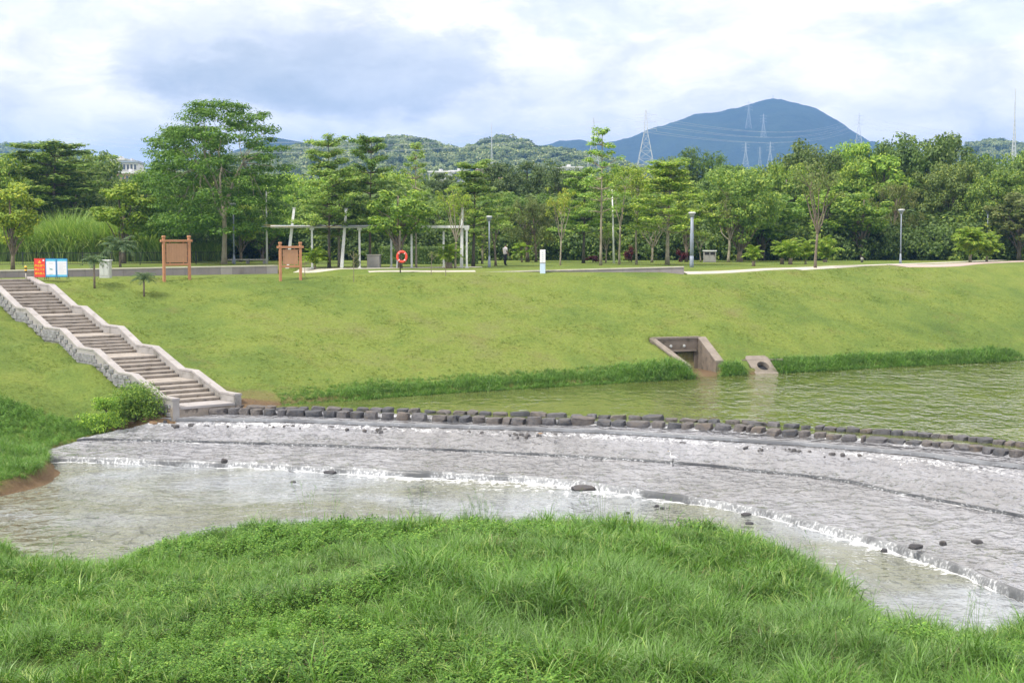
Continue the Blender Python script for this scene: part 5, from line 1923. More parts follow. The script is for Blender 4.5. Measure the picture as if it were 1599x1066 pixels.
P1, d1, px1 = along_toe(440, 1082, 4200, -0.35, 1.9)
P2, d2, px2 = along_toe(1214, 1600, 2200, -0.3, 1.3)
P3, d3, px3 = along_toe(1122, 1166, 160, -0.1, 0.8)
FX = np.vstack([P1, P2, P3])
fd = np.concatenate([d1, d2, d3])
fpx = np.concatenate([px1, px2, px3])
hs = np.interp(fpx, [440, 520, 760, 900, 1000, 1082, 1125, 1214, 1300, 1600], [0.35, 0.6, 0.7, 0.8, 1.05, 1.25, 0.8, 1.0, 1.0, 1.0])
hs = hs * (1 - 0.35 * np.clip(fd, 0, 2) / 1.6) * (0.85 + 0.4 * fbm(FX[:, 0] * 0.5, FX[:, 1] * 0.5, 0, 71, 2))
drop = (g_.random(len(FX)) < np.where(fd > 1.2, 0.6, 0.0)) | in_culvert(FX[:, 0], FX[:, 1])
FX, fd, hs = FX[~drop], fd[~drop], hs[~drop]
z_ = np.maximum(far_ground(FX[:, 0], FX[:, 1]), 1.22)
fi = np.where(g_.random(len(FX)) < 0.45, 3, g_.integers(0, 3, len(FX)))
scatter('bank_grass', [gp[0], gp[1], gp[2], gp[6]], np.stack([FX[:, 0], FX[:, 1], z_], 1), np.stack([g_.normal(size=len(FX)) * .18 + .1, g_.normal(size=len(FX)) * .18, g_.random(len(FX)) * 6.28], 1),
        hs * g_.uniform(.7, 1.1, len(FX)), fi, 'tall bright grass fringing the far waterline')

# thick weeds on the left shore below the stairs and on the little spit
N = 16000
X = g_.uniform(-27, -14.5, N)
Y = g_.uniform(56, 80, N)
dT, _ = poly_dist(X, Y, TOE)
q0 = np.array([hit(a, b)[:2] for a, b in [(-100, 612), (0, 628), (60, 645), (130, 664), (185, 655), (215, 655)]])
dQ, _ = poly_dist(X, Y, q0)
s_ = (X - st_o[0]) * st_dir[0] + (Y - st_o[1]) * st_dir[1]
of = (X - st_o[0]) * st_nrm[0] + (Y - st_o[1]) * st_nrm[1]
ok = (dT > np.where(Y < 68, 0.22, 0.05)) & (dQ < 0.4 * g_.normal(size=N)) & in_view(X, Y) & ~((np.abs(of) < wd / 2 + 0.4) & (s_ > -1.2))
X, Y, dT = X[ok], Y[ok], dT[ok]
sz = (0.62 + 0.42 * fbm(X * 0.4, Y * 0.4, 0, 73, 3)) * (0.6 + 0.4 * sstep(dT, 0, 1))
wn = fbm(X * 0.35, Y * 0.35, 0, 75, 2)
fi = np.where(wn > -0.22, 3 + g_.integers(0, 2, len(X)), g_.integers(0, 3, len(X)))
scatter('shore_weeds', [gp[0], gp[1], gp[2], gp[6], gp[7]], np.stack([X, Y, far_ground(X, Y)], 1), np.stack([g_.normal(size=len(X)) * .2, g_.normal(size=len(X)) * .2, g_.random(len(X)) * 6.28], 1),
        sz * g_.uniform(.7, 1.15, len(X)), fi, 'thick grass and weeds on the left shore below the stairs')

# reeds (elephant grass) behind the left fence, thicket under the trees
N = 2600
px = g_.uniform(-40, 345, N)
D = g_.uniform(143, 153, N)
X = (px - 799.5) / F_PX * D
scatter('reed_bed', [tuft(41, 34, 4.2, 0.11, 0.5, 0.9, 'reed', 4), tuft(42, 30, 4.6, 0.12, 0.5, 1.3, 'reed', 4)], np.stack([X, D, np.full(N, 7.6)], 1),
        np.stack([g_.normal(size=N) * .12, g_.normal(size=N) * .12, g_.random(N) * 6.28], 1),
        g_.uniform(.8, 1.2, N) * (1 + 0.35 * fbm(px * 0.03, D * 0.1, 0, 3, 2)) * np.where(px > 230, .72, 1), g_.integers(0, 2, N), 'tall reeds growing behind the left fence')
N = 2800
px = g_.uniform(-60, 1720, N)
D = g_.uniform(148, 182, N)
k_ = (px > 350) | (D > 170)
px, D = px[k_], D[k_]
N = len(px)
X = (px - 799.5) / F_PX * D
th_ = tree_mesh('broad', 300)[1]
th_ = th_[:len(th_) // 400 * 400][:8000 * 4]
bush = []
for k, lm in enumerate(('leaf_dark', 'leaf_dark', 'leaf_mid')):
    g = np.random.default_rng(600 + k)
    V = np.vstack([cluster(g, np.array([g.normal() * 1.0, g.normal() * 1.0, g.uniform(0.3, 3.0)]), (0.9, .9, .8), 90, 0.34, 0.2, .5, .3) for _ in range(16)])
    bush.append(np_mesh('thicket', V, leaf_faces(len(V) // 4), M[lm]))
scatter('thicket', bush, np.stack([X, D, np.full(N, 7.5)], 1), np.stack([X * 0, X * 0, g_.random(N) * 6.28], 1),
        g_.uniform(.8, 1.5, N) * np.interp(D, [148, 182], [.75, 2.0]), g_.choice([0, 0, 1, 1, 2], N), 'dark thicket closing the back of the park')

# ------------------------------------------------------------------ hills
def ridge_hill(name, ridge, dist, depth, mat, label, base=-5, rough=0.06, seed=1, nx=260, ny=90, spur=0.0, canopy=0.0):
    """a hill whose skyline passes through the given photo pixels at the given distance"""
    rx = np.array([(a - 799.5) / F_PX * dist for a, b in ridge])
    rz = np.array([CAM_Z + (366 - b) / F_PX * dist - canopy for a, b in ridge])
    xs = np.linspace(rx[0], rx[-1], nx)
    prof = np.interp(xs, rx, rz)
    k = np.ones(5) / 5
    prof = np.convolve(np.pad(prof, 2, mode='edge'), k, mode='valid')
    v = np.linspace(-1, 1, ny)
    X, Vv = np.meshgrid(xs, v, indexing='ij')
    Yw = dist + Vv * depth
    fall_ = np.clip(1 - np.abs(Vv) ** 1.3, 0, 1)
    n = fbm(X / depth * 2.2, Yw / depth * 2.2, 0, seed, 5, 0.55)
    sp = 1 - np.abs(fbm(X / depth * 3.0, Yw / depth * 1.0, 0, seed + 9, 4, 0.5)) * 2
    amp = np.abs(Vv) ** 0.8
    Hh = (prof[:, None] - base)
    crest_ = fbm(X * 0.03, Yw * 0.03, 0, seed + 40, 3) * (5.0 if spur else 0.0)
    Z = crest_ * fall_ + base + Hh * np.clip(fall_ + amp * (rough * n * 2 + spur * (sp - 0.6)), 0, 1.0)
    me = np_mesh(name, np.stack([X.ravel(), Yw.ravel(), Z.ravel()], 1), grid_faces(nx, ny), M[mat], True)
    return setp(link(name, me), label, kind='structure'), (xs, prof, X, Yw, Z)


ridge_hill('mountain', [(700, 268), (780, 240), (850, 227), (880, 221), (905, 221), (930, 227), (960, 222), (985, 215), (1010, 205), (1040, 196), (1060, 190), (1080, 182), (1100, 180), (1122, 178), (1135, 173), (1150, 172), (1165, 167),
                        (1180, 162), (1195, 158), (1207, 156.5), (1222, 160), (1240, 164), (1260, 172), (1280, 184), (1300, 197), (1320, 210), (1340, 221), (1360, 223), (1375, 228), (1420, 246), (1500, 262), (1600, 275)],
           4200, 1150, 'mountain', 'blue hazy mountain with a pointed summit', seed=4, rough=0.12, spur=0.34, nx=420, ny=120)
ridge_hill('far_ridge', [(330, 250), (400, 226), (430, 215), (450, 219), (480, 224), (560, 240), (700, 262)], 3200, 600, 'mountain', 'low blue ridge behind the wooded hill', seed=6)
h1 = ridge_hill('left_ridge', [(-400, 240), (-100, 228), (0, 224), (30, 222), (80, 223), (110, 228), (150, 246), (220, 262)], 2300, 420, 'mountain', 'blue wooded ridge at the left edge', seed=7, canopy=8)
h2 = ridge_hill('wooded_hill', [(250, 262), (330, 248), (400, 234), (440, 229), (480, 224), (520, 221), (560, 218), (600, 215), (628, 210), (650, 214), (680, 222), (712, 231), (735, 227), (765, 216), (785, 210), (805, 216), (830, 226), (870, 230),
                                (905, 236), (940, 242), (970, 252), (1010, 262), (1080, 276)], 1150, 260, 'lawn', 'low wooded hill behind the park', seed=8, canopy=7)
h3 = ridge_hill('wooded_hill', [(1380, 262), (1450, 240), (1500, 226), (1530, 217), (1560, 216), (1590, 224), (1640, 230), (1800, 245)], 1500, 300, 'lawn', 'small wooded hill at the right edge', seed=9, canopy=7)


def crown_blob(seed, mat):
    g = np.random.default_rng(seed)
    V = np.vstack([cluster(g, np.array([g.normal() * 1.6, g.normal() * 1.6, 1.2 + g.uniform(0, 3.4)]), (2.0, 2.0, 1.6), 40, 1.5, 1.0, .6, .1, .5) for _ in range(8)])
    return np_mesh('far_crown', V, leaf_faces(len(V) // 4), M[mat])


cb = [crown_blob(1, 'leaf_hill'), crown_blob(2, 'leaf_hill'), crown_blob(3, 'leaf_hill'), crown_blob(4, 'leaf_casuarina')]
for nm, hh, n, lab in (('hill_forest', h2[1], 7000, 'pale green forest covering the low hill'), ('hill_forest', h3[1], 2600, 'pale forest on the small hill at the right'), ('hill_forest', h1[1], 2600, 'dark forest on the left blue ridge')):
    xs, prof, X, Yw, Z = hh
    iu = g_.integers(0, X.shape[0], n)
    iv = g_.integers(0, X.shape[1] * 55 // 100, n)
    iv = np.where(g_.random(n) < 0.25, g_.integers(X.shape[1] * 44 // 100, X.shape[1] * 55 // 100, n), iv)
    x = X[iu, iv] + g_.normal(size=n) * 3
    y = Yw[iu, iv] + g_.normal(size=n) * 3
    z = Z[iu, iv] - 1.5
    k = 1.0 if hh is not h1[1] else 1.3
    scatter(nm, cb, np.stack([x, y, z], 1), np.stack([x * 0, x * 0, g_.random(n) * 6.28], 1), g_.uniform(.7, 1.5, n) * k, g_.choice([0, 1, 2, 3], n), lab)

# rubble washed along the foamy foot of the sill
u_ = g_.uniform(0, 1, 420)
bb, _ = resample(BASE0, 2000)
k_i = (u_ * 1999).astype(int)
q2_ = offset_line(bb, 1.0)
dn_ = (q2_ - bb)[k_i, :2]
clus = vnoise(bb[k_i, 0] * 0.8, bb[k_i, 1] * 0.3, 0, 95)
of_ = np.abs(g_.normal(size=420)) * 0.55 + 0.55
kp = g_.random(420) < 0.15 + clus
pts = np.stack([bb[k_i, 0] + dn_[:, 0] * of_, bb[k_i, 1] + dn_[:, 1] * of_, np.full(420, 0.86)], 1)[kp]
pts = pts[(pts[:, 0] > -19) & in_view(pts[:, 0], pts[:, 1])]
n_ = len(pts)
scatter('rubble', ROCKS_R[:3], pts, np.stack([np.zeros(n_), np.zeros(n_), g_.random(n_) * 6.28], 1), g_.uniform(.04, .11, n_), g_.integers(0, 3, n_), 'small dark rubble washed into the foam below the weir stones')

# scattered coarser tussocks on the mown slope
N = 2600
A_ = g_.uniform(-32, 66, N)
B_ = g_.uniform(0, 22, N)
X = o_[0] + A_ * BA[0] + B_ * BB[0]
Y = o_[1] + A_ * BA[1] + B_ * BB[1]
dT, _ = poly_dist(X, Y, TOE)
dC, _ = poly_dist(X, Y, CREST)
s_ = (X - st_o[0]) * st_dir[0] + (Y - st_o[1]) * st_dir[1]
of = (X - st_o[0]) * st_nrm[0] + (Y - st_o[1]) * st_nrm[1]
ok = in_view(X, Y) & (dT > 0.4) & (dC < 0.3) & ~((np.abs(of) < wd / 2 + 0.4) & (s_ > -1.5)) & ~in_culvert(X, Y)
ok &= (vnoise(X * 0.45, Y * 0.45, 0, 101) + 0.5 * np.exp(-dT / 2.0) > 0.12)
X, Y, dT = X[ok], Y[ok], dT[ok]
n_ = len(X)
scatter('slope_tussocks', [gp[0], gp[2], gp[6]], np.stack([X, Y, far_ground(X, Y)], 1), np.stack([g_.normal(size=n_) * .2, g_.normal(size=n_) * .2, g_.random(n_) * 6.28], 1),
        g_.uniform(.10, .26, n_) * (1 + 0.8 * np.exp(-dT / 1.5)), g_.integers(0, 3, n_), 'coarser darker tufts dotted over the mown slope')

# ------------------------------------------------------------------ shelter with leaning masts
def at(px, py):
    return hit(px, py)


def top_z(py, y):
    """height of the point at pixel row py on a vertical line at distance y"""
    return CAM_Z + ray(800, py)[2] / ray(800, py)[1] * y


shelter = empty('shelter', at(575, 418.5), 0, 'white steel shelter with a thin roof and leaning masts behind the lawn', 'shelter')
S0 = np.array(shelter.location)
YS = S0[1]


def sx(px, y=YS):
    return (px - 799.5) / F_PX * y - S0[0]


s20 = ppm(YS)
zb_ = 0.0
roof_z = top_z(353, YS) - S0[2]
for px, dy_ in ((488, 0.0), (562, 0.0), (643, 0.0), (729, 0.0), (506, 3.2), (606, 3.2), (690, 3.2)):
    x = sx(px)
    mb = MB().box(x - .075, dy_ - .075, -0.1, x + .075, dy_ + .075, roof_z - 0.16, bev=0.012)
    mb.box(x - .15, dy_ - .15, -0.05, x + .15, dy_ + .15, 0.03)
    mb.box(x - .17, dy_ - .12, roof_z - 0.30, x + .17, dy_ + .12, roof_z - 0.155)
    mb.build('post', M['steel_white'], shelter)
xa, xb, xc, xd = sx(424), sx(594), sx(634), sx(730)
MB().box(xa, -.10, roof_z - .15, xd + 0.15, .10, roof_z + 0.05).build('front_beam', M['steel_white'], shelter)
MB().box(xa - .3, 3.1, roof_z - .13, xd, 3.3, roof_z + 0.04).build('rear_beam', M['steel_white'], shelter)
for i in range(12):
    x = xa + (xd - xa) * (i + .5) / 12
    MB().box(x - .05, .1, roof_z - .11, x + .05, 3.1, roof_z - 0.02).build('rafter', M['steel_white'], shelter)
for i in range(5):
    x0 = sx(412) + (sx(600) - sx(412)) * i / 5
    x1 = sx(412) + (sx(600) - sx(412)) * (i + 1) / 5 - 0.04
    MB().box(x0, -.75, roof_z - 0.05 - .012, x1, -.12, roof_z - 0.018).build('roof_panel', M['glass_green'], shelter)
    MB().box(x0, 0.12, roof_z + 0.055, x1, 3.6, roof_z + 0.085).build('roof_panel', M['glass_green'], shelter)
for (pxa, pya, pxb, pyb) in ((448, 418, 460, 324.5), (533, 418, 541, 325.5), (621, 418, 625.5, 336), (720.5, 418, 722, 324.5)):
    za_, zt_ = -0.1, top_z(pyb, YS) - S0[2]
    xa_, xb_ = sx(pxa), sx(pxb)
    mb = MB()
    w0, w1 = 0.13, 0.09
    for z_, x_, ww in ((za_, xa_, w0), (zt_, xb_, w1)):
        mb.v += [(x_ - ww, 0.25 - ww * .6, z_), (x_ + ww, 0.25 - ww * .6, z_), (x_ + ww, 0.25 + ww * .6, z_), (x_ - ww, 0.25 + ww * .6, z_)]
    mb.f += [(3, 2, 1, 0), (4, 5, 6, 7), (0, 1, 5, 4), (1, 2, 6, 5), (2, 3, 7, 6), (3, 0, 4, 7)]
    mb.m += [0] * 6
    mast = mb.build('leaning_mast', M['steel_white'], shelter)
    MB().box(xb_ - .13, .14, zt_ - .02, xb_ + .13, .36, zt_ + .03).build('mast_cap', M['cabinet'], mast)
# ------------------------------------------------------------------ lamps
def lamp(px, py, pt, label, thick=0.06, head=0.30, funnel=False, mat='steel_blue'):
    b = at(px, py)
    H_ = top_z(pt, b[1]) - b[2]
    r = empty('street_lamp', b, 0, label, 'street lamp', 'lamps of the riverside park')
    MB().lathe([(thick * (1.9 if not funnel else 1.1), -.1), (thick * (1.9 if not funnel else 1.1), .35), (thick * (1.5 if not funnel else 1.08), .5), (thick * (1.15 if not funnel else 1.06), .9)], 12).build('base', M[mat], r, True)
    MB().lathe([(thick, .5), (thick, H_ * .6), (thick * .85, H_ * .62), (thick * .8, H_ - .35)], 12).build('pole', M[mat], r, True)
    h = MB().lathe([(thick * .8, H_ - .42), (head * .45, H_ - .26), (head * .95, H_ - .12), (head, H_ - .08)], 16).build('lamp_cup', M[mat if not funnel else 'steel_grey'], r, True)
    MB().lathe([(head * .98, H_ - .085), (head * 1.02, H_ - .05), (head * .7, H_ - .01), (.03, H_)], 16).build('lamp_cap', M['lid'], r, True)
    for k in range(4):
        a = k * math.pi / 2 + .4
        MB().tube([(math.cos(a) * thick * .9, math.sin(a) * thick * .9, H_ - .55), (math.cos(a) * head * .9, math.sin(a) * head * .9, H_ - .11)], .012, 5).build('strut', M[mat], r)
    return r


lamp(365.5, 412.5, 317, 'blue-grey lamp post beside the trunk of the tallest feathery tree', .07, .26)
lamp(764, 417.5, 337, 'blue-grey lamp post left of the walking person', .062, .24)
lamp(1080, 417.5, 331, 'stout grey lamp post standing past the end of the granite wall', .15, .30, True)
lamp(1406, 412.0, 326.5, 'slim blue-grey lamp post with flat head in front of the weeping trees', .06, .30)
lamp(1541, 406.0, 327.5, 'slim lamp post half hidden behind the right palm clumps', .06, .28)


def road_lamp(px, py, pt, armpx, label, lean=0.0, two=False):
    b = at(px, py)
    H_ = top_z(pt, b[1]) - b[2]
    r = empty('road_lamp', b, 0, label, 'street lamp', 'tall white road lamps')
    MB().tube([(0, 0, -.1), (lean * .5, 0, H_ * .5), (lean, 0, H_)], [.10, .075, .05], 10).build('pole', M['steel_white'], r, True)
    for sgn in ((1, -1) if two else (1,)):
        L = armpx / ppm(b[1]) * sgn
        arm = MB().tube([(lean, 0, H_ - .35), (lean + L * .5, 0, H_ - .1), (lean + L, 0, H_ - .02)], .03, 7).build('arm', M['steel_white'], r, True)
        x0, x1 = sorted((lean + L * .75, lean + L * 1.25))
        MB().box(x0, -.12, H_ - .07, x1, .12, H_ + .02, bev=.02).build('lamp_head', M['lid'], arm)
    return r


road_lamp(417, 412, 297, 15, 'white road lamp with one short arm at the left end of the shelter')
road_lamp(958.5, 411.5, 296, 7, 'tall white lamp pole with two short arms right of the tallest sparse tree', -0.18, True)

# ------------------------------------------------------------------ wooden notice boards
def board(pxl, pyl, pxr, pyr, ptop, label, seed):
    a, b = at(pxl, pyl), at(pxr, pyr)
    rz = math.atan2(b[1] - a[1], b[0] - a[0])
    W = float(np.hypot(b[0] - a[0], b[1] - a[1]))
    r = empty('notice_board', a, rz, label, 'notice board', 'wooden notice boards on the bank')
    T = top_z(ptop, a[1]) - a[2]
    zb = float(b[2] - a[2])
    for x, z0 in ((0, 0), (W, zb)):
        p = MB().box(x - .085, -.085, z0 - .4, x + .085, .085, T - .19, bev=.012).build('post', M['wood_paint'], r)
        MB().box(x - .07, -.07, T - .19, x + .07, .07, T - .15).box(x - .11, -.11, T - .15, x + .11, .11, T, bev=.03).build('finial', M['wood_paint'], p)
    zr = T - .42
    MB().box(-.22, -.10, zr, W + .22, .10, zr + .15, bev=.01).build('top_rail', M['wood_paint'], r)
    zl = T * 0.0 + T - 1.92 * (T / 2.9)
    MB().box(0.086, -.06, zl, W - .086, .06, zl + .16, bev=.01).build('bottom_rail', M['wood_paint'], r)
    n = 8
    x0, x1, z0, z1 = .17, W - .17, zl + .26, zr - .12
    for i in range(n):
        MB().box(x0 + (x1 - x0) * i / n + .003, -.025, z0, x0 + (x1 - x0) * (i + 1) / n - .003, .025, z1).build('plank', M['wood_panel'], r)
    MB().box(x0 - .03, -.032, z0 - .03, x1 + .03, .032, z0 - .001).box(x0 - .03, -.032, z1 + .001, x1 + .03, .032, z1 + .03).build('frame', M['wood_paint'], r)
    for x in (x0 + .25, x1 - .25):
        MB().box(x - .03, -.02, zl + .16, x + .03, .02, z0 - .03).box(x - .03, -.02, z1 + .03, x + .03, .02, zr).build('bracket', M['wood_paint'], r)
    for z in (z0 + (z1 - z0) * .3, z0 + (z1 - z0) * .6):
        MB().box(.085, -.02, z, x0, .02, z + .05).box(x1, -.02, z, W - .085, .02, z + .05).build('bracket', M['wood_paint'], r)
    return r


board(256.5, 439.5, 296, 436.5, 368, 'larger brown wooden notice board on two posts at the bank crest', 1)
board(438, 438.5, 469.5, 437, 378, 'smaller brown wooden notice board on two posts in front of the shelter', 2)


# ------------------------------------------------------------------ red and blue boards at the head of the stairs
def text_mesh(txt, size, mat, align='CENTER'):
    cu = bpy.data.curves.new('lettering', 'FONT')
    cu.body = txt
    cu.size = size
    cu.align_x = align
    cu.align_y = 'CENTER'
    cu.resolution_u = 2
    cu.extrude = 0.002
    cu.offset = size * 0.015
    o = bpy.data.objects.new('lettering', cu)
    C.objects.link(o)
    dg = bpy.context.evaluated_depsgraph_get()
    dg.update()
    me = bpy.data.meshes.new_from_object(o.evaluated_get(dg))
    bpy.data.objects.remove(o)
    me.materials.clear()
    me.materials.append(M[mat])
    return me


def sign(pxl, pxr, pyb, ptop, label, kind):
    pyb = 436.0
    c = P((pxl + pxr) / 2, pyb, 7.28)
    s_ = ppm(c[1])
    W = (pxr - pxl) / s_
    H_ = (pyb - ptop) / s_
    r = empty('display_board', c, 0.0, label, 'sign', 'display boards at the head of the stairs')
    zb = 0.17
    face = {'red': 'red_paint', 'map': 'pale_blue', 'text': 'pale_blue'}[kind]
    MB().box(-W / 2, -.02, zb, W / 2, .02, H_).build('panel', M[face], r)
    fr = MB()
    for x in (-W / 2, W / 2 - .035):
        fr.box(x, -.035, zb - .02, x + .035, -.0205, H_ + .02)
    fr.box(-W / 2 + .0355, -.035, zb - .02, W / 2 - .0355, -.0205, zb + .02)
    fr.box(-W / 2 + .0355, -.035, H_ - .02, W / 2 - .0355, -.0205, H_ + .02)
    fr.build('frame', M['red_paint' if kind == 'red' else 'blue_paint'], r)
    lg = MB()
    for x in (-W / 2 + .05, W / 2 - .05):
        lg = MB().tube([(x, .03, H_ * .9), (x, .03, -.02)], .018, 6).tube([(x, .03, H_ * .6), (x, .45, -.02)], .015, 6)
        lg.build('leg', M['dark_metal'], r)

    def txt(t, size, x, z, mat, name='lettering'):
        o = link(name, text_mesh(t, size, mat), r, (x, -.026, z), (R(90), 0, 0))
        return o
    if kind == 'red':
        tri = MB()
        z0, z1 = H_ * .79, H_ * .93
        tri.add([(-.10, -.030, z0), (.10, -.030, z0), (0, -.030, z1), (-.10, -.021, z0), (.10, -.021, z0), (0, -.021, z1)],
                [(0, 1, 2), (5, 4, 3), (0, 3, 4, 1), (1, 4, 5, 2), (2, 5, 3, 0)])
        tri.build('warning_triangle', M['yellow_paint'], r)
        txt('!', .12, 0, H_ * .842, 'red_paint', 'exclamation_mark').location.y = -.034
        for i, t_ in enumerate(('岸边湿气', '禁止下水', '请勿靠人')):
            txt(t_, W * .235, 0, H_ * (.655 - .19 * i), 'yellow_paint')
        MB().lathe([(.055, 0), (.055, .006)], 14).build('round_badge', M['white_paint'], r, loc=(W * .36, -.022, H_ * .92), rot=(R(90), 0, 0))
    else:
        MB().box(-W / 2 + .036, -.0245, H_ * .88, W / 2 - .036, -.0205, H_ - .021).build('header_band', M['cyan_paint'], r)
        MB().box(-W / 2 + .036, -.0245, zb + .021, W / 2 - .036, -.0205, zb + .12).build('footer_band', M['cyan_paint'], r)
        MB().box(-W / 2 + .06, -.0235, zb + .14, W / 2 - .06, -.0205, H_ * .86).build('sheet', M['white_paint'], r)
        if kind == 'map':
            g = np.random.default_rng(4)
            mb = MB()
            for k in range(9):
                a = g.random() * 6.28
                L = g.uniform(.06, .17)
                mb.tube([(0, 0, 0), (math.cos(a) * L * .5, 0, math.sin(a) * L * .5 + .01), (math.cos(a) * L, 0, math.sin(a) * L * .8)], [.02, .012, .006], 4)
            mb.build('map_drawing', M['ink_teal'], r, loc=(0, -.03, H_ * .5))
            MB().box(-.15, -.0265, H_ * .765, .15, -.0238, H_ * .785).box(-.1, -.0265, H_ * .25, .12, -.0238, H_ * .262).box(-.14, -.0265, H_ * .22, .02, -.0238, H_ * .23).build('printed_lines', M['ink_grey'], r)
        else:
            mb = MB()
            g = np.random.default_rng(5)
            for k in range(11):
                z = H_ * (.80 - .052 * k)
                mb.box(-W * .36, -.0265, z, W * (.36 - (0.3 * g.random() if k % 3 == 2 else 0)), -.0238, z + .010)
            mb.build('printed_lines', M['ink_grey'], r)
    return r


sign(54, 71, 432.5, 404, 'red warning board with a yellow triangle and yellow lettering', 'red')
sign(71.6, 88.4, 432.8, 404, 'white and blue display board with a small map, middle one of three', 'map')
sign(89, 105.8, 433, 404, 'white and blue display board with lines of text, rightmost of three', 'text')

# bollard
b = P(40.5, 436.5, 7.28)
bo = empty('bollard', b, 0, 'yellow and black striped bollard at the head of the stairs', 'bollard')
hb = 22 / ppm(b[1])
MB().lathe([(.035, 0), (.035, hb * .55)], 10).build('post', M['kerb'], bo, True)
for k in range(4):
    z0 = hb * (.50 + .115 * k)
    MB().lathe([(.07, z0), (.075, z0 + .01), (.075, z0 + hb * .11), (.07, z0 + hb * .114)], 12).build('stripe', M['yellow_paint' if k % 2 else 'dark_metal'], bo, True)
MB().lathe([(.05, hb * .96), (.055, hb * .98), (.03, hb * 1.0)], 12).build('cap', M['kerb'], bo, True)

# ------------------------------------------------------------------ cabinets, bin, block, bench
def cabinet(px0, px1, pyb, pyt, depth, label, cat, name, mat, lidmat, doors=2, lid=0.08, bodyname='body', slots=False, loc=None):
    c = at((px0 + px1) / 2, pyb) if loc is None else loc
    s_ = ppm(c[1])
    W, H_ = (px1 - px0) / s_, (pyb - pyt) / s_
    r = empty(name, c, rng.uniform(-.1, .1), label, cat)
    MB().box(-W / 2, 0, -.2, W / 2, depth, H_ - lid, bev=.02).build(bodyname, M[mat], r)
    if lid:
        MB().box(-W / 2 - .07, -.07, H_ - lid, W / 2 + .07, depth + .07, H_, bev=.02).build('lid', M[lidmat], r)
    for k in range(doors):
        x0 = -W / 2 + .05 + (W - .1) * k / doors
        x1 = -W / 2 + .05 + (W - .1) * (k + 1) / doors - .03
        if slots:
            MB().box(x0 + .03, -.012, H_ - lid - .32, x1 - .02, .0, H_ - lid - .07).build('slot', M['dark_slot'], r)  # near-black plate on the solid body, painted as the opening's shade
            d = MB().box(x0, -.02, .05, x1, -.001, H_ - lid - .36).build('door', M[mat], r)
        else:
            d = MB().box(x0, -.02, .08, x1, -.001, H_ - lid - .06).build('door', M[mat], r)
        MB().box(x1 - .07, -.04, H_ * .5, x1 - .05, -.0205, H_ * .5 + .12).build('handle', M['dark_metal'], d)
    return r


cabinet(155, 171, 431.0, 404.5, .5, 'pale grey metal cabinet with a white lid behind the small palm', 'cabinet', 'utility_cabinet', 'cabinet', 'lid', 2, .07, loc=P(163, 432.5, 7.28))
cabinet(1099, 1118, 409.5, 391, .55, 'grey litter bin with two dark openings under a white lid', 'bin', 'litter_bin', 'granite', 'lid', 2, .10, slots=True)
blk_ = cabinet(573, 593, 418.5, 397.5, .8, 'square rough granite block behind the double trunked tree', 'block', 'granite_block', 'granite', 'kerb', 0, .05)
rb = empty('bench', at(396, 411.8), 0.04, 'long low stone bench on the lawn above the wall', 'bench')
sb = ppm(rb.location[1])
MB().box(-40 / sb, 0, .30, 40 / sb * .55, .5, .40, bev=.02).build('seat', M['kerb'], rb)
for x in (-34, -12, 14):
    MB().box(x / sb, .08, -.1, (x + 5) / sb, .42, .299).build('leg', M['concrete'], rb)
st = empty('wooden_stump', at(1366, 404.5), 0, 'brown timber stump post standing before the dark trees', 'post')
MB().lathe([(.19, -.1), (.17, .2), (.15, .9), (.16, (404.5 - 384) / ppm(st.location[1]))], 10).build('shaft', M['bark'], st, True)
MB().lathe([(.15, 0), (.12, .05)], 10).build('cap', M['kerb'], st, True, loc=(0, 0, (404.5 - 384) / ppm(st.location[1])))
gl = empty('ground_light', at(1346, 409.5), 0, 'small dark ground spotlight on the lawn near the path', 'light')
MB().lathe([(.12, -.05), (.12, .12), (.05, .16)], 10).build('base', M['dark_metal'], gl, True)
MB().tube([(0, -.12, .22), (0, .14, .36)], [.15, .12], 10).build('lamp_can', M['granite'], gl, True)

# white marker post with faint vertical lettering
mp = P(847.5, 430.5, 7.2)
r = empty('marker_post', mp, 0.03, 'white square marker post with a thin black band before the granite wall', 'post')
sm = ppm(mp[1])
W, H_ = 8.2 / sm, 40.5 / sm
MB().box(-W / 2, 0, -.2, W / 2, W, H_ * .485, bev=.01).build('lower_block', M['pale_blue'], r)
MB().box(-W / 2 - .004, -.004, H_ * .49, W / 2 + .004, W + .004, H_, bev=.01).build('upper_block', M['white_paint'], r)
MB().box(-W / 2 - .012, -.012, H_ * .478, W / 2 + .012, W + .012, H_ * .497).build('band', M['dark_metal'], r)
mk = MB()
for k in range(5):
    z = H_ * (.93 - .085 * k)
    mk.box(-.045, -.0085, z - .05, .045, -.0045, z - .038).box(-.006, -.0085, z - .085, .006, -.0045, z - .0505).box(-.04, -.0085, z - .1, .04, -.0045, z - .0855)
mk.build('faded_characters', M['ink_grey'], r)

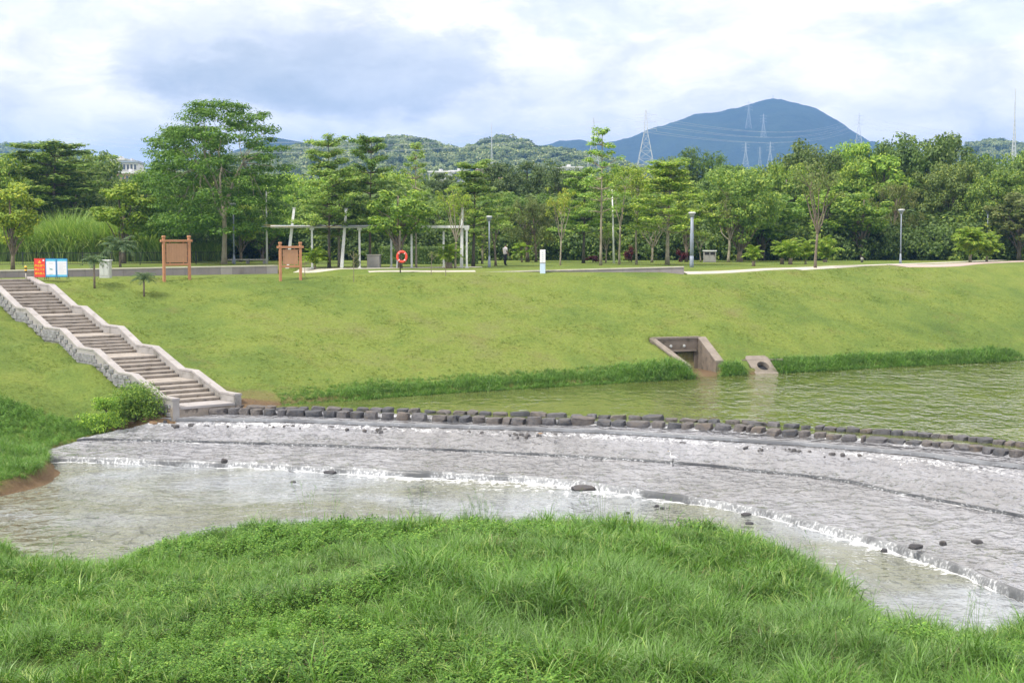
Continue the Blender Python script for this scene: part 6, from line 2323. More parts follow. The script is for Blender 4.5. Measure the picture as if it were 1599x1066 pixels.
# life ring on its post
lr = empty('life_ring_post', at(625, 426), 0, 'dark post carrying a life ring below the drooping tree', 'post')
sr = ppm(lr.location[1])
MB().tube([(0, 0, -.2), (0, 0, 66 / sr)], .045, 8).build('pole', M['bark_dark'], lr, True)
MB().box(-.02, -.10, 29 / sr, .12, -.0451, 32 / sr).build('hook', M['dark_metal'], lr)
ring = empty('life_ring', (lr.location[0] + 3.0 / sr, lr.location[1] - .16, lr.location[2] + 25 / sr), 0, 'red life ring hanging on the dark post', 'life ring')
Rr, rt = 7.0 / sr, 1.9 / sr
ns, nt_ = 40, 12
th = np.linspace(0, 2 * np.pi, ns, endpoint=False)[:, None]
ph = np.linspace(0, 2 * np.pi, nt_, endpoint=False)[None, :]
V = np.stack([(Rr + rt * np.cos(ph)) * np.cos(th), rt * np.sin(ph) + 0 * th, (Rr + rt * np.cos(ph)) * np.sin(th) * 1.12], 2).reshape(-1, 3)
ii = np.arange(ns)[:, None] * nt_ + np.arange(nt_)[None]
i2 = ((np.arange(ns) + 1) % ns)[:, None] * nt_ + np.arange(nt_)[None]
i3 = ((np.arange(ns) + 1) % ns)[:, None] * nt_ + ((np.arange(nt_) + 1) % nt_)[None]
i4 = np.arange(ns)[:, None] * nt_ + ((np.arange(nt_) + 1) % nt_)[None]
link('ring_body', np_mesh('ring_body', V, np.stack([ii, i4, i3, i2], 2).reshape(-1, 4), M['ring_red'], True), ring)
for k in range(4):
    a = math.pi / 4 + k * math.pi / 2
    MB().tube([(Rr * .97 * math.cos(a - .09), 0, Rr * 1.09 * math.sin(a - .09)), (Rr * .97 * math.cos(a + .09), 0, Rr * 1.09 * math.sin(a + .09))], rt * 1.06, 10).build('strap_band', M['lid'], ring, True)

# ------------------------------------------------------------------ left fence behind the wall
fa, fb = at(-60, 416), at(350, 412)
fr_ = empty('park_fence', fa, math.atan2(fb[1] - fa[1], fb[0] - fa[0]), 'thin black metal fence in front of the reeds, left of the big feathery trees', 'fence')
L = float(np.hypot(fb[0] - fa[0], fb[1] - fa[1]))
fh = 20 / ppm((fa[1] + fb[1]) / 2)
for x in np.arange(0, L, 2.4):
    MB().box(x - .03, -.03, -.2, x + .03, .03, fh + .08).build('post', M['dark_metal'], fr_)
for z in (.12, fh - .05):
    MB().box(0, -.02, z, L, .02, z + .045).build('rail', M['dark_metal'], fr_)
pk = MB()
for x in np.arange(.1, L, .14):
    pk.box(x - .009, -.008, .165, x + .009, .008, fh - .051)
pk.build('pickets', M['dark_metal'], fr_)['kind'] = 'stuff'

# ------------------------------------------------------------------ palms, shrubs, hedges
def frond_mesh(L, W, nl, droop, mat, seed, up=0.9, width=0.035):
    g = np.random.default_rng(seed)
    t = np.linspace(0, 1, 12)
    # rachis arc in the xz plane
    ang = up - (up + droop) * t ** 1.1
    dx_, dz_ = np.cos(ang), np.sin(ang)
    px_ = np.concatenate([[0], np.cumsum(dx_[:-1])]) * L / 11
    pz_ = np.concatenate([[0], np.cumsum(dz_[:-1])]) * L / 11
    V = []
    for i in range(nl):
        u = 0.12 + 0.88 * i / (nl - 1)
        x, z = np.interp(u, t, px_), np.interp(u, t, pz_)
        a = np.interp(u, t, ang)
        ll = W * math.sin(math.pi * min(1, (u * .85 + .12))) ** 0.7 * g.uniform(.85, 1.1)
        for s_ in (-1, 1):
            tip = np.array([x + ll * .55 * math.cos(a), s_ * ll * .75, z + ll * .55 * math.sin(a) - ll * g.uniform(.15, .6)])
            b0 = np.array([x, 0, z])
            m_ = (b0 + tip) / 2 + np.array([0, 0, ll * .10])
            wv = np.array([math.cos(a), 0, math.sin(a)]) * width / 2
            V += [b0, m_ + wv, tip, m_ - wv]
    V = np.array(V)
    nleaf = len(V)
    F = [np.arange(nleaf).reshape(-1, 4)]
    # rachis as a thin strip
    rp = np.stack([px_, 0 * px_, pz_], 1)
    RV = np.concatenate([rp + [0, .012, 0], rp - [0, .012, 0]])
    n = len(rp)
    F.append(np.array([[nleaf + i, nleaf + i + 1, nleaf + n + i + 1, nleaf + n + i] for i in range(n - 1)]))
    return np_mesh('frond_mesh', np.vstack([V, RV]), F, M[mat])


FR_BLUE = [frond_mesh(1.0, .30, 26, 1.1, 'leaf_palm_blue', k, 1.0, .03) for k in range(3)]
FR_GREEN = [frond_mesh(1.0, .30, 22, 0.9, 'leaf_palm', 10 + k, 1.25, .045) for k in range(3)]


def palm(px, pyb, pyt, wpx, nf, kind, label, trunk=True, rtrunk=.07, base=None):
    b = at(px, pyb) if base is None else base
    s_ = ppm(b[1])
    H_ = (pyb - pyt) / s_
    Rf = wpx / 2 / s_
    r = empty('palm', b, rng.uniform(0, 6), label, 'palm', 'palms of the riverside park')
    g = np.random.default_rng(int(px))
    L = Rf * 1.45
    th_ = max(.12, H_ - L * (.42 if kind == 'blue' else .80)) if trunk else .12
    L *= 1.0 if kind == 'blue' else 1.15
    pts = [(0, 0, -.15), (.02, .01, th_ * .5), (0, 0, th_)]
    MB().tube(pts, [rtrunk * 1.3, rtrunk, rtrunk * 1.1], 9).build('trunk', M['bark'], r, True)
    fr = FR_BLUE if kind == 'blue' else FR_GREEN
    for k in range(nf):
        lift = (k / nf)
        o = link('frond', fr[k % 3], r, (0, 0, th_ - .02), (0, R(18) - lift * R(62) if kind == 'blue' else R(5) - lift * R(58), 2.399 * k + g.normal() * .15))
        q = L * g.uniform(.82, 1.1) * (1.0 if kind == 'blue' else (0.8 + .35 * lift))
        o.scale = (q, q, q)
    return r


def areca(px, pyb, pyt, wpx, stems, label, base=None, nf=7):
    """clump of thin canes, each with a few arching fronds"""
    b = at(px, pyb) if base is None else base
    s_ = ppm(b[1])
    H_ = (pyb - pyt) / s_
    Rf = wpx / 2 / s_
    r = empty('palm_clump', b, 0, label, 'palm', 'palm clumps of the riverside park')
    g = np.random.default_rng(int(px) + 3)
    for k in range(stems):
        a = 6.283 * k / stems + g.normal() * .3
        hh_ = H_ * g.uniform(.04, .45)
        e_ = np.array([math.cos(a) * Rf * .30 * hh_ / H_, math.sin(a) * Rf * .30 * hh_ / H_, hh_])
        MB().tube([(math.cos(a) * .12, math.sin(a) * .12, -.1), tuple(e_ * .5), tuple(e_)], [.05, .035, .03], 6).build('cane', M['bark_pale'], r, True)
        for j in range(nf):
            o = link('frond', FR_GREEN[(j + k) % 3], r, e_, (0, R(-5) - j / nf * R(55), a + 2.399 * j))
            q = (H_ - hh_ * .55) * g.uniform(.75, 1.05) * .62 + Rf * .35
            o.scale = (q,) * 3
    return r


palm(147.5, 450, 400, 40, 20, 'blue', 'small feather palm in front of the grey cabinet', rtrunk=.06)
palm(225, 463, 428, 36, 20, 'blue', 'smallest blue-green palm standing lowest on the grass bank', rtrunk=.055)
palm(188, 418, 378, 52, 26, 'blue', 'larger shaggy palm behind the wall, right of the grey cabinet', base=at(188, 417), rtrunk=.09)
palm(492, 421, 389, 44, 22, 'green', 'dark green leafy palm at the foot of the first shelter post')
palm(701, 419, 385, 44, 22, 'green', 'bright fan of palm leaves over a dark pot-like trunk at the shelter end', rtrunk=.26)
palm(1176.5, 415.5, 387, 36, 20, 'green', 'small bright palm with a dark stubby trunk, left one of the lawn row', rtrunk=.14)
palm(1221, 412.5, 380, 40, 22, 'green', 'bright palm with a dark trunk, left half of the pair on the lawn', rtrunk=.17)
palm(1234, 413, 379, 42, 22, 'green', 'bright palm with a dark trunk, right half of the pair on the lawn', rtrunk=.17)
areca(1257, 412.5, 362, 34, 4, 'thin stemmed palm clump left of the drooping lawn tree', nf=5)
areca(1290, 409.5, 356, 44, 4, 'thin stemmed palm clump right of the drooping lawn tree', nf=5)
palm(1288, 409.5, 392, 24, 16, 'green', 'low bright palm tuft at the foot of the thin stemmed clump', rtrunk=.2)
areca(1515, 409.5, 347, 62, 10, 'large bright palm clump at the right, left one of two', nf=8)
areca(1541, 408.5, 357, 56, 9, 'large bright palm clump at the right, right one of two', nf=8)

plant_tree('young', 101, 'leaf_yellow', 'bark', at(815, 409.5), 31 / ppm(at(815, 409.5)[1]), 27 / ppm(at(815, 409.5)[1]), 'small round bright green tree right of the walking person', tint=(.95, 1.15, .8))


def shrub(px, pyb, pyt, wpx, mat, label, seed, n=10, leaf=.16, group=None, name='shrub', z=None, aspect=.6, tint=(1, 1, 1), lw=.45):
    b = at(px, pyb) if z is None else P(px, pyb, z)
    s_ = ppm(b[1])
    H_, Rw = (pyb - pyt) / s_, wpx / 2 / s_
    r = empty(name, b, 0, label, 'shrub', group)
    g = np.random.default_rng(seed)
    V = []
    for k in range(n):
        c = np.array([g.normal() * Rw * .42, g.normal() * Rw * .35, H_ * g.uniform(.12, .8)])
        c[:2] *= 1.15 - c[2] / H_ * .5
        V.append(cluster(g, c, (Rw * .45, Rw * .45, H_ * .24), 130, leaf, leaf * lw, .5, .3, .2))
    V = np.vstack(V)
    V[:, 2] = np.clip(V[:, 2], -.05, H_ * 1.03)
    o = link('foliage', np_mesh('shrub_mesh', V, leaf_faces(len(V) // 4), M[mat]), r)
    o.color = (*tint, 1)
    mb = MB()
    for k in range(4):
        a = g.random() * 6.28
        mb.tube([(0, 0, -.1), (math.cos(a) * Rw * .3, math.sin(a) * Rw * .3, H_ * .6)], [.03, .012], 5)
    mb.build('stems', M['bark_dark'], r)
    return r


shrub(212, 655, 590, 98, 'leaf_mid', 'big leafy bush at the foot of the stairs, in front of their left wall', 5, 44, .20, z=1.0, lw=.25, tint=(.8, .95, .75))
shrub(166, 670, 638, 80, 'leaf_mid', 'low rounded bush left of the big bush by the stairs', 6, 16, .13, z=.7, tint=(1.05, 1.25, .8))
shrub(166, 640, 618, 60, 'leaf_mid', 'low bush on the slope above the rounded one by the stairs', 7, 12, .13, z=1.8, tint=(1.0, 1.2, .8))
shrub(986, 409, 380, 22, 'leaf_red', 'purple-red shrub behind the slingshot tree', 8, 8, .16)
shrub(1064, 409, 384, 18, 'leaf_red', 'dark red shrub left of the litter bin', 9, 7, .16)
shrub(926, 409, 398, 22, 'leaf_red', 'low dull red shrub under the leaning layered tree', 10, 6, .14, tint=(.5, .6, .6))
shrub(556, 419, 395, 20, 'leaf_willow', 'small grey-green shrub beside the second shelter post', 11, 7, .14, tint=(.7, .75, .7))


def hedge(px0, px1, pyb, pyt, depth, label, seed):
    a, b = at(px0, pyb), at(px1, pyb)
    s_ = ppm(a[1])
    L, H_ = float(b[0] - a[0]), (pyb - pyt) / s_
    r = empty('hedge', a, 0, label, 'hedge')
    MB().box(.1, .1, -.1, L - .1, depth - .1, H_ - .15).build('core', M['leaf_dark'], r)
    g = np.random.default_rng(seed)
    n = int(L * H_ * 130 + L * depth * 90)
    p = np.stack([g.uniform(0, L, n), g.uniform(0, depth, n), g.uniform(0, H_, n)], 1)
    side = g.random(n)
    p[side < .6, 1] = g.normal(size=(side < .6).sum()) * .05
    p[side > .75, 2] = H_ + g.normal(size=(side > .75).sum()) * .05
    V = leaves(p, unit(g.normal(size=(n, 3)) + [0, -.8, .6]), unit(g.normal(size=(n, 3))), .18 * g.uniform(.7, 1.2, n), .10)
    link('foliage', np_mesh('hedge_mesh', V, leaf_faces(n), M['leaf_dark']), r)
    return r


hedge(1304, 1344, 404, 378, 2.0, 'clipped dark green hedge block on the lawn right of the drooping tree', 3)
hedge(592, 748, 412.5, 386, 1.6, 'long dark hedge behind the middle of the shelter', 4)


# thin saplings with bare stems
def sapling(px, pyb, pyt, label, nleaf, lean=0, seed=0):
    b = at(px, pyb)
    s_ = ppm(b[1])
    H_ = (pyb - pyt) / s_
    r = empty('sapling', b, 0, label, 'sapling', 'young saplings on the bank')
    g = np.random.default_rng(seed + int(px))
    mb = MB().tube([(0, 0, -.1), (lean * .4, 0, H_ * .5), (lean, 0, H_)], [.028, .02, .01], 5)
    V = []
    for k in range(5):
        a = g.random() * 6.28
        z = H_ * g.uniform(.45, .95)
        e_ = np.array([math.cos(a) * .35 + lean * z / H_, math.sin(a) * .3, z + .25])
        mb.tube([(lean * z / H_, 0, z - .1), tuple(e_)], [.01, .005], 4)
        V.append(cluster(g, e_, (.22, .22, .18), nleaf, .10, .045, .3, .5, .1))
    mb.build('stem', M['bark'], r)
    V = np.vstack(V)
    link('leaves', np_mesh('sapling_leaves', V, leaf_faces(len(V) // 4), M['leaf_willow']), r)
    return r


sapling(552.5, 440, 392, 'thin sapling on the slope below the second shelter post', 12)
sapling(673, 429, 396, 'wispy forked sapling on the crest left of the palm fan', 26, .1)
sapling(696, 431, 408, 'smallest bare twig on the crest below the palm fan', 6)
sapling(476, 432, 402, 'thin stake-like sapling right of the smaller wooden board', 5)


# ------------------------------------------------------------------ culvert and pipe outlet
def culvert():
    zc = Z_UP
    # the two wing walls run down to the water; positions from the photo
    A0, A1, L1, R1 = CUL_Q
    r = empty('culvert', (A0[0], A0[1], zc), 0, 'old concrete box culvert with two sloping wing walls in the grass bank', 'culvert')
    o = np.array([A0[0], A0[1], zc])

    def wing(name, a, b, th, off):
        d = (b - a)[:2]
        d = d / np.linalg.norm(d)
        n = np.array([-d[1], d[0]]) * off
        mb, tp = MB(), MB()
        for bb, z0a, z1a, z0b, z1b, ex in ((mb, -1.6, a[2] - zc - .10, -1.6, b[2] - zc - .10, 0), (tp, a[2] - zc - .099, a[2] - zc, b[2] - zc - .099, b[2] - zc, .03)):
            p0, p1, p2, p3 = a[:2] - n * ex, b[:2] - n * ex, b[:2] + n * (th + ex), a[:2] + n * (th + ex)
            vs = []
            for (q, zz_) in ((p0, z0a), (p1, z0b), (p2, z0b), (p3, z0a), (p0, z1a), (p1, z1b), (p2, z1b), (p3, z1a)):
                vs.append((q[0] - o[0], q[1] - o[1], zz_))
            bb.add(vs, [(3, 2, 1, 0), (4, 5, 6, 7), (0, 1, 5, 4), (1, 2, 6, 5), (2, 3, 7, 6), (3, 0, 4, 7)])
        w_ = mb.build(name, M['culvert'], r)
        tp.build('coping', M['culvert_top'], w_)
    wing('wing_wall', A0, L1, .40, -1)
    wing('wing_wall', A1, R1, .50, 1)
    # head wall between the wings with an opening
    d = (A1 - A0)[:2]
    Lh = float(np.linalg.norm(d))
    ang_ = math.atan2(d[1], d[0])
    hw_ = empty('x', (0, 0, 0)) if False else None
    H_ = A0[2] - zc
    parts = MB()
    ox0, ox1, oz1 = Lh * .38, Lh * .92, H_ * .60
    y0, y1 = -.02, .40
    parts.box(0, y0, -1.2, ox0, y1, H_ - .1).box(ox1, y0, -1.2, Lh, y1, H_ - .1).box(ox0, y0, oz1, ox1, y1, H_ - .1)
    q = parts.build('head_wall', M['culvert'], r, rot=(0, 0, ang_))
    MB().box(-.1, y0 - .05, H_ - .099, Lh + .15, y1 + .05, H_ + .02).build('coping', M['culvert_top'], q)
    MB().box(ox0, 4.9, -1.2, ox1, 5.0, oz1).box(ox0 - .05, .4, -1.2, ox0 - .001, 5.0, oz1).box(ox1 + .001, .4, -1.2, ox1 + .05, 5.0, oz1).box(ox0 - .05, .4, oz1 + .001, ox1 + .05, 5.0, oz1 + .08).box(ox0, .4, -1.3, ox1, 5.0, .16).build('box_channel', M['culvert'], r, rot=(0, 0, ang_))
    MB().box(ox0 + (ox1 - ox0) * .35, .62, .17, ox0 + (ox1 - ox0) * .97, .68, oz1 - .08).build('flap_gate', M['granite'], r, rot=(0, 0, ang_))
    MB().box(ox0 - .1, y0 - .045, oz1 - .06, ox1 + .1, y0 - .001, oz1 + .05).build('lintel', M['culvert_top'], r, rot=(0, 0, ang_))
    for x in (ox0 * .9 + .1, ox0 + (ox1 - ox0) * .55):
        MB().lathe([(.10, 0), (.10, .03), (.06, .05)], 12).build('round_plate', M['cabinet'], r, loc=(x * math.cos(ang_), x * math.sin(ang_) - .03, H_ * .74), rot=(R(90), 0, ang_))
    return A0, A1, L1, R1


culvert()


def outlet():
    c = P(1190, 571, 1.75)
    r = empty('pipe_outlet', c, 0.25, 'small concrete outlet slab with a round hole at the waterline', 'culvert')
    n = 28
    # tilted slab with a hole: ring of quads between an ellipse and a rectangle
    W, Lh = 1.02, 1.15
    outer, innr = [], []
    for k in range(n):
        a = 2 * math.pi * k / n
        ca, sa = math.cos(a), math.sin(a)
        m_ = max(abs(ca), abs(sa))
        outer.append((ca / m_ * W * .78 - .08 * sa / m_, sa / m_ * Lh * .95))
        innr.append((ca * .40 + .08, sa * .44))
    mb = MB()
    vs = [(x, y, 0) for x, y in outer] + [(x, y, 0) for x, y in innr] + [(x, y, -.22) for x, y in outer] + [(x, y, -.30) for x, y in innr]
    fs = []
    for k in range(n):
        j = (k + 1) % n
        fs += [(k, j, n + j, n + k), (2 * n + k, 2 * n + j, j, k), (n + k, n + j, 3 * n + j, 3 * n + k)]
    mb.add(vs, fs)
    o = mb.build('slab', M['culvert_top'], r, rot=(R(33), 0, 0))
    MB().box(-W * .8, -.75, -1.2, W * .8, -.5, -.62).build('toe_beam', M['culvert'], r)
    MB().lathe([(.44, -.45), (.46, -.25)], 24).build('pipe_shade_disc', M['dark_slot'], r, loc=(.08, .12, 0), rot=(R(33), 0, 0))  # near-black disc painted as the shade inside the pipe
    MB().box(.45, .55, .28, 1.7, .95, .37).build('crest_slab', M['culvert_top'], r)
    MB().box(-1.15, .55, .29, .4, .95, .38).build('crest_slab', M['culvert_top'], r)
outlet()


# ------------------------------------------------------------------ person and egret
def skin_body(name, verts, edges, radii, mat, root=0, levels=1, parent=None, **kw):
    me = bpy.data.meshes.new(name)
    me.from_pydata([tuple(v) for v in verts], edges, [])
    me.materials.append(M[mat])
    o = link(name, me, parent, **kw)
    md = o.modifiers.new('skin', 'SKIN')
    md.use_smooth_shade = True
    sv = me.skin_vertices[0].data
    for i, r_ in enumerate(radii):
        sv[i].radius = r_ if isinstance(r_, tuple) else (r_, r_)
        sv[i].use_root = (i == root)
    o.modifiers.new('sub', 'SUBSURF').levels = levels
    o.modifiers['sub'].render_levels = levels
    # freeze the result so that the body is one plain continuous mesh
    dg = bpy.context.evaluated_depsgraph_get()
    dg.update()
    m2 = bpy.data.meshes.new_from_object(o.evaluated_get(dg))
    m2.materials.clear()
    m2.materials.append(M[mat])
    o.modifiers.clear()
    o.data = m2
    m2.polygons.foreach_set('use_smooth', [True] * len(m2.polygons))
    return o


def person(loc, rz):
    r = empty('person', loc, rz, 'person in a pale shirt and dark trousers walking away under the trees', 'person')
    # local frame: faces +X (to the right of the picture), z up, 1.7 m tall
    V, E, Rr_ = [], [], []

    def v(x, y, z, rad):
        V.append((x, y, z))
        Rr_.append(rad)
        return len(V) - 1

    def chain(pts, start=None):
        last = start
        for p in pts:
            k = v(*p)
            if last is not None:
                E.append((last, k))
            last = k
        return last
    pel = v(0, 0, .93, (.125, .115))
    sp = chain([(0, 0, 1.08, (.115, .11)), (0, 0, 1.24, (.13, .12)), (.01, 0, 1.38, (.12, .10))], pel)
    neck = chain([(.02, 0, 1.47, (.055, .055)), (.035, 0, 1.53, (.055, .055))], sp)
    chain([(.045, 0, 1.60, (.085, .075)), (.045, 0, 1.66, (.075, .07))], neck)
    for s in (-1, 1):
        sw = .13 * s
        k = chain([(0, .095 * s, .88, (.085, .085)), (.05 * s, .10 * s, .52, (.058, .058)), (-.02 + .02 * s, .10 * s, .30, (.052, .05)), (-.02 + .06 * s, .10 * s, .09, (.04, .04))], pel)
        chain([(.06 + .06 * s, .11 * s, .035, (.045, .035)), (.14 + .06 * s, .12 * s, .03, (.035, .025))], k)
        a = chain([(0, .17 * s, 1.38, (.058, .058)), (-.02 - .03 * s, .225 * s, 1.12, (.043, .043)), (.07 - .05 * s, .23 * s, .90, (.033, .033))], sp)
        w_ = chain([(.10 - .05 * s, .23 * s, .83, (.030, .018))], a)
        for j in range(4):
            yy = .23 * s
            xx = .10 - .05 * s + (j - 1.5) * .018
            L = (.075, .085, .080, .062)[j]
            chain([(xx, yy, .79, (.009, .009)), (xx + .006, yy - .008 * s, .79 - L * .5, (.0085, .0085)), (xx + .014, yy - .02 * s, .79 - L, (.0075, .0075))], w_)
        chain([(.135 - .05 * s, yy - .01 * s, .80, (.010, .010)), (.15 - .05 * s, yy - .02 * s, .765, (.008, .008))], w_)
    body = skin_body('body', V, E, Rr_, 'skin', 0, 1, r)
    # face
    for s in (-1, 1):
        MB().lathe([(.004, -.006), (.010, 0), (.004, .006)], 8).build('eye', M['hair'], r, True, loc=(.118, .028 * s, 1.615), rot=(0, R(90), 0))
        MB().lathe([(.008, -.008), (.022, 0), (.008, .008)], 8).build('ear', M['skin'], r, True, loc=(.045, .072 * s, 1.605), rot=(R(90), 0, 0))
    MB().tube([(.12, 0, 1.61), (.142, 0, 1.585), (.12, 0, 1.578)], [.008, .013, .008], 6).build('nose', M['skin'], r, True)
    MB().tube([(.118, -.02, 1.556), (.124, 0, 1.555), (.118, .02, 1.556)], .005, 5).build('mouth', M['leaf_red'], r, True)
    # hair cap
    hv = []
    for i in range(9):
        a = i / 8 * math.pi * .56
        hv.append((.096 * math.sin(a) + .004, 1.70 - .092 * (1 - math.cos(a)) + .012))
    MB().lathe(hv[::-1], 16, c=(.028, 0)).build('hair', M['hair'], r, True)
    # shirt with sleeves, trousers, shoes over the body
    MB().lathe([(.175, .86), (.178, .98), (.165, 1.12), (.178, 1.28), (.175, 1.38), (.12, 1.445), (.062, 1.475)], 18).build('shirt', M['shirt'], r, True, scale=(.85, 1.08, 1))
    for s in (-1, 1):
        MB().tube([(0, .13 * s, 1.41), (-.01 - .01 * s, .195 * s, 1.33), (-.018 - .02 * s, .222 * s, 1.14)], [.075, .078, .07], 10).build('sleeve', M['shirt'], r, True)
        MB().tube([(0, .085 * s, .95), (.0, .097 * s, .86), (.045 * s, .10 * s, .52), (-.02 + .02 * s, .10 * s, .30), (-.02 + .055 * s, .10 * s, .075)], [.10, .108, .082, .075, .068], 12).build('trouser_leg', M['trousers'], r, True)
        MB().tube([(-.03 + .06 * s, .10 * s, .045), (.06 + .06 * s, .11 * s, .04), (.17 + .06 * s, .12 * s, .032)], [.05, .052, .035], 8).build('shoe', M['dark_slot'], r, True)
    return r


pb = at(789, 414)
pr = person(pb, R(35))
pr.scale = ((33 / ppm(pb[1]) / 1.72),) * 3


def egret(loc):
    r = empty('egret', loc, R(200), 'white egret standing on the thin step of the weir', 'bird')
    V = [(0, 0, .34), (-.10, 0, .33), (-.22, 0, .27), (.09, 0, .38), (.14, 0, .46), (.11, 0, .53), (.13, 0, .60), (.17, 0, .635), (.20, 0, .63)]
    E = [(0, 1), (1, 2), (0, 3), (3, 4), (4, 5), (5, 6), (6, 7), (7, 8)]
    skin_body('body', V, E, [(.085, .075), (.07, .06), (.02, .02), (.05, .05), (.025, .025), (.02, .02), (.02, .02), (.026, .026), (.014, .014)], 'feather_white', 0, 2, r)
    for s in (-1, 1):
        MB().tube([(-.0, .03 * s, .29), (.025, .03 * s, .16), (0, .03 * s, .0)], [.012, .008, .007], 6).build('leg', M['dark_metal'], r, True)
        for t_ in (-.5, 0, .5, 3.1):
            MB().tube([(0, .03 * s, .0), (.05 * math.cos(t_), .03 * s + .05 * math.sin(t_), -.004)], [.006, .003], 4).build('toe', M['dark_metal'], r)
        MB().tube([(.03, .062 * s, .37), (-.08, .066 * s, .34), (-.24, .03 * s, .26)], [.03, .034, .008], 7).build('wing', M['feather_white'], r, True)
    MB().tube([(.205, 0, .63), (.30, 0, .612)], [.012, .002], 6).build('beak', M['beak'], r, True)
    return r


e_ = P(1051, 722, .60)
egret((e_[0], e_[1] - .02, .47))

# ------------------------------------------------------------------ houses beyond the trees
def house(px, pbase_z, ptop, wpx, dist, mat, label, floors, cols, roof='bldg_white', depth=12):
    s_ = ppm(dist)
    X = (px - 799.5) / F_PX * dist
    H_ = CAM_Z + (366 - ptop) / s_ - pbase_z
    W = wpx / s_
    r = empty('apartment_building', (X, dist, pbase_z), rng.uniform(-.15, .15), label, 'building', 'houses beyond the park trees')
    MB().box(-W / 2, 0, 0, W / 2, depth, H_).build('wall', M[mat], r)
    rf = MB().box(-W / 2 - .4, -.4, H_ + .002, W / 2 + .4, depth + .4, H_ + .5).build('roof', M[roof], r)
    MB().box(-W * .1, depth * .3, H_ + .502, W * .02, depth * .6, H_ + 1.3).build('stair_head', M['bldg_white'], rf)
    fh_ = H_ / floors
    for f in range(floors):
        if CAM_Z + (366 - 300) / s_ > pbase_z + fh_ * (f + 1):
            continue
        MB().box(-W / 2, -.35, fh_ * f + .02, W / 2, -.002, fh_ * f + .22).build('ledge', M['bldg_white'], r)
        for c in range(cols):
            x = -W / 2 + W * (c + .5) / cols
            ww = W / cols * .28
            wn_ = MB().box(x - ww, -.09, fh_ * f + fh_ * .32, x + ww, -.003, fh_ * f + fh_ * .82).build('window', M['window_glass'], r)
            MB().box(x - ww - .1, -.16, fh_ * f + fh_ * .26, x + ww + .1, -.004, fh_ * f + fh_ * .31).build('sill', M['bldg_white'], wn_)
    return r


house(186, 7, 251, 22, 430, 'bldg_white', 'white apartment block peeping out behind the left crowns', 9, 4)
house(206, 7, 255, 22, 400, 'bldg_white', 'white block with a blue roof line above the pink house', 8, 4, 'bldg_roof')
house(205, 7, 272, 38, 370, 'bldg_pink', 'pink brick house between the left crowns', 6, 6)
house(262, 7, 270, 22, 400, 'bldg_white', 'small white house seen through the left feathery tree', 6, 3)
house(686, 7, 270, 32, 520, 'bldg_white', 'long low white building above the needle-leaved trees, left one', 7, 5)
house(716, 7, 269, 28, 530, 'bldg_roof', 'low building with a blue facade above the needle-leaved trees', 7, 5, 'bldg_white')
house(762, 7, 265, 40, 540, 'bldg_pink', 'brownish low building beside the tall mast', 7, 6, 'bldg_white')
house(893, 7, 263, 30, 520, 'bldg_white', 'white building between the dark crowns left of the tallest sparse tree', 7, 5)

# ------------------------------------------------------------------ pylons and wires
def pylon_mesh(H_, w0, arms, detail=9):
    legs = []
    mb_legs, mb_brace, mb_arm = MB(), MB(), MB()
    zz = [0]
    z = 0
    k = 0
    lv = [H_ * (1 - (1 - i / detail) ** 1.35) for i in range(detail + 1)]

    def hw__(z):
        t = z / H_
        return w0 / 2 * ((1 - t / .62) * .80 + .20) if t < .62 else w0 / 2 * (.20 - .13 * (t - .62) / .38)
    rr__ = H_ * .0030
    for sx_ in (-1, 1):
        for sy_ in (-1, 1):
            mb_legs.tube([(sx_ * hw__(q), sy_ * hw__(q), q) for q in (0, H_ * .3, H_ * .62, H_)], rr__, 4)
    for a, b in zip(lv[:-1], lv[1:]):
        ha, hb_ = hw__(a), hw__(b)
        for s_ in (-1, 1):
            mb_brace.tube([(-ha, s_ * ha, a), (hb_, s_ * hb_, b)], rr__ * .6, 3, caps=False).tube([(ha, s_ * ha, a), (-hb_, s_ * hb_, b)], rr__ * .6, 3, caps=False)
            mb_brace.tube([(s_ * ha, -ha, a), (s_ * hb_, hb_, b)], rr__ * .6, 3, caps=False).tube([(s_ * ha, ha, a), (s_ * hb_, -hb_, b)], rr__ * .6, 3, caps=False)
            mb_brace.tube([(-hb_, s_ * hb_, b), (hb_, s_ * hb_, b)], rr__ * .5, 3, caps=False)
    for f in arms:
        z = H_ * f
        L = w0 * .62
        h = hw__(z)
        for s_ in (-1, 1):
            for y_ in (-h, h):
                mb_arm.tube([(s_ * h, y_, z), (s_ * L, 0, z + H_ * .012)], rr__ * .7, 3)
                mb_arm.tube([(s_ * h, y_, z + H_ * .035), (s_ * L, 0, z + H_ * .014)], rr__ * .6, 3)
            mb_arm.tube([(s_ * L, 0, z + .01), (s_ * L, 0, z - H_ * .035)], rr__ * .8, 3)
    return mb_legs, mb_brace, mb_arm


PY = {}
def pylon(px, pbase, ptop, dist, label, w_ratio=.26, arms=(.66, .78, .90), mast=False, mat='steel_grey'):
    s_ = ppm(dist)
    H_ = (pbase - ptop) / s_
    key = (round(w_ratio, 3), arms)
    if key not in PY:
        a, b, c = pylon_mesh(40.0, 40.0 * w_ratio, arms, 9 if w_ratio > .1 else 22)
        PY[key] = (a.mesh('pylon_legs', M[mat]), b.mesh('pylon_braces', M[mat]), c.mesh('pylon_arms', M[mat]) if arms else None)
    X = (px - 799.5) / F_PX * dist
    z0 = CAM_Z + (366 - pbase) / s_
    r = empty('lattice_mast' if mast else 'pylon', (X, dist, z0), rng.uniform(-.2, .2), label, 'mast' if mast else 'pylon', 'lattice towers on the skyline')
    r.scale = (H_ / 40,) * 3
    link('legs', PY[key][0], r)
    link('bracing', PY[key][1], r)
    if arms:
        link('cross_arms', PY[key][2], r)
    return r, (X, dist, z0, H_)


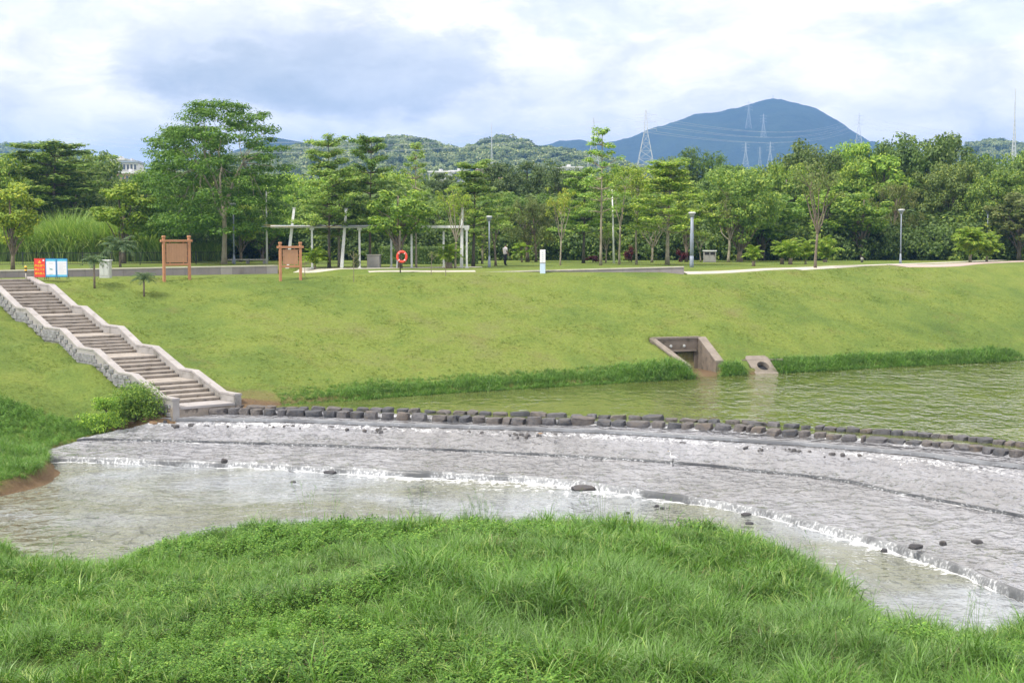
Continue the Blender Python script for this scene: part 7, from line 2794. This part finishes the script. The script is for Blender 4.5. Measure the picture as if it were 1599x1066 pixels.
M['steel_grey_p'] = solid('steel_grey_p', (0.55, 0.57, 0.60), 0.5, 0.05, 0.1)
pm = dict(mat='steel_grey_p')
p_big = pylon(1007, 262, 174, 820, 'nearest large steel pylon left of the blue mountain', .30, **pm)
p_l2 = pylon(926, 262, 186, 1000, 'steel pylon behind the tallest sparse tree', .24, **pm)
p_490 = pylon(489, 252, 214, 1080, 'squat steel pylon on the wooded hill left of the centre', .28, **pm)
p_m1 = pylon(1166, 202, 160, 3700, 'small pylon on the upper mountain slope, left of the summit', .22, **pm)
p_m2 = pylon(1189, 216, 180, 3600, 'small pylon on the mountain slope below the summit', .22, **pm)
p_m3 = pylon(1162, 262, 224, 2300, 'small pylon low before the mountain, first of three', .26, **pm)
p_m4 = pylon(1184, 262, 230, 2400, 'narrow pylon low before the mountain, middle of three', .18, **pm)
p_m5 = pylon(1200, 262, 223, 2350, 'small pylon low before the mountain, third of three', .24, **pm)
p_r1 = pylon(1337, 232, 179, 2200, 'pylon rising from the right flank of the mountain', .22, **pm)
m1 = pylon(768, 268, 194, 900, 'slim pale lattice mast before the wooded hill', .05, (), True, **pm)
m2 = pylon(1578, 262, 141, 900, 'very tall slim lattice mast at the right edge', .055, (), True, **pm)


def wire(a, b, sag, label, r_):
    a, b = np.array(a, float), np.array(b, float)
    t = np.linspace(0, 1, 22)
    p = a + (b - a) * t[:, None]
    p[:, 2] -= sag * 4 * t * (1 - t)
    o = MB().tube([tuple(q) for q in p], r_, 3, caps=False).build('power_line', M['steel_grey_p'])
    return setp(o, label, 'power line', 'power lines crossing before the mountain')


def tip(p, f, side):
    X, Y, z0, H_ = p[1]
    return (X + side * H_ * .13, Y, z0 + H_ * (f - .03))


nn = 0
names = ['top', 'upper', 'middle', 'lower', 'low', 'lowest']
for f, nm_ in ((.90, 'highest'), (.78, 'middle'), (.66, 'lowest')):
    for s_ in (-1, 1):
        sd_ = 'near' if s_ < 0 else 'far'
        wire(tip(p_big, f, s_), tip(p_r1, f, s_), 14, '%s %s wire from the largest pylon across the mountain to the right flank pylon' % (nm_, sd_), .055)
        wire(tip(p_big, f, s_), (-330, 1080 + s_ * 6, 62 + f * 24), 10, '%s %s wire from the largest pylon across the wooded hill to the left' % (nm_, sd_), .04)
        wire(tip(p_r1, f, s_), (1150, 2300 + s_ * 8, 60 + f * 90), 14, '%s %s wire falling right from the right flank pylon' % (nm_, sd_), .07)

# small summit tower on the mountain
r = empty('summit_tower', Pd(1207, 157.5, 4200), 0, 'tiny tower on the mountain summit', 'tower')
MB().box(-5, -5, -14, 5, 5, 6).build('block', M['concrete'], r)
MB().tube([(0, 0, 6), (0, 0, 16)], [1.4, .6], 6).build('antenna', M['steel_grey_p'], r)

# ------------------------------------------------------------------ haze
hz = MB().box(-7600, -2800, -4.4, 7600, 7600, 420).mesh('haze', [])
hm = bpy.data.materials.new('haze')
hm.use_nodes = True
ht = NT(hm.node_tree)
ho = ht.node('ShaderNodeOutputMaterial')
pv = ht.node('ShaderNodeVolumePrincipled', ins={'Color': (0.23, 0.49, 1.0, 1), 'Density': 0.0002, 'Anisotropy': 0.0})
ht.link(pv.outputs[0], ho.inputs['Volume'])
hz.materials.append(hm)
hzo = setp(link('haze', hz), 'thin blue summer haze filling the air', kind='stuff')
